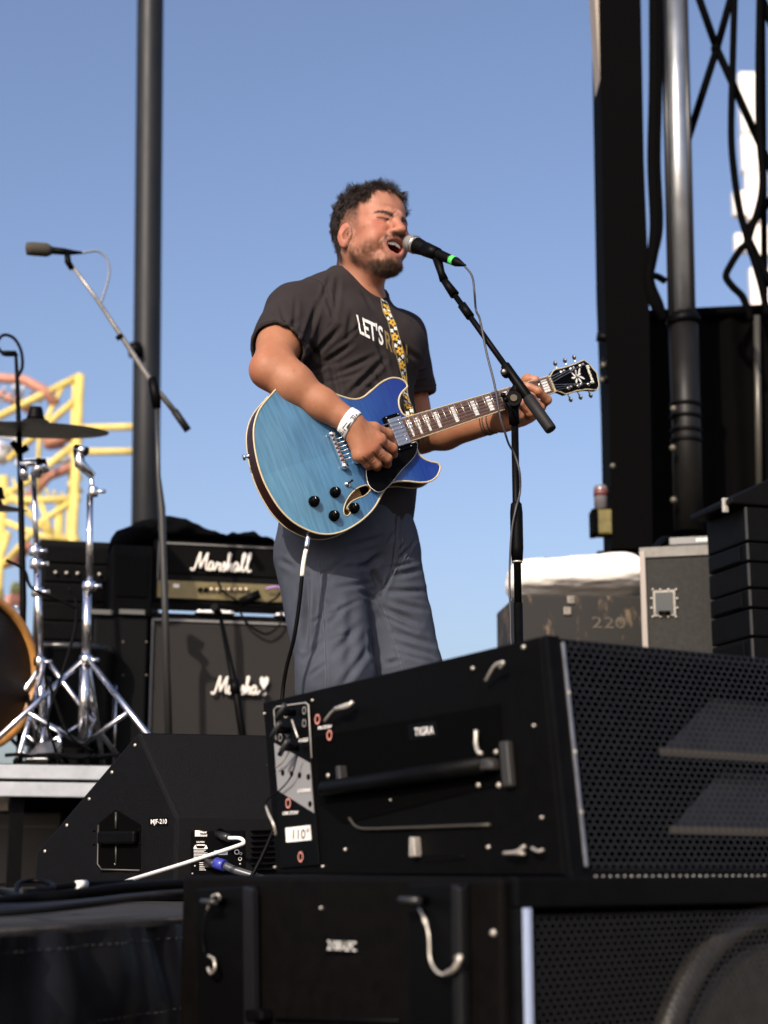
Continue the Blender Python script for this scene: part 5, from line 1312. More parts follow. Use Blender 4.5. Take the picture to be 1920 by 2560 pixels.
# grille bars on the sloping front, screws down its edge
for k in range(5):
    q = pr[2].lerp(pr[3], .06 + k * .22); M = wpl.M(0, 1000); M = Matrix.Translation(q + wpl.n * .0) @ M.to_3x3().to_4x4(); MB().lathe([(.004, -.001), (.004, .002), (.0001, .0026)], M @ Matrix.Translation((.012, -.014, 0)), 10).build('screw', steelw, WED)
mb = MB(); mb.tube([pr[2] + we * .012 + Vector((.01, 0, -.012)), pr[2] + we * (WL - .02) + Vector((.01, 0, -.012))], .0025, 6); mb.build('ridge_seam', black_metal, WED)
pocket = plate(wpl, [(244, 2062), (290, 2024), (352, 2062), (352, 2172), (256, 2182), (244, 2166)], .0, .0012, pk, 'handle_pocket', WED)  # flat darker plate, the shade of the recess put into its colour
rimm = mat('pocket_lit_edge', (.025, .023, .020), .45)  # paler colour painted for the lit edges of the pocket
mb = MB(); mb.tube([wpl.at(246, 2062, .002), wpl.at(244, 2160, .003), wpl.at(254, 2174, .003), wpl.at(350, 2176, .003)], .0024, 6); mb.tube([wpl.at(290, 2030, .002), wpl.at(290, 2072, .003)], .003, 6); mb.tube([wpl.at(290, 2108, .003), wpl.at(290, 2160, .003)], .0026, 6); mb.build('pocket_rim', rimm, pocket)
mb = MB(); mb.box((0, 0, 0), (.118, .030, .016), wpl.M(294, 2094, .010)); mb.build('bar_handle', black_metal, WED, .006)
for u, v in ((236, 2077), (236, 2111), (351, 2075), (351, 2109), (290, 2160)): bolt(wpl, u, v, .0034, WED, steelw if u == 290 else black_metal)
plate(wpl, [(374, 2044), (420, 2044), (420, 2064), (374, 2064)], 0, .0015, mat('plate_black', (.003, .003, .003), .45, spec=.2), 'name_plate', WED)
a, b = wpl.px(398, 2053); mb = MB(); lettering(mb, 'MJF-210', wpl.M(397, 2053.5, .0022), 11.5 * b, .01, 1, 40 * a); mb.build('plate_lettering', whitep, WED)
# rear panel with print, sockets and cooling fins
bpl = VPlane((W0.x, W0.y), ((W0 + we).x, (W0 + we).y))
panel = plate(bpl, [(475, 2078), (612, 2076), (613, 2192), (476, 2196)], 0, .0025, mat('panel_black', (.0025, .0025, .003), .45, spec=.2), 'rear_panel', WED, .001)
for k in range(8): plate(bpl, [(626, 2074 + k * 14), (688, 2072 + k * 14), (688, 2077 + k * 14), (626, 2079 + k * 14)], 0, .012, mat('fin_black', (.004, .004, .005), .4, spec=.25), 'cooling_fin', WED, .001)
def bq(u0, v0, u1, v1, m=whitep, nm='printed_mark', h=.0034): return plate(bpl, [(u0, v0), (u1, v0), (u1, v1), (u0, v1)], .0025, h, m, nm, panel)
bq(487, 2076, 499, 2091)
for txt, u, v, w_, h_ in (('Meyer', 509, 2080, 17, 6), ('Sound', 509, 2088, 17, 6), ('CAUTION', 501, 2105, 20, 4)):
    a, b = bpl.px(u, v); mb = MB(); lettering(mb, txt, bpl.M(u, v, .0036), h_ * b, .03, 1, w_ * a); mb.build('panel_lettering', whitep, panel)
bq(491, 2111, 512, 2114)
for k in range(7): bq(484, 2121 + k * 3.6, 518 - (k % 3) * 4, 2122.4 + k * 3.6)
for k in range(5): bq(498, 2156 + k * 4.5, 514 - (k % 2) * 3, 2157.5 + k * 4.5)
for u in (488, 515): 
    o = bpl.M(u, 2116, .0034); s_ = .0042; MB().add([(-s_, -s_, 0), (s_, -s_, 0), (0, s_ * .9, 0)], [(0, 1, 2)], o).build('warning_mark', whitep, panel)
bq(535, 2126, 568, 2137, mat('sticker_blue', (.30, .33, .42), .5))
for k in range(9): bq(538 + k * 3.2, 2128, 539.4 + k * 3.2, 2135, mat('ink_black', (.01, .01, .01), .6), h=.0044)
for u, v, r in ((592, 2130, .0055), (602, 2134, .003), (600, 2147, .004)): 
    M = bpl.M(u, v, .0034); nn_ = 18; MB().add([(r * q * math.cos(2 * math.pi * k / nn_), r * q * math.sin(2 * math.pi * k / nn_), 0) for q in (1, .72) for k in range(nn_)], [(k, (k + 1) % nn_, nn_ + (k + 1) % nn_, nn_ + k) for k in range(nn_)], M).build('printed_mark', whitep, panel)
for u, v in ((487, 2165), (600, 2160), (481, 2184)): bolt(bpl, u, v, .003, panel)
for u, v in ((548, 2084), (540, 2160)): MB().lathe([(.012, .002), (.012, .006), (.009, .007), (.009, .003)], bpl.M(u, v), 18).build('socket', black_metal, panel)
# small round perforations in the upper slope, an arc pattern
up_n = (pr[1] - pr[2]).cross(we).normalized()
if up_n.z < 0: up_n = -up_n
sx_ = (pr[1] - pr[2]).normalized()
mb = MB(); PMx = Matrix(((we.x, sx_.x, up_n.x, pr[2].x), (we.y, sx_.y, up_n.y, pr[2].y), (we.z, sx_.z, up_n.z, pr[2].z), (0, 0, 0, 1)))
for i in range(13):
    for j in range(9):
        x, y = .255 + i * .0095 + j * .004, .085 + j * .010
        if (i - 12) ** 2 + (j + 2) ** 2 < 30 or (i in (0,) or j == 8 or (i * i + j * 3) % 4 < 2): mb.lathe([(.0016, -.0004), (.0014, .0010), (.0001, .0012)], PMx @ Matrix.Translation((x, y, 0)), 6)
mb.build('vent_dimples', mat('dimple', (.03, .027, .022), .4), WED)

# leads plugged into the wedge
wc_ = thing('signal_cable', tuple(bpl.at(575, 2095, .03)), 'white signal cable plugged into the wedge monitor and lying on the deck', 'cable')
mb = MB(); mb.tube([bpl.at(545, 2086, .004), bpl.at(572, 2095, .05)], .0085, 12); mb.build('plug', mat('plug_black', (.015, .015, .016), .3), wc_)
mb = MB(); mb.tube(spline([bpl.at(572, 2095, .05), bpl.at(600, 2096, .075), bpl.at(609, 2106, .09), bpl.at(590, 2116, .10), P(450, 2162, 3.36), P(318, 2203, 3.25), P(240, 2236, 3.1), P(205, 2246, 2.95)], 6), .0042, 10); mb.build('wire', mat('white_cord', (.75, .72, .68), .5), wc_)
pc_ = thing('power_cable', tuple(bpl.at(560, 2160, .03)), 'grey power cable with blue locking connector plugged into the wedge monitor', 'cable')
mb = MB(); mb.tube([bpl.at(516, 2158, .004), bpl.at(545, 2160, .03)], .010, 14); mb.build('plug', mat('plug_black', (.015, .015, .016), .3), pc_)
mb = MB(); mb.tube([bpl.at(540, 2158, .025), bpl.at(562, 2164, .045)], [.0125, .0120], 16); mb.build('locking_collar', mat('blue_plastic', (.035, .045, .30), .35), pc_)
mb = MB(); mb.tube(spline([bpl.at(562, 2164, .045), bpl.at(590, 2176, .06), bpl.at(640, 2192, .08), bpl.at(700, 2215, .10), bpl.at(740, 2238, .1)], 6), .0085, 12); mb.build('wire', mat('grey_cord', (.05, .055, .065), .35), pc_)

# ------------------------------------------------------------------ cables lying along the stage front
def floor_cable(pts, r, label, m=rubber, rings=None):
    q = [P(u, v, Y) for u, v, Y in pts]; q = [Vector((p.x, p.y, max(p.z, r))) for p in q]
    t = thing('stage_cable', (q[0].x, q[0].y, 0), label, 'cable')
    MB().tube(spline(q, 8), r, 10).build('wire', m, t); return t
floor_cable([(-60, 2262, 2.05), (60, 2248, 2.15), (180, 2238, 2.2), (300, 2222, 2.3), (420, 2214, 2.4), (560, 2208, 2.5)], .0085, 'thickest black cable lying over the others at the stage front')
floor_cable([(-60, 2285, 1.95), (80, 2275, 2.02), (200, 2262, 2.1), (340, 2244, 2.25), (470, 2236, 2.35), (560, 2232, 2.4)], .0060, 'black cable lying lowest, closest to the worn stage edge', mat('cable_sheen', (.010, .010, .011), .35, spec=.4))
floor_cable([(-60, 2272, 2.0), (100, 2266, 2.1), (260, 2252, 2.2), (400, 2236, 2.3), (560, 2226, 2.4)], .0050, 'thin black cable running between two thicker stage cables', mat('cable_sheen', (.010, .010, .011), .35, spec=.4))
floor_cable([(-50, 2225, 2.4), (20, 2232, 2.35), (90, 2252, 2.2), (170, 2248, 2.2), (230, 2230, 2.3), (330, 2210, 2.5), (460, 2206, 2.6)], .0045, 'thin black cable crossing over the thick stage cable')
lp = floor_cable([(40, 2235, 2.4), (46, 2210, 2.45), (70, 2203, 2.5), (110, 2204, 2.5), (135, 2216, 2.45), (110, 2226, 2.4), (60, 2228, 2.38)], .0040, 'small loop of black cable standing up from the deck')
sp = floor_cable([(100, 2226, 2.5), (190, 2212, 2.55), (260, 2208, 2.6), (330, 2206, 2.65)], .0050, 'black cable with a white tape band on the deck')
MB().tube([P(192, 2212, 2.545), P(214, 2210.5, 2.565)], .0065, 12).build('tape_band', mat('white_tape', (.75, .73, .70), .5), sp)

# ------------------------------------------------------------------ vocal microphone and its boom stand
stand = thing('microphone_stand', (P(1290, 1600, 3.55).x, 3.55, 0), 'black boom microphone stand in front of the singer', 'microphone stand')
sx = P(1290, 1600, 3.55).x;  clipp = P(1110, 700, 3.60); tail = P(1378, 1075, 3.49)
pt_ = P(1286, 1040, 3.55); pm = P(1291, 1260, 3.55); pmm = P(1291, 1370, 3.55); sx = (pt_.x + pm.x) / 2
MB().lathe([(.015, 0), (.015, .02), (.0105, .03), (.0105, .62)], Matrix.Translation((sx, 3.55, .03)), 16).build('lower_tube', black_metal, stand)
MB().lathe([(.0085, .6), (.0085, pt_.z)], Matrix.Translation((sx, 3.55, 0)), 16).build('upper_tube', black_metal, stand)
MB().lathe([(.0125, pmm.z - .03), (.0145, pmm.z), (.0145, pm.z - .02), (.0125, pm.z), (.009, pm.z + .004)], Matrix.Translation((sx, 3.55, 0)), 18).build('clutch_grip', rubber, stand)
MB().lathe([(.012, pmm.z - .034), (.012, pmm.z - .03)], Matrix.Translation((sx, 3.55, 0)), 18).build('clutch_ring', steelw, stand)
MB().lathe([(.13, 0), (.13, .012), (.12, .020), (.03, .032), (.016, .036)], Matrix.Translation((sx, 3.55, .001)), 40).build('round_base', black_metal, stand)
d_ = (clipp - tail).normalized(); K = tail.lerp(clipp, .29)
MB().tube([tail + d_ * .09, clipp], .0070, 14).build('boom_tube', black_metal, stand)
MB().tube([tail, tail + d_ * .004, tail + d_ * .098, tail + d_ * .10], [.0125, .0138, .0138, .012], 16).build('counterweight', mat('rubber_grip', (.009, .009, .009), .6, spec=.25), stand)
MB().tube([K - d_ * .052, K - d_ * .048, K + d_ * .0, K + d_ * .02, K + d_ * .060, K + d_ * .064], [.0095, .0118, .0118, .0112, .0112, .0085], 16).build('boom_clamp', black_metal, stand)
kn = P(1266, 937, 3.52); MB().tube([kn, kn + Vector((-.004, -.012, 0)), kn + Vector((-.008, -.026, .0))], [.009, .0095, .008], 14).build('boom_knob', rubber, stand)
MB().ball(kn + Vector((-.008, -.0265, 0)), .005, 10).build('knob_insert', steelw, stand)
cl0 = P(1282, 1003, 3.535)
MB().tube([cl0 + Vector((.004, .02, .012)), K], [.020, .012], 12).build('pivot_arm', black_metal, stand)
MB().tube([cl0 + Vector((0, .026, 0)), cl0 + Vector((0, -.024, 0))], [.020, .018], 22).build('pivot_disc', black_metal, stand)
MB().tube([cl0 + Vector((0, -.024, 0)), cl0 + Vector((0, -.028, 0))], [.010, .008], 18).build('pivot_screw', mat('brass_ring', (.06, .052, .034), .4, .6), stand)
MB().tube([cl0 + Vector((0, 0, -.01)), pt_ + Vector((0, 0, -.02))], [.013, .0125], 14).build('pivot_stem', black_metal, stand)
for u, v in ((1258, 988), (1264, 999)): MB().ball(P(u, v, 3.51), .0068, 12).build('wing_knob', rubber, stand)
MB().tube([P(1268, 1006, 3.51), P(1287, 1036, 3.52)], .0025, 8).build('wing_lever', black_metal, stand)
cc = clipp.lerp(tail, .215); MB().tube([cc - d_ * .02, cc + d_ * .02], .0105, 12).build('cable_clip', rubber, stand)
MB().tube([clipp + d_ * .004, clipp - d_ * .05], [.0085, .0118], 14).build('clip_socket', rubber, stand)
ca = P(1093, 646, 3.602)
MB().tube([clipp - d_ * .04 * 0, P(1103, 682, 3.60), ca], [.011, .009, .012], 12).build('clip_stem', rubber, stand)
ma, mz = P(1029, 609, 3.655), P(1151, 659, 3.55); md_ = (mz - ma).normalized(); ML = (mz - ma).length
MB().tube([ma + md_ * .052, ma + md_ * .098], [.0180, .0155], 18).build('microphone_clip', mat('clip_black', (.004, .004, .004), .45, spec=.2), stand)
mic = thing('microphone', tuple(ma), 'handheld vocal microphone with silver ball grille and green band in the stand', 'microphone')
MQ = Matrix.Translation(ma) @ md_.to_track_quat('Z', 'Y').to_matrix().to_4x4()
MB().lathe([(.0001, -.0220), (.009, -.0205), (.0156, -.0160), (.0202, -.009), (.0218, 0), (.0218, .010), (.0205, .020)], MQ, 28).build('ball_grille', mat('mesh_silver', (.30, .285, .255), .45, .75, .6, 900, bump=1.0, bscale=800), mic)
MB().lathe([(.0222, .009), (.0228, .0105), (.0228, .0145), (.0220, .016)], MQ, 28).build('grille_band', mat('satin_band', (.62, .60, .56), .3, 1.0), mic)
MB().lathe([(.0206, .018), (.0198, .028), (.0165, .055), (.0138, .085), (.0116, ML - .040), (.0112, ML - .034)], MQ, 24).build('handle', mat('mic_black', (.0045, .0045, .0045), .45, spec=.2), mic)
MB().lathe([(.0113, ML - .034), (.0113, ML - .020)], MQ, 24).build('green_band', mat('green_tape', (.08, .62, .10), .5), mic)
MB().lathe([(.0110, ML - .022), (.0112, ML - .014), (.0085, ML - .004), (.0045, ML + .010), (.0030, ML + .018)], MQ, 20).build('plug', rubber, mic)
mcab = thing('microphone_cable', (sx, 3.55, 0), 'thin dark cable hanging from the vocal microphone and wound round its stand', 'cable')
pth = [mz + md_ * .012, P(1180, 690, 3.53), P(1186, 730, 3.52), P(1190, 775, 3.54), P(1200, 800, 3.52), P(1216, 880, 3.50), P(1236, 960, 3.49), P(1250, 1040, 3.49), P(1262, 1080, 3.50), P(1272, 1110, 3.52), P(1286, 1135, 3.535), P(1299, 1180, 3.535), P(1300, 1230, 3.545), P(1290, 1270, 3.53), P(1279, 1330, 3.53), P(1274, 1430, 3.535), P(1276, 1540, 3.535), P(1282, 1640, 3.535), Vector((sx + .02, 3.53, .3)), Vector((sx - .02, 3.52, .06)), Vector((sx - .1, 3.6, .006)), Vector((sx - .3, 3.9, .006))]
MB().tube(spline(pth, 6), .0026, 8).build('wire', mat('cable_grey', (.03, .03, .035), .5), mcab)
lpx = [P(1215, 1000, 3.62), P(1222, 1030, 3.6), P(1216, 1070, 3.6), P(1208, 1050, 3.62), P(1222, 1020, 3.62), P(1232, 1060, 3.6)]

# ------------------------------------------------------------------ amplifiers on the riser
tolex = mat('black_tolex', (.0045, .0045, .005), .55, 0, .3, 30, bump=.5, bscale=300, spec=.25)
gcloth = mat('grille_cloth', (.0090, .0075, .0063), .85, 0, .25, 200, bump=.4, bscale=900)
piping = mat('grey_piping', (.16, .155, .15), .5)
script_m = mat('script_cream', (.72, .68, .62), .45)
def apl(Y0): # amp faces run with the riser
    c = Vector((ra_.x, ra_.y, 0)) + rn * Y0; return VPlane((c.x, c.y), (c.x + rd.x, c.y + rd.y))
ang = rad(14); ad = Vector((math.cos(ang), math.sin(ang), 0)); an = Vector((-ad.y, ad.x, 0))
def face_plane(u, Y): q = P(u, 1500, Y); return VPlane((q.x, q.y), (q.x + ad.x, q.y + ad.y))
def script_logo(pl, u, v, w_px, h_px, parent, heart=False):
    # hand-written maker's name, drawn with a thick pen: strokes in letter units (x 0..10, y 0..3)
    st = [[(0.0, .55), (.15, .25), (.45, .3), (.75, .9), (1.2, 2.2), (1.45, 2.75)], [(1.45, 2.75), (1.4, 1.6), (1.45, .55)], [(1.45, .55), (2.0, 1.7), (2.6, 2.7)], [(2.6, 2.7), (2.4, 1.5), (2.35, .6), (2.6, .3)],
        [(3.45, 1.35), (3.1, 1.5), (2.85, 1.1), (2.8, .5), (3.05, .3), (3.35, .7), (3.5, 1.35), (3.45, .6), (3.65, .3)], [(3.65, .3), (3.95, .9), (4.1, 1.45), (4.2, 1.15), (4.6, 1.3), (4.45, .7), (4.55, .3), (4.8, .45)],
        [(4.8, .45), (5.25, 1.5), (5.35, .9), (5.3, .35), (4.95, .3)], [(5.3, .35), (5.7, 1.1), (6.15, 2.5), (6.0, 2.75), (5.85, 2.2), (5.75, .3)], [(5.75, .5), (6.1, 1.25), (6.35, 1.2), (6.25, .5), (6.45, .3)],
        [(7.35, 1.35), (7.0, 1.5), (6.7, 1.0), (6.7, .45), (6.95, .3), (7.25, .8), (7.4, 1.35), (7.3, .6), (7.5, .3)]]
    if not heart: st += [[(7.5, .3), (7.9, 1.1), (8.45, 2.5), (8.35, 2.85), (8.1, 2.4), (7.95, .8), (8.1, .35), (8.4, .5)], [(8.4, .5), (8.8, 1.3), (9.3, 2.6), (9.2, 2.9), (8.95, 2.4), (8.8, .8), (8.95, .3), (9.4, .5)]]
    else: st += [[(7.5, .3), (7.8, .6), (8.0, .9)], [(8.5, .35), (8.8, .25), (9.0, .6)]]
    a, b = pl.px(u, v); sx, sy = w_px * a / 9.4, h_px * b / 2.9; M = pl.M(u, v, .006); mb = MB()
    for s_ in st:
        q = spline([(x * sx - 4.7 * sx, y * sy - 1.45 * sy, .004) for x, y in s_], 4); mb.tube(q, [.0052] * len(q), 6, M)
    if heart:
        hq = [(8.6, 1.0), (8.0, 1.9), (7.95, 2.6), (8.3, 2.9), (8.65, 2.5), (9.0, 2.9), (9.4, 2.6), (9.3, 1.9)]
        mb.prism([(x * sx - 4.7 * sx, y * sy - 1.45 * sy) for x, y in hq], .002, .006, M)
    return mb.build('script_lettering', script_m, parent)
def pxbox(pl, u0, v0, u1, v1, dep, h=0.0):        # box whose front face covers those pixels on the plane
    a, b = pl.at(u0, v0), pl.at(u1, v1); x = Vector((0, 0, 1)).cross(pl.n).normalized(); c = (a + b) / 2
    return Matrix(((x.x, -pl.n.x, 0, c.x), (x.y, -pl.n.y, 0, c.y), (0, 0, 1, c.z), (0, 0, 0, 1))), abs((b - a).dot(x)), abs(b.z - a.z)
fp = face_plane(400, 7.05)
# speaker cabinet
cab = thing('guitar_speaker_cabinet', tuple(Vector((*fp.at(560, 1700).xy, RZ))), 'black guitar speaker cabinet with white script logo and heart under the amplifier head', 'amplifier')
M, w_, h_ = pxbox(fp, 372, 1535, 790, 1880, .36); zt = fp.at(560, 1535).z; hh = zt - RZ; cz = (zt + RZ) / 2; M[2][3] = cz
MB().box((0, .19, 0), (w_, .34, hh), M).build('shell', tolex, cab, .012)
MB().box((0, .010, -.01), (w_ - .05, .012, hh - .07), M).build('grille_cloth', gcloth, cab)
mb = MB()
for z in (hh / 2 - .036, -hh / 2 + .04): mb.box((0, .0, z), (w_ - .036, .012, .010), M)
for x in (-1, 1): mb.box((x * (w_ / 2 - .018), .0, 0), (.010, .012, hh - .07), M)
mb.build('piping', piping, cab)
MB().box((0, -.002, -hh / 2 + .17), (w_ - .06, .012, .004), M).build('grille_seam', mat('seam_dark', (.02, .018, .016), .8), cab)
script_logo(VPlane((fp.A - an * .012).xy, (fp.B - an * .012).xy), 600, 1715, 142, 52, cab, True)
# head
head = thing('amplifier_head', tuple(fp.at(560, 1528)), 'black amplifier head with gold control panel and white script logo', 'amplifier')
M, w_, h_ = pxbox(fp, 385, 1342, 775, 1517, .3)
MB().box((0, .14, 0), (w_, .26, h_), M).build('shell', tolex, head, .012)
MB().box((0, .006, .055), (w_ - .05, .012, h_ - .15), M).build('front_cloth', mat('front_black', (.0050, .0045, .0042), .75, spec=.2), head)
mb = MB(); mb.box((0, -.002, h_ / 2 - .026), (w_ - .04, .008, .007), M); mb.box((-w_ / 2 + .022, -.002, .04), (.006, .008, h_ - .12), M); mb.build('piping', piping, head)
gold = MB().box((0, .004, -h_ / 2 + .055), (w_ - .045, .012, .078), M).build('control_panel', mat('gold_panel', (.17, .135, .06), .35, .5, .15, 20), head)
for k in range(9): MB().lathe([(.011, 0), (.011, .012), (.008, .016), (.0001, .017)], fp.M(500 + k * 14.5, 1475, .004), 14).build('knob', mat('knob_gold', (.35, .29, .20), .35, .6) if k > 1 else rubber, gold)
MB().box((-w_ / 2 + .055, -.004, -h_ / 2 + .055), (.030, .01, .050), M).build('rocker_switch', rubber, gold)
MB().box((-w_ / 2 + .105, -.004, -h_ / 2 + .070), (.026, .008, .016), M).build('white_sticker', mat('white_tape', (.75, .73, .70), .5), gold)
script_logo(VPlane((fp.A - an * .004).xy, (fp.B - an * .004).xy), 553, 1407, 150, 52, head)
# papers, pedals' leads and a purple tag on the cabinet
for i, (u0, u1, lab) in enumerate(((490, 590, 'white sheet of paper lying on the cabinet below the script logo'), (690, 740, 'white folded paper on the cabinet behind the singer'))):
    a, b = fp.at(u0, 1526, .02), fp.at(u1, 1526, .02); z = zt; vs, fs = [], []; nx = 14
    for k in range(nx + 1):
        p = a.lerp(b, k / nx); hgt = (.016 + .010 * noise.noise(Vector((k * .6 + i * 9, 0, 0)))) * min(1, 3 * math.sin(math.pi * (k + .3) / (nx + .6)))
        for d, zz_ in ((.16, hgt * .6), (.02, hgt), (.0, hgt * .8), (-.004, .0)): q = p + an * d; vs.append((q.x, q.y, z + zz_))
    for k in range(nx):
        for j in range(3): fs.append((k * 4 + j, k * 4 + j + 1, k * 4 + j + 5, k * 4 + j + 4))
    o = MB().add(vs, fs, None, True).build('paper_sheet', mat('paper', (.78, .77, .76), .7)); s_ = o.modifiers.new('t', 'SOLIDIFY'); s_.thickness = .001
    tag(o, lab, 'paper')
t = thing('patch_cable', tuple(fp.at(600, 1500, .03)), 'black patch leads looped over the gold control panel', 'cable')
for pts in ([(545, 1455), (560, 1480), (590, 1500), (610, 1505)], [(600, 1512), (650, 1514), (690, 1495), (700, 1480)], [(600, 1530), (620, 1560), (665, 1585), (700, 1560), (702, 1525)]):
    MB().tube(spline([fp.at(u, v, .035) for u, v in pts], 6), .005, 8).build('lead', rubber, t)
MB().tube([fp.at(600, 1506, .03), fp.at(650, 1484, .05)], .020, 12).build('plug_bundle', rubber, t)
MB().tube(spline([fp.at(665, 1472, .03), fp.at(690, 1467, .04), fp.at(705, 1474, .03)], 5), .006, 8).build('purple_tag', mat('purple_tag', (.30, .16, .42), .5), t)
# black bag slumped over the top of the head
f = Field()
for u, v, r, Y in ((345, 1352, .075, 7.15), (390, 1330, .068, 7.15), (430, 1333, .068, 7.16), (470, 1338, .060, 7.17), (520, 1350, .046, 7.18), (570, 1354, .042, 7.2), (620, 1360, .036, 7.22), (312, 1375, .050, 7.15), (670, 1364, .032, 7.22)):
    c = np.array(P(u, v, Y)); f.ell(c, (r * 1.35, .14, r * .75), None, .06)
zb_ = fp.at(560, 1342).z
v_, f_ = f.mesh((-1.5, 6.8, zb_ - .25), (-.2, 7.5, zb_ + .25), .012)
v_ = v_ + normals_np(v_, f_) * (noise_np(v_, 11, 31) * .020 + noise_np(v_, 30, 32) * .010)[:, None]
low = v_[:, 0] > fp.at(385, 1340).x; v_[low, 2] = np.maximum(v_[low, 2], zb_ - .004)
bag = link('gig_bag', quads_to_mesh('gig_bag', v_, f_), cloth_black); tag(bag, 'empty black cloth bag slumped over the top of the amplifier head', 'bag')
# second amplifier and racks further along, partly covered
ap2 = face_plane(120, 7.3)
def blackbox(name, pl, u0, v0, u1, dep, label, cat, base=RZ, m=None, rim=None):
    a, b = pl.at(u0, v0), pl.at(u1, v0); x = Vector((0, 0, 1)).cross(pl.n).normalized(); zt_ = (a.z + b.z) / 2; c = (a + b) / 2
    M = Matrix(((x.x, -pl.n.x, 0, c.x), (x.y, -pl.n.y, 0, c.y), (0, 0, 1, (zt_ + base) / 2), (0, 0, 0, 1))); w2 = abs((b - a).dot(x)); h2 = zt_ - base
    t = thing(name, (c.x, c.y, base), label, cat); MB().box((0, dep / 2, 0), (w2, dep, h2), M).build('shell', m or tolex, t, .01)
    return t, M, w2, h2
t, M, w2, h2 = blackbox('equipment_rack', ap2, 98, 1352, 300, .4, 'black equipment rack standing behind the cymbal stands', 'rack')
for k in range(6): MB().box((0, -.006, h2 / 2 - .07 - k * .09), (w2 - .06, .012, .075), M).build('rack_unit', black_metal, t, .003)
for k in range(7): MB().lathe([(.008, 0), (.008, .02), (.0001, .022)], M @ Matrix.Translation((-w2 / 2 + .08 + k * .05, -.012, h2 / 2 - .16)) @ Matrix.Rotation(rad(90), 4, 'X'), 10).build('rack_knob', steelw, t)
MB().tube(spline([ap2.at(288, 1380, .03), ap2.at(282, 1420, .05), ap2.at(290, 1455, .03)], 5), .010, 8).build('green_cord', mat('green_cord', (.02, .16, .05), .5), t)
ap3 = face_plane(300, 6.95)
t, M, w2, h2 = blackbox('bass_cabinet', ap3, 236, 1540, 372, .42, 'black bass cabinet with corner screws beside the guitar speaker cabinet', 'amplifier')
for u, v in ((308, 1605), (366, 1605), (308, 1688), (366, 1688)): bolt(ap3, u, v, .007, t, mat('dull_brass', (.09, .08, .06), .45, .3))
for u in (250, 330): MB().box((0, 0, 0), (.11, .02, .012), ap3.M(u, 1530, .02)).build('strap_tape', mat('dull_grey', (.09, .09, .085), .7), t)

t, M, w2, h2 = blackbox('bass_amplifier_head', face_plane(330, 7.0), 282, 1362, 386, .34, 'plain black amplifier head wedged beside the gold panelled one', 'amplifier', ap3.at(300, 1540).z + .001)
MB().box((0, -.005, .02), (w2 - .05, .010, h2 - .14), M).build('front_panel', black_metal, t, .003)
# ------------------------------------------------------------------ drums
def stand_tube(t, a, b, r, name, m=chrome): return MB().tube([a, b], r, 14).build(name, m, t)
dk = lambda u, v, b: R(u, v, b)
def tripod(t, foot, hub_z, reach, m, r=.010, a0=.3, brace=True):
    for k in range(3):
        a = a0 + k * 2.094; d = Vector((math.cos(a), math.sin(a), 0)); top = Vector((foot.x, foot.y, hub_z)); tip = Vector((foot.x, foot.y, RZ)) + d * reach + Vector((0, 0, .012))
        lg = MB().tube([top + d * .02, tip], r, 8).build('leg', m, t); MB().ball(tip, .018, 10).build('rubber_foot', rubber, lg)
        if brace: MB().tube([Vector((foot.x, foot.y, RZ + .09)), top.lerp(tip, .52)], r * .8, 8).build('brace', m, t)
def clampring(t, p, r, m=chrome):
    MB().lathe([(r, -.018), (r * 1.15, -.012), (r * 1.15, .012), (r, .018)], Matrix.Translation(p), 16).build('clamp', m, t); MB().tube([p, p + Vector((.05, -.01, .0))], [.007, .009], 8).build('wing_nut', m, t)
# big chrome stand
S1 = dk(208, 1848, .25); s1 = thing('cymbal_stand', (S1.x, S1.y, RZ), 'tall bare chrome cymbal stand with tilted clamp top and no cymbal', 'cymbal stand')
zz = lambda u, v: dk(u, v, .25).z
for (v0, v1, r) in ((1850, 1650, .020), (1650, 1465, .017), (1465, 1235, .013), (1235, 1180, .010)): stand_tube(s1, Vector((S1.x, S1.y, zz(208, v0))), Vector((dk(206, v1, .25).x * .3 + S1.x * .7, S1.y, zz(206, v1))), r, 'tube_section')
for v in (1650, 1465, 1228): clampring(s1, Vector((S1.x, S1.y, zz(206, v))), .024 if v > 1300 else .018)
tp_ = dk(196, 1125, .25); MB().tube([Vector((S1.x, S1.y, zz(206, 1190))), dk(200, 1160, .25), tp_], [.016, .024, .022], 12).build('tilter', chrome, s1); MB().tube([tp_ + Vector((-.012, 0, .008)), tp_ + Vector((.035, -.02, -.012))], [.016, .020], 10).build('tilter_knob', chrome, s1)
tripod(s1, S1, zz(208, 1655), .42, chrome, .012, -.55)
# second chrome stand, carrying a boom and the ride cymbal
S2 = dk(104, 1850, .45); s2 = thing('cymbal_stand', (S2.x, S2.y, RZ), 'chrome cymbal stand with cluttered clamps beside the bass drum', 'cymbal stand'); z2 = lambda v: dk(104, v, .45).z; x2 = lambda u, v: dk(u, v, .45)
for (u0, v0, u1, v1, r) in ((108, 1850, 100, 1650, .016), (100, 1650, 92, 1400, .015), (92, 1400, 84, 1190, .011)): stand_tube(s2, x2(u0, v0), x2(u1, v1), r, 'tube_section')
for u, v in ((100, 1655), (94, 1480), (90, 1410), (88, 1378)): clampring(s2, x2(u, v), .022)
for p, q, r in (((50, 1160), (112, 1155), .014), ((58, 1165), (62, 1200), .018), ((88, 1190), (104, 1150), .022), ((104, 1150), (114, 1180), .018)): MB().tube([x2(*p), x2(*q)], r, 10).build('top_clamp', chrome, s2)
tripod(s2, S2, z2(1660), .36, chrome, .010, .5)
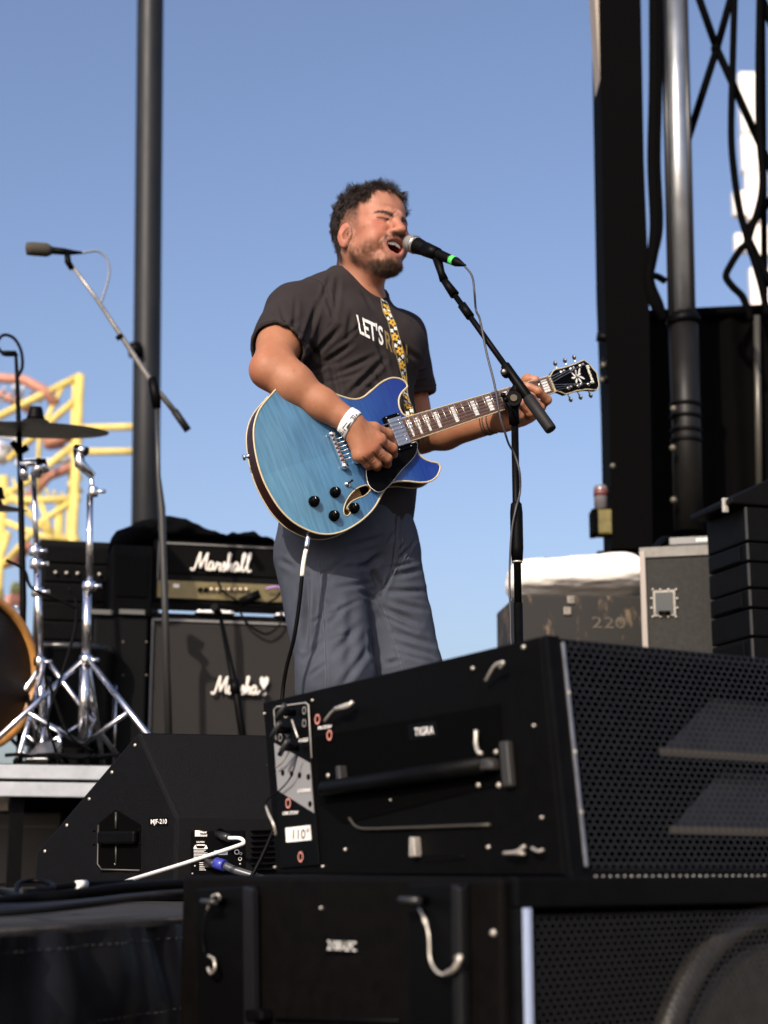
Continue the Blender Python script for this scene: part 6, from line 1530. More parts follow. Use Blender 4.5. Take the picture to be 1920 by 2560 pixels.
# black mic pole with the crash cymbal
S3 = dk(52, 1850, .6); s3 = thing('percussion_microphone_stand', (S3.x, S3.y, RZ), 'thin black stand with a small pencil microphone above the drum kit', 'microphone stand'); x3 = lambda u, v: dk(u, v, .6)
MB().tube([Vector((S3.x, S3.y, RZ)), x3(58, 1500), x3(50, 1150), x3(43, 950), x3(40, 890)], [.014, .014, .012, .009, .007], 10).build('pole', black_metal, s3)
MB().tube([x3(4, 882), x3(14, 884), x3(38, 884), x3(42, 890)], [.010, .013, .013, .008], 10).build('pencil_microphone', rubber, s3)
MB().tube(spline([x3(4, 882), x3(-8, 860), x3(8, 838), x3(34, 845), x3(52, 875), x3(56, 915), x3(46, 940)], 6), .007, 8).build('wire', rubber, s3)
MB().tube([x3(30, 1105), x3(50, 1130), x3(68, 1118)], [.012, .02, .016], 10).build('pole_clamp', black_metal, s3)
tripod(s3, S3, x3(58, 1700).z, .3, black_metal, .009, 1.0, False)
def cymbal(c, r, nrm, label, base):
    t = thing('cymbal', tuple(base), label, 'cymbal'); M = Matrix.Translation(c) @ Vector(nrm).normalized().to_track_quat('Z', 'Y').to_matrix().to_4x4()
    bronze = mat('cymbal_bronze', (.012, .009, .006), .45, .2, .3, 15, spec=.3)
    MB().lathe([(r, -.014), (r, -.0125), (r * .55, .002), (r * .22, .012), (r * .17, .030), (r * .06, .036), (.0001, .036)], M, 48).build('plate', bronze, t)
    MB().lathe([(r * .999, -.0142), (r * .55, .0003), (r * .22, .010), (.0001, .012)], M, 48).build('underside', bronze, t)
    MB().lathe([(.040, .034), (.034, .045), (.028, .075), (.024, .085), (.0001, .087)], M, 18).build('felt_and_nut', rubber, t); return t
cymbal(dk(88, 1068, .5), .30, (.02, -.155, 1), 'large dark crash cymbal seen edge-on above the drum kit', dk(88, 1068, .5))
cymbal(dk(-10, 1268, .7), .13, (.0, -.17, 1), 'smaller dark cymbal below the large one', dk(-10, 1268, .7))
MB_ = MB
# bass drum
kc = dk(-62, 1678, .35); kn_ = Vector((.79, -.61, 0)); KM = Matrix.Translation(kc) @ kn_.to_track_quat('Z', 'Y').to_matrix().to_4x4(); KR = .315
kick = thing('bass_drum', (kc.x, kc.y, RZ), 'bass drum with wooden hoop and dark front head', 'drum')
MB().lathe([(KR - .022, -.40), (KR - .012, -.40), (KR - .012, -.03)], KM, 56).build('shell', mat('drum_shell', (.02, .02, .03), .3, coat=.4), kick)
MB().lathe([(KR - .012, -.045), (KR, -.045), (KR, .004), (KR - .004, .008), (KR - .026, .008), (KR - .028, .004), (KR - .028, -.02)], KM, 64).build('front_hoop', mat('amber_maple', (.36, .165, .040), .35, 0, .25, 25, coat=.5), kick)
MB().lathe([(KR - .010, -.012), (.0001, -.010)], KM, 56).build('front_head', mat('drum_head', (.0045, .005, .0085), .6), kick)
MB().lathe([(KR, -.40), (KR, -.36), (KR - .014, -.36)], KM, 56).build('rear_hoop', mat('amber_maple', (.36, .165, .040), .35, 0, .25, 25, coat=.5), kick)
for k in range(8):
    a = k * math.pi / 4 + .2; M = KM @ Matrix.Rotation(a, 4, 'Z'); MB().tube([(KR + .012, 0, -.12), (KR + .012, 0, .012)], .006, 8, M).box((KR + .004, 0, -.002), (.03, .018, .012), M).box((KR + .008, 0, -.13), (.022, .022, .05), M).build('tension_lug', chrome, kick)
for s_ in (-1, 1):
    q = kc + Vector((0, 0, -.22)) + kn_ * -.10 + kn_.cross(Vector((0, 0, 1))) * -s_ * .25; MB().tube([q, Vector((q.x + .08 * (1 if s_ > 0 else -1) + .06, q.y - .03, RZ + .012))], .008, 8).build('spur', chrome, kick)
# floor tom behind the stands
ft = dk(165, 1760, .95); tom = thing('floor_tom', (ft.x, ft.y, RZ), 'black floor tom on legs behind the chrome stands', 'drum')
MB().lathe([(.20, .14), (.20, .52), (.208, .52), (.208, .55), (.196, .552), (.0001, .552)], Matrix.Translation((ft.x, ft.y, RZ)), 40).build('shell', mat('tom_black', (.012, .012, .014), .3, coat=.3), tom)
for k in range(3): a = k * 2.09 + .4; MB().tube([(ft.x + .215 * math.cos(a), ft.y + .215 * math.sin(a), RZ), (ft.x + .215 * math.cos(a), ft.y + .215 * math.sin(a), RZ + .40)], .007, 8).build('leg', chrome, tom)
# leads hanging among the drum hardware
for i, (pts, lab) in enumerate((([(170, 1470), (190, 1500), (186, 1580), (150, 1700), (120, 1800), (140, 1880)], 'thin black lead hanging between the two chrome cymbal stands'), ([(15, 1400), (60, 1425), (80, 1470), (150, 1500), (190, 1520)], 'thin black lead looping across the chrome stands above the bass drum'), ([(118, 1690), (140, 1760), (175, 1840), (235, 1880)], 'thin black lead running down behind the bare cymbal stand'))):
    q = [dk(u, v, .16) for u, v in pts]; t = thing('drum_lead', (q[-1].x, q[-1].y, RZ), lab, 'cable'); MB().tube(spline(q, 6), .006, 8).build('wire', rubber, t)
# cables and pedal on the riser front
random.seed(5)
for k in range(7):
    u0 = 10 + k * 36; pts = [dk(u0 + i * 22 + random.uniform(-8, 8), 1895 - random.uniform(0, 9), .06 + .05 * (k % 3)) for i in range(6)]
    pts = [Vector((p.x, p.y, max(p.z, RZ + .008))) for p in pts]
    t = thing('riser_cable', (pts[0].x, pts[0].y, RZ), 'loose black cable lying along the front edge of the drum riser', 'cable', 'cables on the drum riser'); MB().tube(spline(pts, 5), .007, 8).build('wire', rubber, t)
ped = dk(95, 1880, .12); t = thing('hi_hat_pedal', (ped.x, ped.y, RZ), 'chrome foot pedal on the riser under the cymbal stands', 'pedal')
MB().box((0, 0, 0), (.09, .25, .012), Matrix.Translation((ped.x, ped.y + .1, RZ + .06)) @ Matrix.Rotation(rad(18), 4, 'X')).build('footboard', alu, t, .004); MB().box((ped.x, ped.y + .1, RZ + .008), (.10, .30, .014)).build('base_plate', black_metal, t, .003)
for s_ in (-1, 1): MB().tube([(ped.x + s_ * .04, ped.y + .22, RZ + .01), (ped.x + s_ * .03, ped.y + .22, RZ + .16)], .008, 8).build('frame_post', chrome, t)

# ------------------------------------------------------------------ overhead microphone on its boom, in front of the amplifiers
ob = thing('overhead_microphone_stand', tuple(Vector((*dk(424, 1835, .45).xy, RZ))), 'tall boom stand with worn grey arm in front of the black post', 'microphone stand'); y4 = dk(424, 1835, .45); x4 = lambda u, v: dk(u, v, .45)
MB().lathe([(.13, 0), (.13, .012), (.05, .03), (.03, .09), (.016, .12)], Matrix.Translation((y4.x, y4.y, RZ)), 30).build('round_base', black_metal, ob)
MB().tube([Vector((y4.x, y4.y, RZ + .1)), x4(412, 1500), x4(404, 1270), x4(396, 1190), x4(392, 1010)], [.015, .014, .016, .010, .010], 12).build('pole', mat('worn_pole', (.035, .034, .032), .4, .3), ob)
worn = mat('worn_boom', (.26, .245, .225), .42, .6, .3, 30)
MB().tube([x4(173, 655), x4(240, 745), x4(300, 835), x4(385, 965), x4(438, 1030)], [.0075, .0078, .010, .0125, .0125], 10).build('boom_arm', worn, ob)
MB().tube([x4(436, 1027), x4(470, 1076)], [.016, .016], 12).build('boom_grip', mat('rubber_grip', (.009, .009, .009), .6, spec=.25), ob)
MB().tube([x4(380, 945), x4(388, 985), x4(392, 1020)], [.02, .024, .018], 10).build('boom_clamp', black_metal, ob)
MB().tube([x4(296, 838), x4(302, 846)], [.016, .016], 10).build('arm_collar', rubber, ob)
MB().tube([x4(168, 635), x4(170, 655), x4(180, 672)], [.012, .014, .012], 10).build('arm_clip', rubber, ob)
om = thing('overhead_microphone', tuple(x4(110, 622)), 'dark microphone with foam windscreen on the tall boom', 'microphone')
MB().tube([x4(64, 622), x4(66, 622), x4(80, 622), x4(118, 625), x4(130, 627)], [.010, .026, .029, .029, .018], 18).build('windscreen', mat('foam', (.045, .038, .026), .9, bump=.5, bscale=300), om)
MB().tube([x4(128, 626), x4(160, 629), x4(180, 631), x4(207, 632)], [.016, .015, .011, .005], 14).build('handle', rubber, om)
t = thing('overhead_cable', tuple(x4(205, 632)), 'thin grey cable curving from the overhead microphone to its boom', 'cable')
MB().tube(spline([x4(205, 632), x4(245, 628), x4(268, 650), x4(272, 690), x4(258, 740), x4(250, 760)], 6), .0055, 8).build('wire', mat('cable_blue_grey', (.16, .18, .22), .5), t)
# slim stand leaning before the script logo
q0, q1 = fp.at(610, 1850, .55), fp.at(550, 1535, .40); t = thing('slim_microphone_stand', (q0.x, q0.y, RZ), 'slim black stand leaning across the speaker cabinet logo', 'microphone stand')
MB().tube([Vector((q0.x + .02, q0.y, RZ)), fp.at(592, 1740, .5), q1], [.016, .016, .008], 10).build('pole', black_metal, t); MB().tube([fp.at(590, 1735, .5), fp.at(585, 1700, .49)], .022, 12).build('clutch', black_metal, t)
MB().tube([Vector((q0.x + .02, q0.y, RZ + .15)), Vector((q0.x - .12, q0.y - .1, RZ + .01))], .012, 8).build('leg', black_metal, t); MB().tube([Vector((q0.x + .02, q0.y, RZ + .15)), Vector((q0.x + .2, q0.y - .02, RZ + .01))], .012, 8).build('leg', black_metal, t); MB().tube([q1, q1 + Vector((-.02, -.06, .02))], [.012, .018], 10).build('microphone_head', rubber, t)

# ------------------------------------------------------------------ tall dark post and the fairground ride behind
pa, pb = P(376, 0, 13), P(364, 1280, 13); px0 = pb.x; lean = (pa.x - pb.x) / (pa.z - pb.z)
post = thing('light_post', (px0 - lean * (pb.z - GZ), 13, GZ), 'thick dark round post rising behind the amplifiers', 'post')
r_ = abs(P(408, 640, 13).x - P(340, 640, 13).x) / 2
MB().tube([(px0 + lean * (z - pb.z), 13, z) for z in (GZ, 4, 9, 14)], r_, 28).build('shaft', mat('dark_post', (.012, .013, .0155), .48, .1, .2, 3, spec=.25), post); MB().lathe([(r_ * 1.8, 0), (r_ * 1.8, .06), (r_ * 1.2, .1), (r_, .3)], Matrix.Translation((px0 - lean * (pb.z - GZ), 13, GZ)), 28).build('base_flange', mat('dark_post', (.012, .013, .0155), .48, .1, .2, 3, spec=.25), post)
MB().tube([P(336, 860, 12.85), P(340, 890, 12.85)], .06, 10).build('bracket', black_metal, post)
RY = 42
ride = thing('fairground_ride', tuple(Vector((P(90, 1300, RY).x, RY, GZ))), 'yellow steel fairground ride with red beams far behind the drums', 'ride')
yl = mat('ride_yellow', (.60, .47, .13), .6, 0, .25, 2); rdm = mat('ride_red', (.42, .19, .13), .6, 0, .3, 2); wh2 = mat('ride_white', (.62, .62, .64), .5)  # yellow and red paled, distance haze mixed into the colours
def beam(pts, r, m, name='beam', dy=0): MB().tube([P(u, v, RY + dy) for u, v in pts], r, 8).build(name, m, ride)
gx = P(198, 1300, RY).x
for u, v0, dy in ((200, 938, 0), (192, 945, 3), (10, 1190, 0), (150, 1250, 3), (374, 1050, 0)): 
    a = P(u, v0, RY + dy); MB().tube([a, Vector((a.x, a.y, GZ))], .13, 8).build('post', yl, ride)
beam([(205, 938), (60, 1010), (-40, 1060)], .11, yl); beam([(200, 990), (120, 1060), (20, 1150)], .10, yl); beam([(200, 1070), (374, 1066)], .10, yl); beam([(200, 1130), (374, 1128)], .10, yl)
beam([(200, 1100), (90, 1190), (-20, 1260)], .10, yl); beam([(-30, 1252), (100, 1250), (200, 1247)], .10, yl); beam([(200, 1240), (110, 1300), (0, 1420)], .09, yl); beam([(0, 1300), (100, 1340), (200, 1350)], .09, yl); beam([(20, 1330), (-10, 1420), (0, 1500)], .12, yl); beam([(100, 1250), (130, 1340)], .08, yl); beam([(-20, 1190), (60, 1270), (140, 1350)], .09, yl); beam([(160, 960), (100, 1080), (90, 1250)], .07, yl)
for k in range(9): beam([(12 + k * 20, 1190 + k * 6), (30 + k * 20, 1250)], .035, yl, 'brace', 1); beam([(196, 960 + k * 32), (204, 976 + k * 32)], .05, yl, 'brace', 2)
for k in range(7): beam([(-20 + k * 24, 1000 + (k - 3) ** 2 * 2), (-12 + k * 24, 960 + (k - 3) ** 2 * 2)], .05, wh2, 'cross_tie', .5)
beam([(-60, 960), (0, 945), (60, 950), (110, 975), (140, 1010)], .14, rdm, 'red_arch'); beam([(-60, 1000), (0, 985), (60, 1015), (120, 1060)], .13, rdm, 'red_arch', 1); beam([(200, 1160), (120, 1190), (60, 1260)], .15, rdm, 'red_arch', 1); beam([(110, 1110), (180, 1090)], .16, rdm, 'red_arch', 1); beam([(-20, 1420), (40, 1400), (80, 1360)], .14, rdm, 'red_arch', 1); beam([(20, 1510), (55, 1500)], .25, rdm, 'gondola', 1)
beam([(-10, 1080), (40, 1090), (60, 1130)], .16, wh2, 'white_panel', 2); beam([(40, 1160), (180, 1150)], .10, wh2, 'white_panel', 2); beam([(30, 1470), (60, 1475)], .18, mat('ride_green', (.25, .28, .12), .5), 'gondola', 1); beam([(120, 1105), (160, 1100)], .25, mat('ride_violet', (.32, .20, .34), .5), 'gondola', 2); beam([(-20, 1120), (20, 1140)], .3, wh2, 'gondola', 1)

# ------------------------------------------------------------------ stage tower, drape and cases on the far side
TY = 7.6
tw = thing('stage_tower', (P(1580, 1370, TY).x, TY, 0), 'black stage tower with tall dark column and silver lifting mast', 'tower')
def q4(mb, pts, Y, dep):                          # upright slab traced at depth Y with real thickness
    f0 = [P(u, v, Y) for u, v in pts]; n = len(f0); vs = f0 + [p + Vector((0, dep, 0)) for p in f0]
    mb.add(vs, [tuple(range(n))[::-1], tuple(range(n, 2 * n))] + [(i, (i + 1) % n, (i + 1) % n + n, i + n) for i in range(n)]); return mb
flatb = mat('flat_black', (.0018, .0018, .002), .8, spec=.1)
q4(MB(), [(1496, -120), (1600, -120), (1610, 400), (1622, 700), (1632, 1372), (1530, 1372), (1522, 1000), (1510, 700), (1502, 250)], TY, .30).build('column', flatb, tw)
q4(MB(), [(1480, -120), (1497, -120), (1503, 250), (1506, 300)], TY + .02, .2).build('column_edge', mat('beige_edge', (.30, .25, .20), .6), tw)
cbx = MB(); a, b = P(1580, 1372, TY), P(1700, 1372, TY); cbx.box(((a.x + b.x) / 2, TY + .3, a.z / 2), (.55, .5, a.z), None); cbx.build('plinth', flatb, tw)
MB().tube([P(1683, -150, TY + .1), P(1693, 330, TY + .1), P(1704, 792, TY + .1)], [.054, .054, .054], 24).build('silver_mast', mat('mast_silver', (.36, .38, .40), .36, .85, .1, 6), tw)
for (u0, u1, r) in ((1657, 1674, .018), (1709, 1728, .016)): MB().tube([P(u0, -150, TY + .08), P(u1 + 4, 792, TY + .08)], r, 10).build('mast_rail', mat('rail_dark', (.010, .010, .012), .4), tw)
MB().tube([P(1706, 785, TY + .1), P(1708, 800, TY + .1), P(1710, 812, TY + .1)], [.072, .088, .084], 24).build('mast_cap', black_metal, tw)
MB().tube([P(1708, 805, TY + .1), P(1716, 1060, TY + .1), P(1722, 1330, TY + .1)], [.075, .072, .072], 26).build('outer_tube', mat('tube_black', (.0065, .0062, .006), .45, .05, .2, 8, spec=.2), tw)
for v in (1010, 1040, 1075, 1100): MB().tube([P(1714 + (v - 1000) * .02, v, TY + .1), P(1714 + (v - 1000) * .02, v + 8, TY + .1)], .080, 26).build('tube_collar', black_metal, tw)
for u, v in ((1684, 1022), (1682, 1120), (1684, 1250)): MB().ball(P(u, v, TY + .0), .018, 10).build('latch_pin', mat('dull_brass', (.09, .08, .06), .45, .3), tw)
for (u, v, r, l) in ((1492, 841, .026, 45), (1504, 908, .030, 35), (1500, 945, .026, 40), (1528, 1160, .03, 14)):
    cl_ = MB().tube([P(u, v, TY + .05), P(u + l, v + 6, TY + .05)], [r, r * .8], 12).build('clamp', black_metal, tw)
    if u != 1492: MB().ball(P(u + 4, v + 5, TY - .0), .016, 8).build('clamp_bolt', mat('dull_brass', (.09, .08, .06), .45, .3), cl_)
# cable bundle beside the mast
t = thing('tower_cable_bundle', tuple(P(1640, 700, TY - .1)), 'thick bundle of black cables hanging beside the silver mast', 'cable')
for dx, w0 in ((0, .024), (9, .020), (-8, .018)): MB().tube(spline([P(1638 + dx, -120, TY + .0), P(1638 + dx, 200, TY), P(1634 + dx, 400, TY), P(1640 + dx, 560, TY), P(1630 + dx * .6, 640, TY), P(1622 + dx * .5, 700, TY), P(1640 + dx, 760, TY), P(1660, 800, TY + .02)], 6), w0, 10).build('cable_run', flatb, t)
MB().tube(spline([P(1618, 690, TY), P(1640, 690, TY), P(1662, 702, TY + .03)], 5), .018, 8).build('branch', flatb, t)
# lattice of the truss
tr_ = thing('roof_truss', tuple(P(1840, 700, TY + .4)), 'black steel lattice with crossing bars at the edge of the stage roof', 'truss')
for p, q, r in (((1728, -60), (1792, 122), .021), ((1792, 122), (1900, 360), .021), ((1900, 360), (1990, 560), .021), ((1842, -60), (1792, 122), .021), ((1792, 122), (1716, 360), .021), ((1880, -60), (1960, 130), .024), ((1862, 582), (1990, 420), .020), ((1868, 590), (1990, 840), .018)):
    MB().tube([P(*p, TY + .4), P(*q, TY + .4)], r, 10).build('lattice_bar', flatb, tr_)
MB().tube([P(1905, -100, TY + .45), P(1912, 800, TY + .45)], .018, 10).build('chord', flatb, tr_); MB().ball(P(1790, 122, TY + .4), .030, 10).build('node_plate', flatb, tr_)
for i, (pts, lab) in enumerate((([(1838, -60), (1832, 150), (1828, 330), (1835, 430), (1850, 530), (1868, 600), (1850, 625), (1828, 660), (1815, 690), (1830, 715), (1855, 740), (1868, 770), (1878, 800)], 'black cable swaying down through the truss with a kink at its foot'), ([(1900, -60), (1896, 200), (1898, 330), (1906, 450), (1896, 520), (1872, 600), (1885, 650), (1905, 720), (1918, 790)], 'black cable hanging straight down the truss beside the chord'))):
    t = thing('hanging_cable', tuple(P(*pts[-1], TY + .3)), lab, 'cable'); MB().tube(spline([P(u, v, TY + .3) for u, v in pts], 6), .019, 10).build('cable_run', flatb, t)
# black drape behind, with soft folds
dr = thing('black_drape', (P(1800, 1300, TY + .7).x, TY + .7, 0), 'black cloth drape closing the side of the stage behind the mast', 'drape')
a, b = P(1560, 800, TY + .7), P(2080, 772, TY + .7); vs_ = []; NX = 90
for i in range(NX + 1):
    s = i / NX; x = a.x + (b.x - a.x) * s; zt_ = a.z + (b.z - a.z) * s
    for j in range(13): vs_.append((x, TY + .7 + .018 * math.sin(s * 34 + .8 * math.sin(s * 13)) + .01 * j / 12, zt_ * (1 - j / 12) + .01))
MB().add(vs_, [(i * 13 + j, (i + 1) * 13 + j, (i + 1) * 13 + j + 1, i * 13 + j + 1)[::-1] for i in range(NX) for j in range(12)], None, True).build('cloth', mat('drape_black', (.0040, .0036, .0034), .9, 0, .3, 5, spec=.1), dr)
MB().tube([a + Vector((-.05, -.02, .01)), b + Vector((.05, -.02, .01))], .03, 10).build('drape_rail', flatb, dr)
MB().tube([P(1892, 790, TY + .6), P(1898, 1250, TY + .6)], .018, 10).build('drape_pole', mat('dull_pole', (.10, .095, .08), .4, .5), dr)
# work lamp on the tower's flank
wl = thing('work_lamp', tuple(P(1505, 1340, TY)), 'small yellow padlock-shaped warning lamp with clear tube on the tower flank', 'lamp')
MB().box((0, 0, 0), (.10, .10, .125), Matrix.Translation(P(1505, 1309, TY + .05))).build('housing', mat('lamp_yellow', (.10, .078, .010), .5, 0, .5, 20), wl, .01); a = P(1503, 1275, TY + .05)
MB().lathe([(.034, 0), (.034, .11), (.028, .122), (.0001, .124)], Matrix.Translation(a), 18).build('tube', mat('lamp_tube', (.13, .12, .13), .25), wl); MB().lathe([(.036, .068), (.036, .10)], Matrix.Translation(a), 18).build('red_band', mat('lamp_red', (.12, .035, .035), .4), wl)
MB().box((0, 0, 0), (.03, .12, .125), Matrix.Translation(P(1484, 1309, TY + .05))).build('side_plate', flatb, wl, .004)

# ---- worn flight case with stencilled number, rolled cloth on it
CY = 6.4
wpl2 = VPlane((P(1420, 1550, CY).x, CY), (P(1420, 1550, CY).x + 1, CY + .10))
a, b = wpl2.at(1293, 1494), wpl2.at(1622, 1494); zt2 = wpl2.at(1430, 1486).z; xd = (b - a); xd.z = 0; wX = xd.length; xd.normalize(); yd = Vector((-xd.y, xd.x, 0)); c = (a + b) / 2
CM = Matrix(((xd.x, yd.x, 0, c.x), (xd.y, yd.y, 0, c.y), (0, 0, 1, 0), (0, 0, 0, 1)))
def worn_mat():
    m = bpy.data.materials.new('worn_black_paint'); m.use_nodes = True; n = m.node_tree.nodes; l = m.node_tree.links; b = n['Principled BSDF']; tc = n.new('ShaderNodeTexCoord'); mp_ = n.new('ShaderNodeMapping'); mp_.inputs['Scale'].default_value = (14, 14, 5); l.new(tc.outputs['Object'], mp_.inputs['Vector'])
    t = n.new('ShaderNodeTexNoise'); t.inputs['Scale'].default_value = 1; t.inputs['Detail'].default_value = 7; t.inputs['Roughness'].default_value = .7; l.new(mp_.outputs[0], t.inputs['Vector'])
    r = n.new('ShaderNodeValToRGB'); e = r.color_ramp.elements; e[0].position = .56; e[0].color = (.0075, .0062, .0052, 1); e[1].position = .67; e[1].color = (.16, .11, .065, 1); l.new(t.outputs['Fac'], r.inputs['Fac']); l.new(r.outputs[0], b.inputs['Base Color']); b.inputs['Roughness'].default_value = .7; return m
wc2 = thing('worn_case', (c.x, c.y, 0), 'long battered black case with chipped paint and stencilled number 220', 'case'); wm = worn_mat()
MB().box((0, .25, zt2 - .19), (wX, .5, .38), CM).build('upper_body', wm, wc2, .01); MB().box((0, .25, (zt2 - .385) / 2), (wX * .98, .48, zt2 - .385), CM).build('lower_body', wm, wc2, .01)
MB().box((0, -.004, zt2 - .365), (wX, .012, .02), CM).build('red_stripe', mat('faded_red', (.12, .025, .02), .7, 0, .4, 20), wc2)
latch = steelw
for u, v in ((1427, 1500), (1418, 1528)): MB().box((0, 0, .004), (.032, .034, .010), wpl2.M(u, v, .0)).build('latch', mat('latch_dull', (.20, .18, .15), .5, .4, .4, 60), wc2, .004)
pa_, pb_ = wpl2.px(1520, 1556); mb = MB(); lettering(mb, '220', wpl2.M(1522, 1556, .003), 28 * pb_, .0, 1, 84 * pa_); mb.build('stencil_lettering', mat('stencil_grey', (.075, .066, .050), .7, 0, .6, 60), wc2)
rc = thing('cloth_roll', (c.x, c.y + .2, zt2), 'long white cloth bundle rolled up on top of the battered case', 'cloth roll')
f = Field()
for k in range(9):
    u = 1318 + k * 36; q = np.array(wpl2.at(u, 1436 - k * 2.2)) + np.array([0, .22, 0]); f.ell(q, (.075, .19, .088 + .004 * math.sin(k * 2.1)), None, .05)
f.plane((0, 0, zt2), (0, 0, -1), .01)
v_, f_ = f.mesh((.4, 6.2, zt2 - .1), (1.4, 7.2, zt2 + .35), .010)
v_ = v_ + normals_np(v_, f_) * (noise_np(v_ * np.array([.35, .8, 2.2]), 16, 41) * .010 + noise_np(v_ * np.array([.6, 1, 1.8]), 40, 42) * .003)[:, None]; v_[:, 2] = np.maximum(v_[:, 2], zt2 - .002)
link('roll', quads_to_mesh('roll', v_, f_), mat('white_canvas', (.78, .74, .68), .85, 0, .05, 20), rc)
for k, u in enumerate((1370, 1480, 1570)): MB().tube([wpl2.at(u, 1383, .0) + Vector((0, .12, 0)), wpl2.at(u + 20, 1376, 0) + Vector((0, .2, 0)), wpl2.at(u + 50, 1384, 0) + Vector((0, .22, 0))], .008, 6).build('tie_cord', mat('dark_cord', (.10, .10, .05), .8), rc)

# ---- grey carpeted road case with handle, mixer on top
RYc = 5.9
rp = VPlane((P(1700, 1480, RYc).x, RYc), (P(1700, 1480, RYc).x + 1, RYc - .25))
a, b = rp.at(1600, 1372), rp.at(1830, 1372); xd = (b - a); xd.z = 0; wX = xd.length; xd.normalize(); yd = Vector((-xd.y, xd.x, 0)); c = (a + b) / 2; zt3 = rp.at(1700, 1368).z
CM = Matrix(((xd.x, yd.x, 0, c.x), (xd.y, yd.y, 0, c.y), (0, 0, 1, 0), (0, 0, 0, 1)))
road = thing('road_case', (c.x, c.y, 0), 'dark grey speckled road case with aluminium edges and butterfly handle dish', 'case')
MB().box((0, .27, zt3 / 2), (wX, .54, zt3), CM).build('body', mat('speckled_grey', (.015, .014, .0125), .85, 0, .7, 60), road, .004)
ed = mat('case_edge', (.12, .115, .105), .5, .4, .3, 30)
MB().box((0, -.003, zt3 - .018), (wX + .006, .012, .036), CM).build('edge_rail', ed, road, .002); MB().box((-wX / 2 + .008, -.005, zt3 / 2), (.022, .014, zt3 - .02), CM).build('edge_rail', mat('case_edge_pale', (.22, .195, .175), .5, .3), road, .002); MB().box((0, .27, zt3 + .001), (wX + .006, .55, .008), CM).build('edge_rail', ed, road, .002)
dish = MB().box((0, 0, 0), (.085, .10, .004), rp.M(1661, 1508, .003)).build('handle_dish', mat('dish_steel', (.16, .15, .135), .4, .7, .3, 60), road, .004)
MB().box((0, 0, .004), (.066, .080, .004), rp.M(1661, 1508, .003)).build('dish_recess', mat('dish_dark', (.03, .034, .036), .35, .5), dish); MB().tube([rp.at(1647, 1532, .012), rp.at(1676, 1532, .012)], .008, 8).build('grip', black_metal, dish)
for du in (-29, -10, 10, 29):
    for dv in (-34, 34): MB().lathe([(.0055, 0), (.0045, .004), (.0001, .005)], rp.M(1661 + du, 1508 + dv, .003), 8).build('rivet', steelw, dish)
for dv in (-12, 12):
    for du in (-32, 32): MB().lathe([(.0055, 0), (.0045, .004), (.0001, .005)], rp.M(1661 + du, 1508 + dv, .003), 8).build('rivet', steelw, dish)
mx_ = thing('audio_box', tuple(rp.at(1740, 1366) + Vector((0, .2, 0))), 'small grey electronics box with white print lying on the road case', 'audio box')
A0 = rp.at(1742, 1332) + Vector((0, .15, 0)); XM = Matrix(((xd.x, yd.x, 0, A0.x), (xd.y, yd.y, 0, A0.y), (0, 0, 1, zt3 + .005), (0, 0, 0, 1)))
MB().box((0, .1, .048), (.155, .2, .032), XM).build('top_cover', mat('grey_plastic', (.16, .16, .155), .5), mx_, .006); MB().box((.008, .1, .016), (.13, .19, .032), XM).build('lower_body', rubber, mx_, .003)
mb = MB(); [mb.box((.030 + k * .011, -.001, .048 + .001 * (k % 2)), (.008, .002, .010 + .002 * (k % 2)), XM) for k in range(4)]; mb.build('print', whitep, mx_)
MB().tube(spline([XM @ Vector((-.10, .02, .008)), XM @ Vector((-.13, 0, .02)), XM @ Vector((-.10, .1, .08)), XM @ Vector((-.02, .15, .07))], 5), .012, 8).build('lead', rubber, mx_); MB().ball(XM @ Vector((.05, -.02, .012)), .012, 8).build('plug', steelw, mx_)
# ---- tower of small black speakers stacked up, a wedge lying on top
LP = VPlane((P(1870, 1450, 5.3).x, 5.3), (P(1870, 1450, 5.3).x + 1, 5.3 + .30))
edges_v = [1262, 1352, 1402, 1468, 1518, 1590, 1680, 1790, 1900, 2010, 2120]
zs = [LP.at(1850, v).z for v in edges_v]; zs = [z for z in zs if z > .05] + [0.0]
a, b = LP.at(1870, 1400), LP.at(2200, 1400); xd = b - a; xd.z = 0; wX = xd.length; xd.normalize(); yd = Vector((-xd.y, xd.x, 0)); c = (a + b) / 2
CM = Matrix(((xd.x, yd.x, 0, c.x), (xd.y, yd.y, 0, c.y), (0, 0, 1, 0), (0, 0, 0, 1)))
ORD = ['topmost', 'second from the top', 'third from the top', 'fourth from the top', 'fifth from the top', 'sixth from the top', 'seventh from the top', 'eighth from the top', 'ninth from the top', 'tenth from the top', 'lowest']
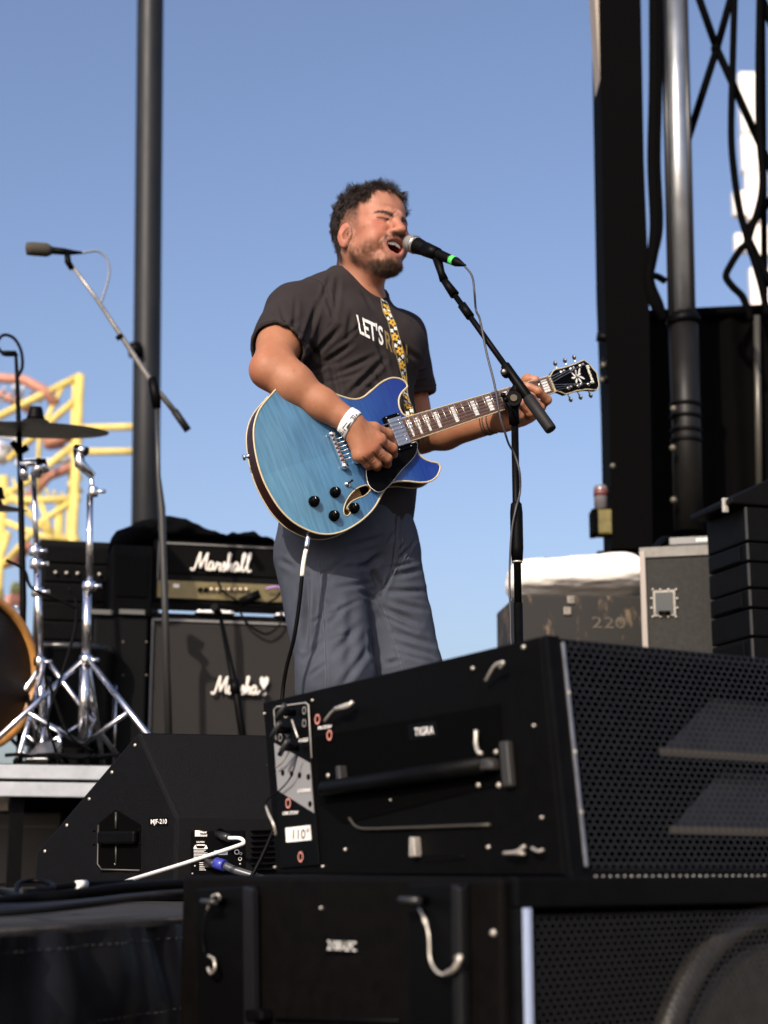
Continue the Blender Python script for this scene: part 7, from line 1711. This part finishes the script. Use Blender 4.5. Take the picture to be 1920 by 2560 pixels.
for k in range(len(zs) - 1):
    z1, z0 = zs[k], zs[k + 1]; g = .004
    t = thing('stacked_speaker', (c.x, c.y, z0), 'flat black speaker box, ' + (ORD[k] if k < len(zs) - 2 else 'lowest') + ' in the tall column beside the road case', 'speaker', 'flat speaker boxes in the tall column')
    MB().box((0, .14, (z0 + z1) / 2), (wX, .28, z1 - z0 - g * (0 if k == len(zs) - 2 else 1)), CM).build('shell', black_box, t, .006)
    MB().box((-wX / 2 + .001, .001, (z0 + z1) / 2), (.007, .007, z1 - z0 - .014), CM).build('corner_strip', mat('strip_grey', (.035, .033, .030), .5), t)
    if k % 2: MB().box((-wX / 2 - .002, .15, (z0 + z1) / 2), (.008, .20, (z1 - z0) * .8), CM).build('side_plate', black_metal, t, .004)
ztop = zs[0]
tw2 = thing('tilted_speaker', (c.x, c.y, ztop), 'black speaker leaning on top of the tall speaker column', 'speaker')
pf = [(-wX / 2 - .06, .0), (wX / 2, .0), (wX / 2, .16), (-wX / 2 + .10, .10), (-wX / 2 - .06, .02)]
MB().prism([(x, z) for x, z in pf], -.30, .0, CM @ Matrix.Translation((0, -.01, ztop)) @ Matrix.Rotation(rad(90), 4, 'X')).build('shell', black_box, tw2, .006)
MB().box((-wX / 2 - .06, .03, ztop + .002), (.02, .012, .05), CM).build('bracket', steelw, tw2, .002)
# ---- pale communications mast far away
MY = 70
mp0 = P(1885, 800, MY); mast = thing('antenna_tower', (P(1900, 800, MY).x, MY, GZ), 'white antenna tower with panel antennas far beyond the truss', 'antenna tower')
wm2 = mat('mast_white', (.80, .76, .72), .5)
x0 = P(1893, 400, MY).x; s_ = P(1920, 400, MY).x - P(1900, 400, MY).x
MB().tube([(x0, MY, GZ), (x0, MY, P(1890, 560, MY).z)], .28, 16).build('mast', wm2, mast)
for (u0, v0, u1, v1) in ((1848, 195, 1892, 345), (1850, 350, 1900, 440), (1862, 440, 1900, 560), (1828, 490, 1862, 550), (1832, 595, 1860, 640), (1878, 575, 1960, 650), (1872, 680, 1915, 775), (1925, 420, 1960, 560)):
    p, q = P(u0, v1, MY), P(u1, v0, MY); MB().box(((p.x + q.x) / 2, MY - .4, (p.z + q.z) / 2), (q.x - p.x, .5, q.z - p.z)).build('antenna_panel', wm2, mast, .04)
    MB().tube([((p.x + q.x) / 2, MY - .4, (p.z + q.z) / 2), (x0, MY, (p.z + q.z) / 2)], .06, 8).build('bracket', mat('mast_grey', (.3, .32, .34), .5), mast)
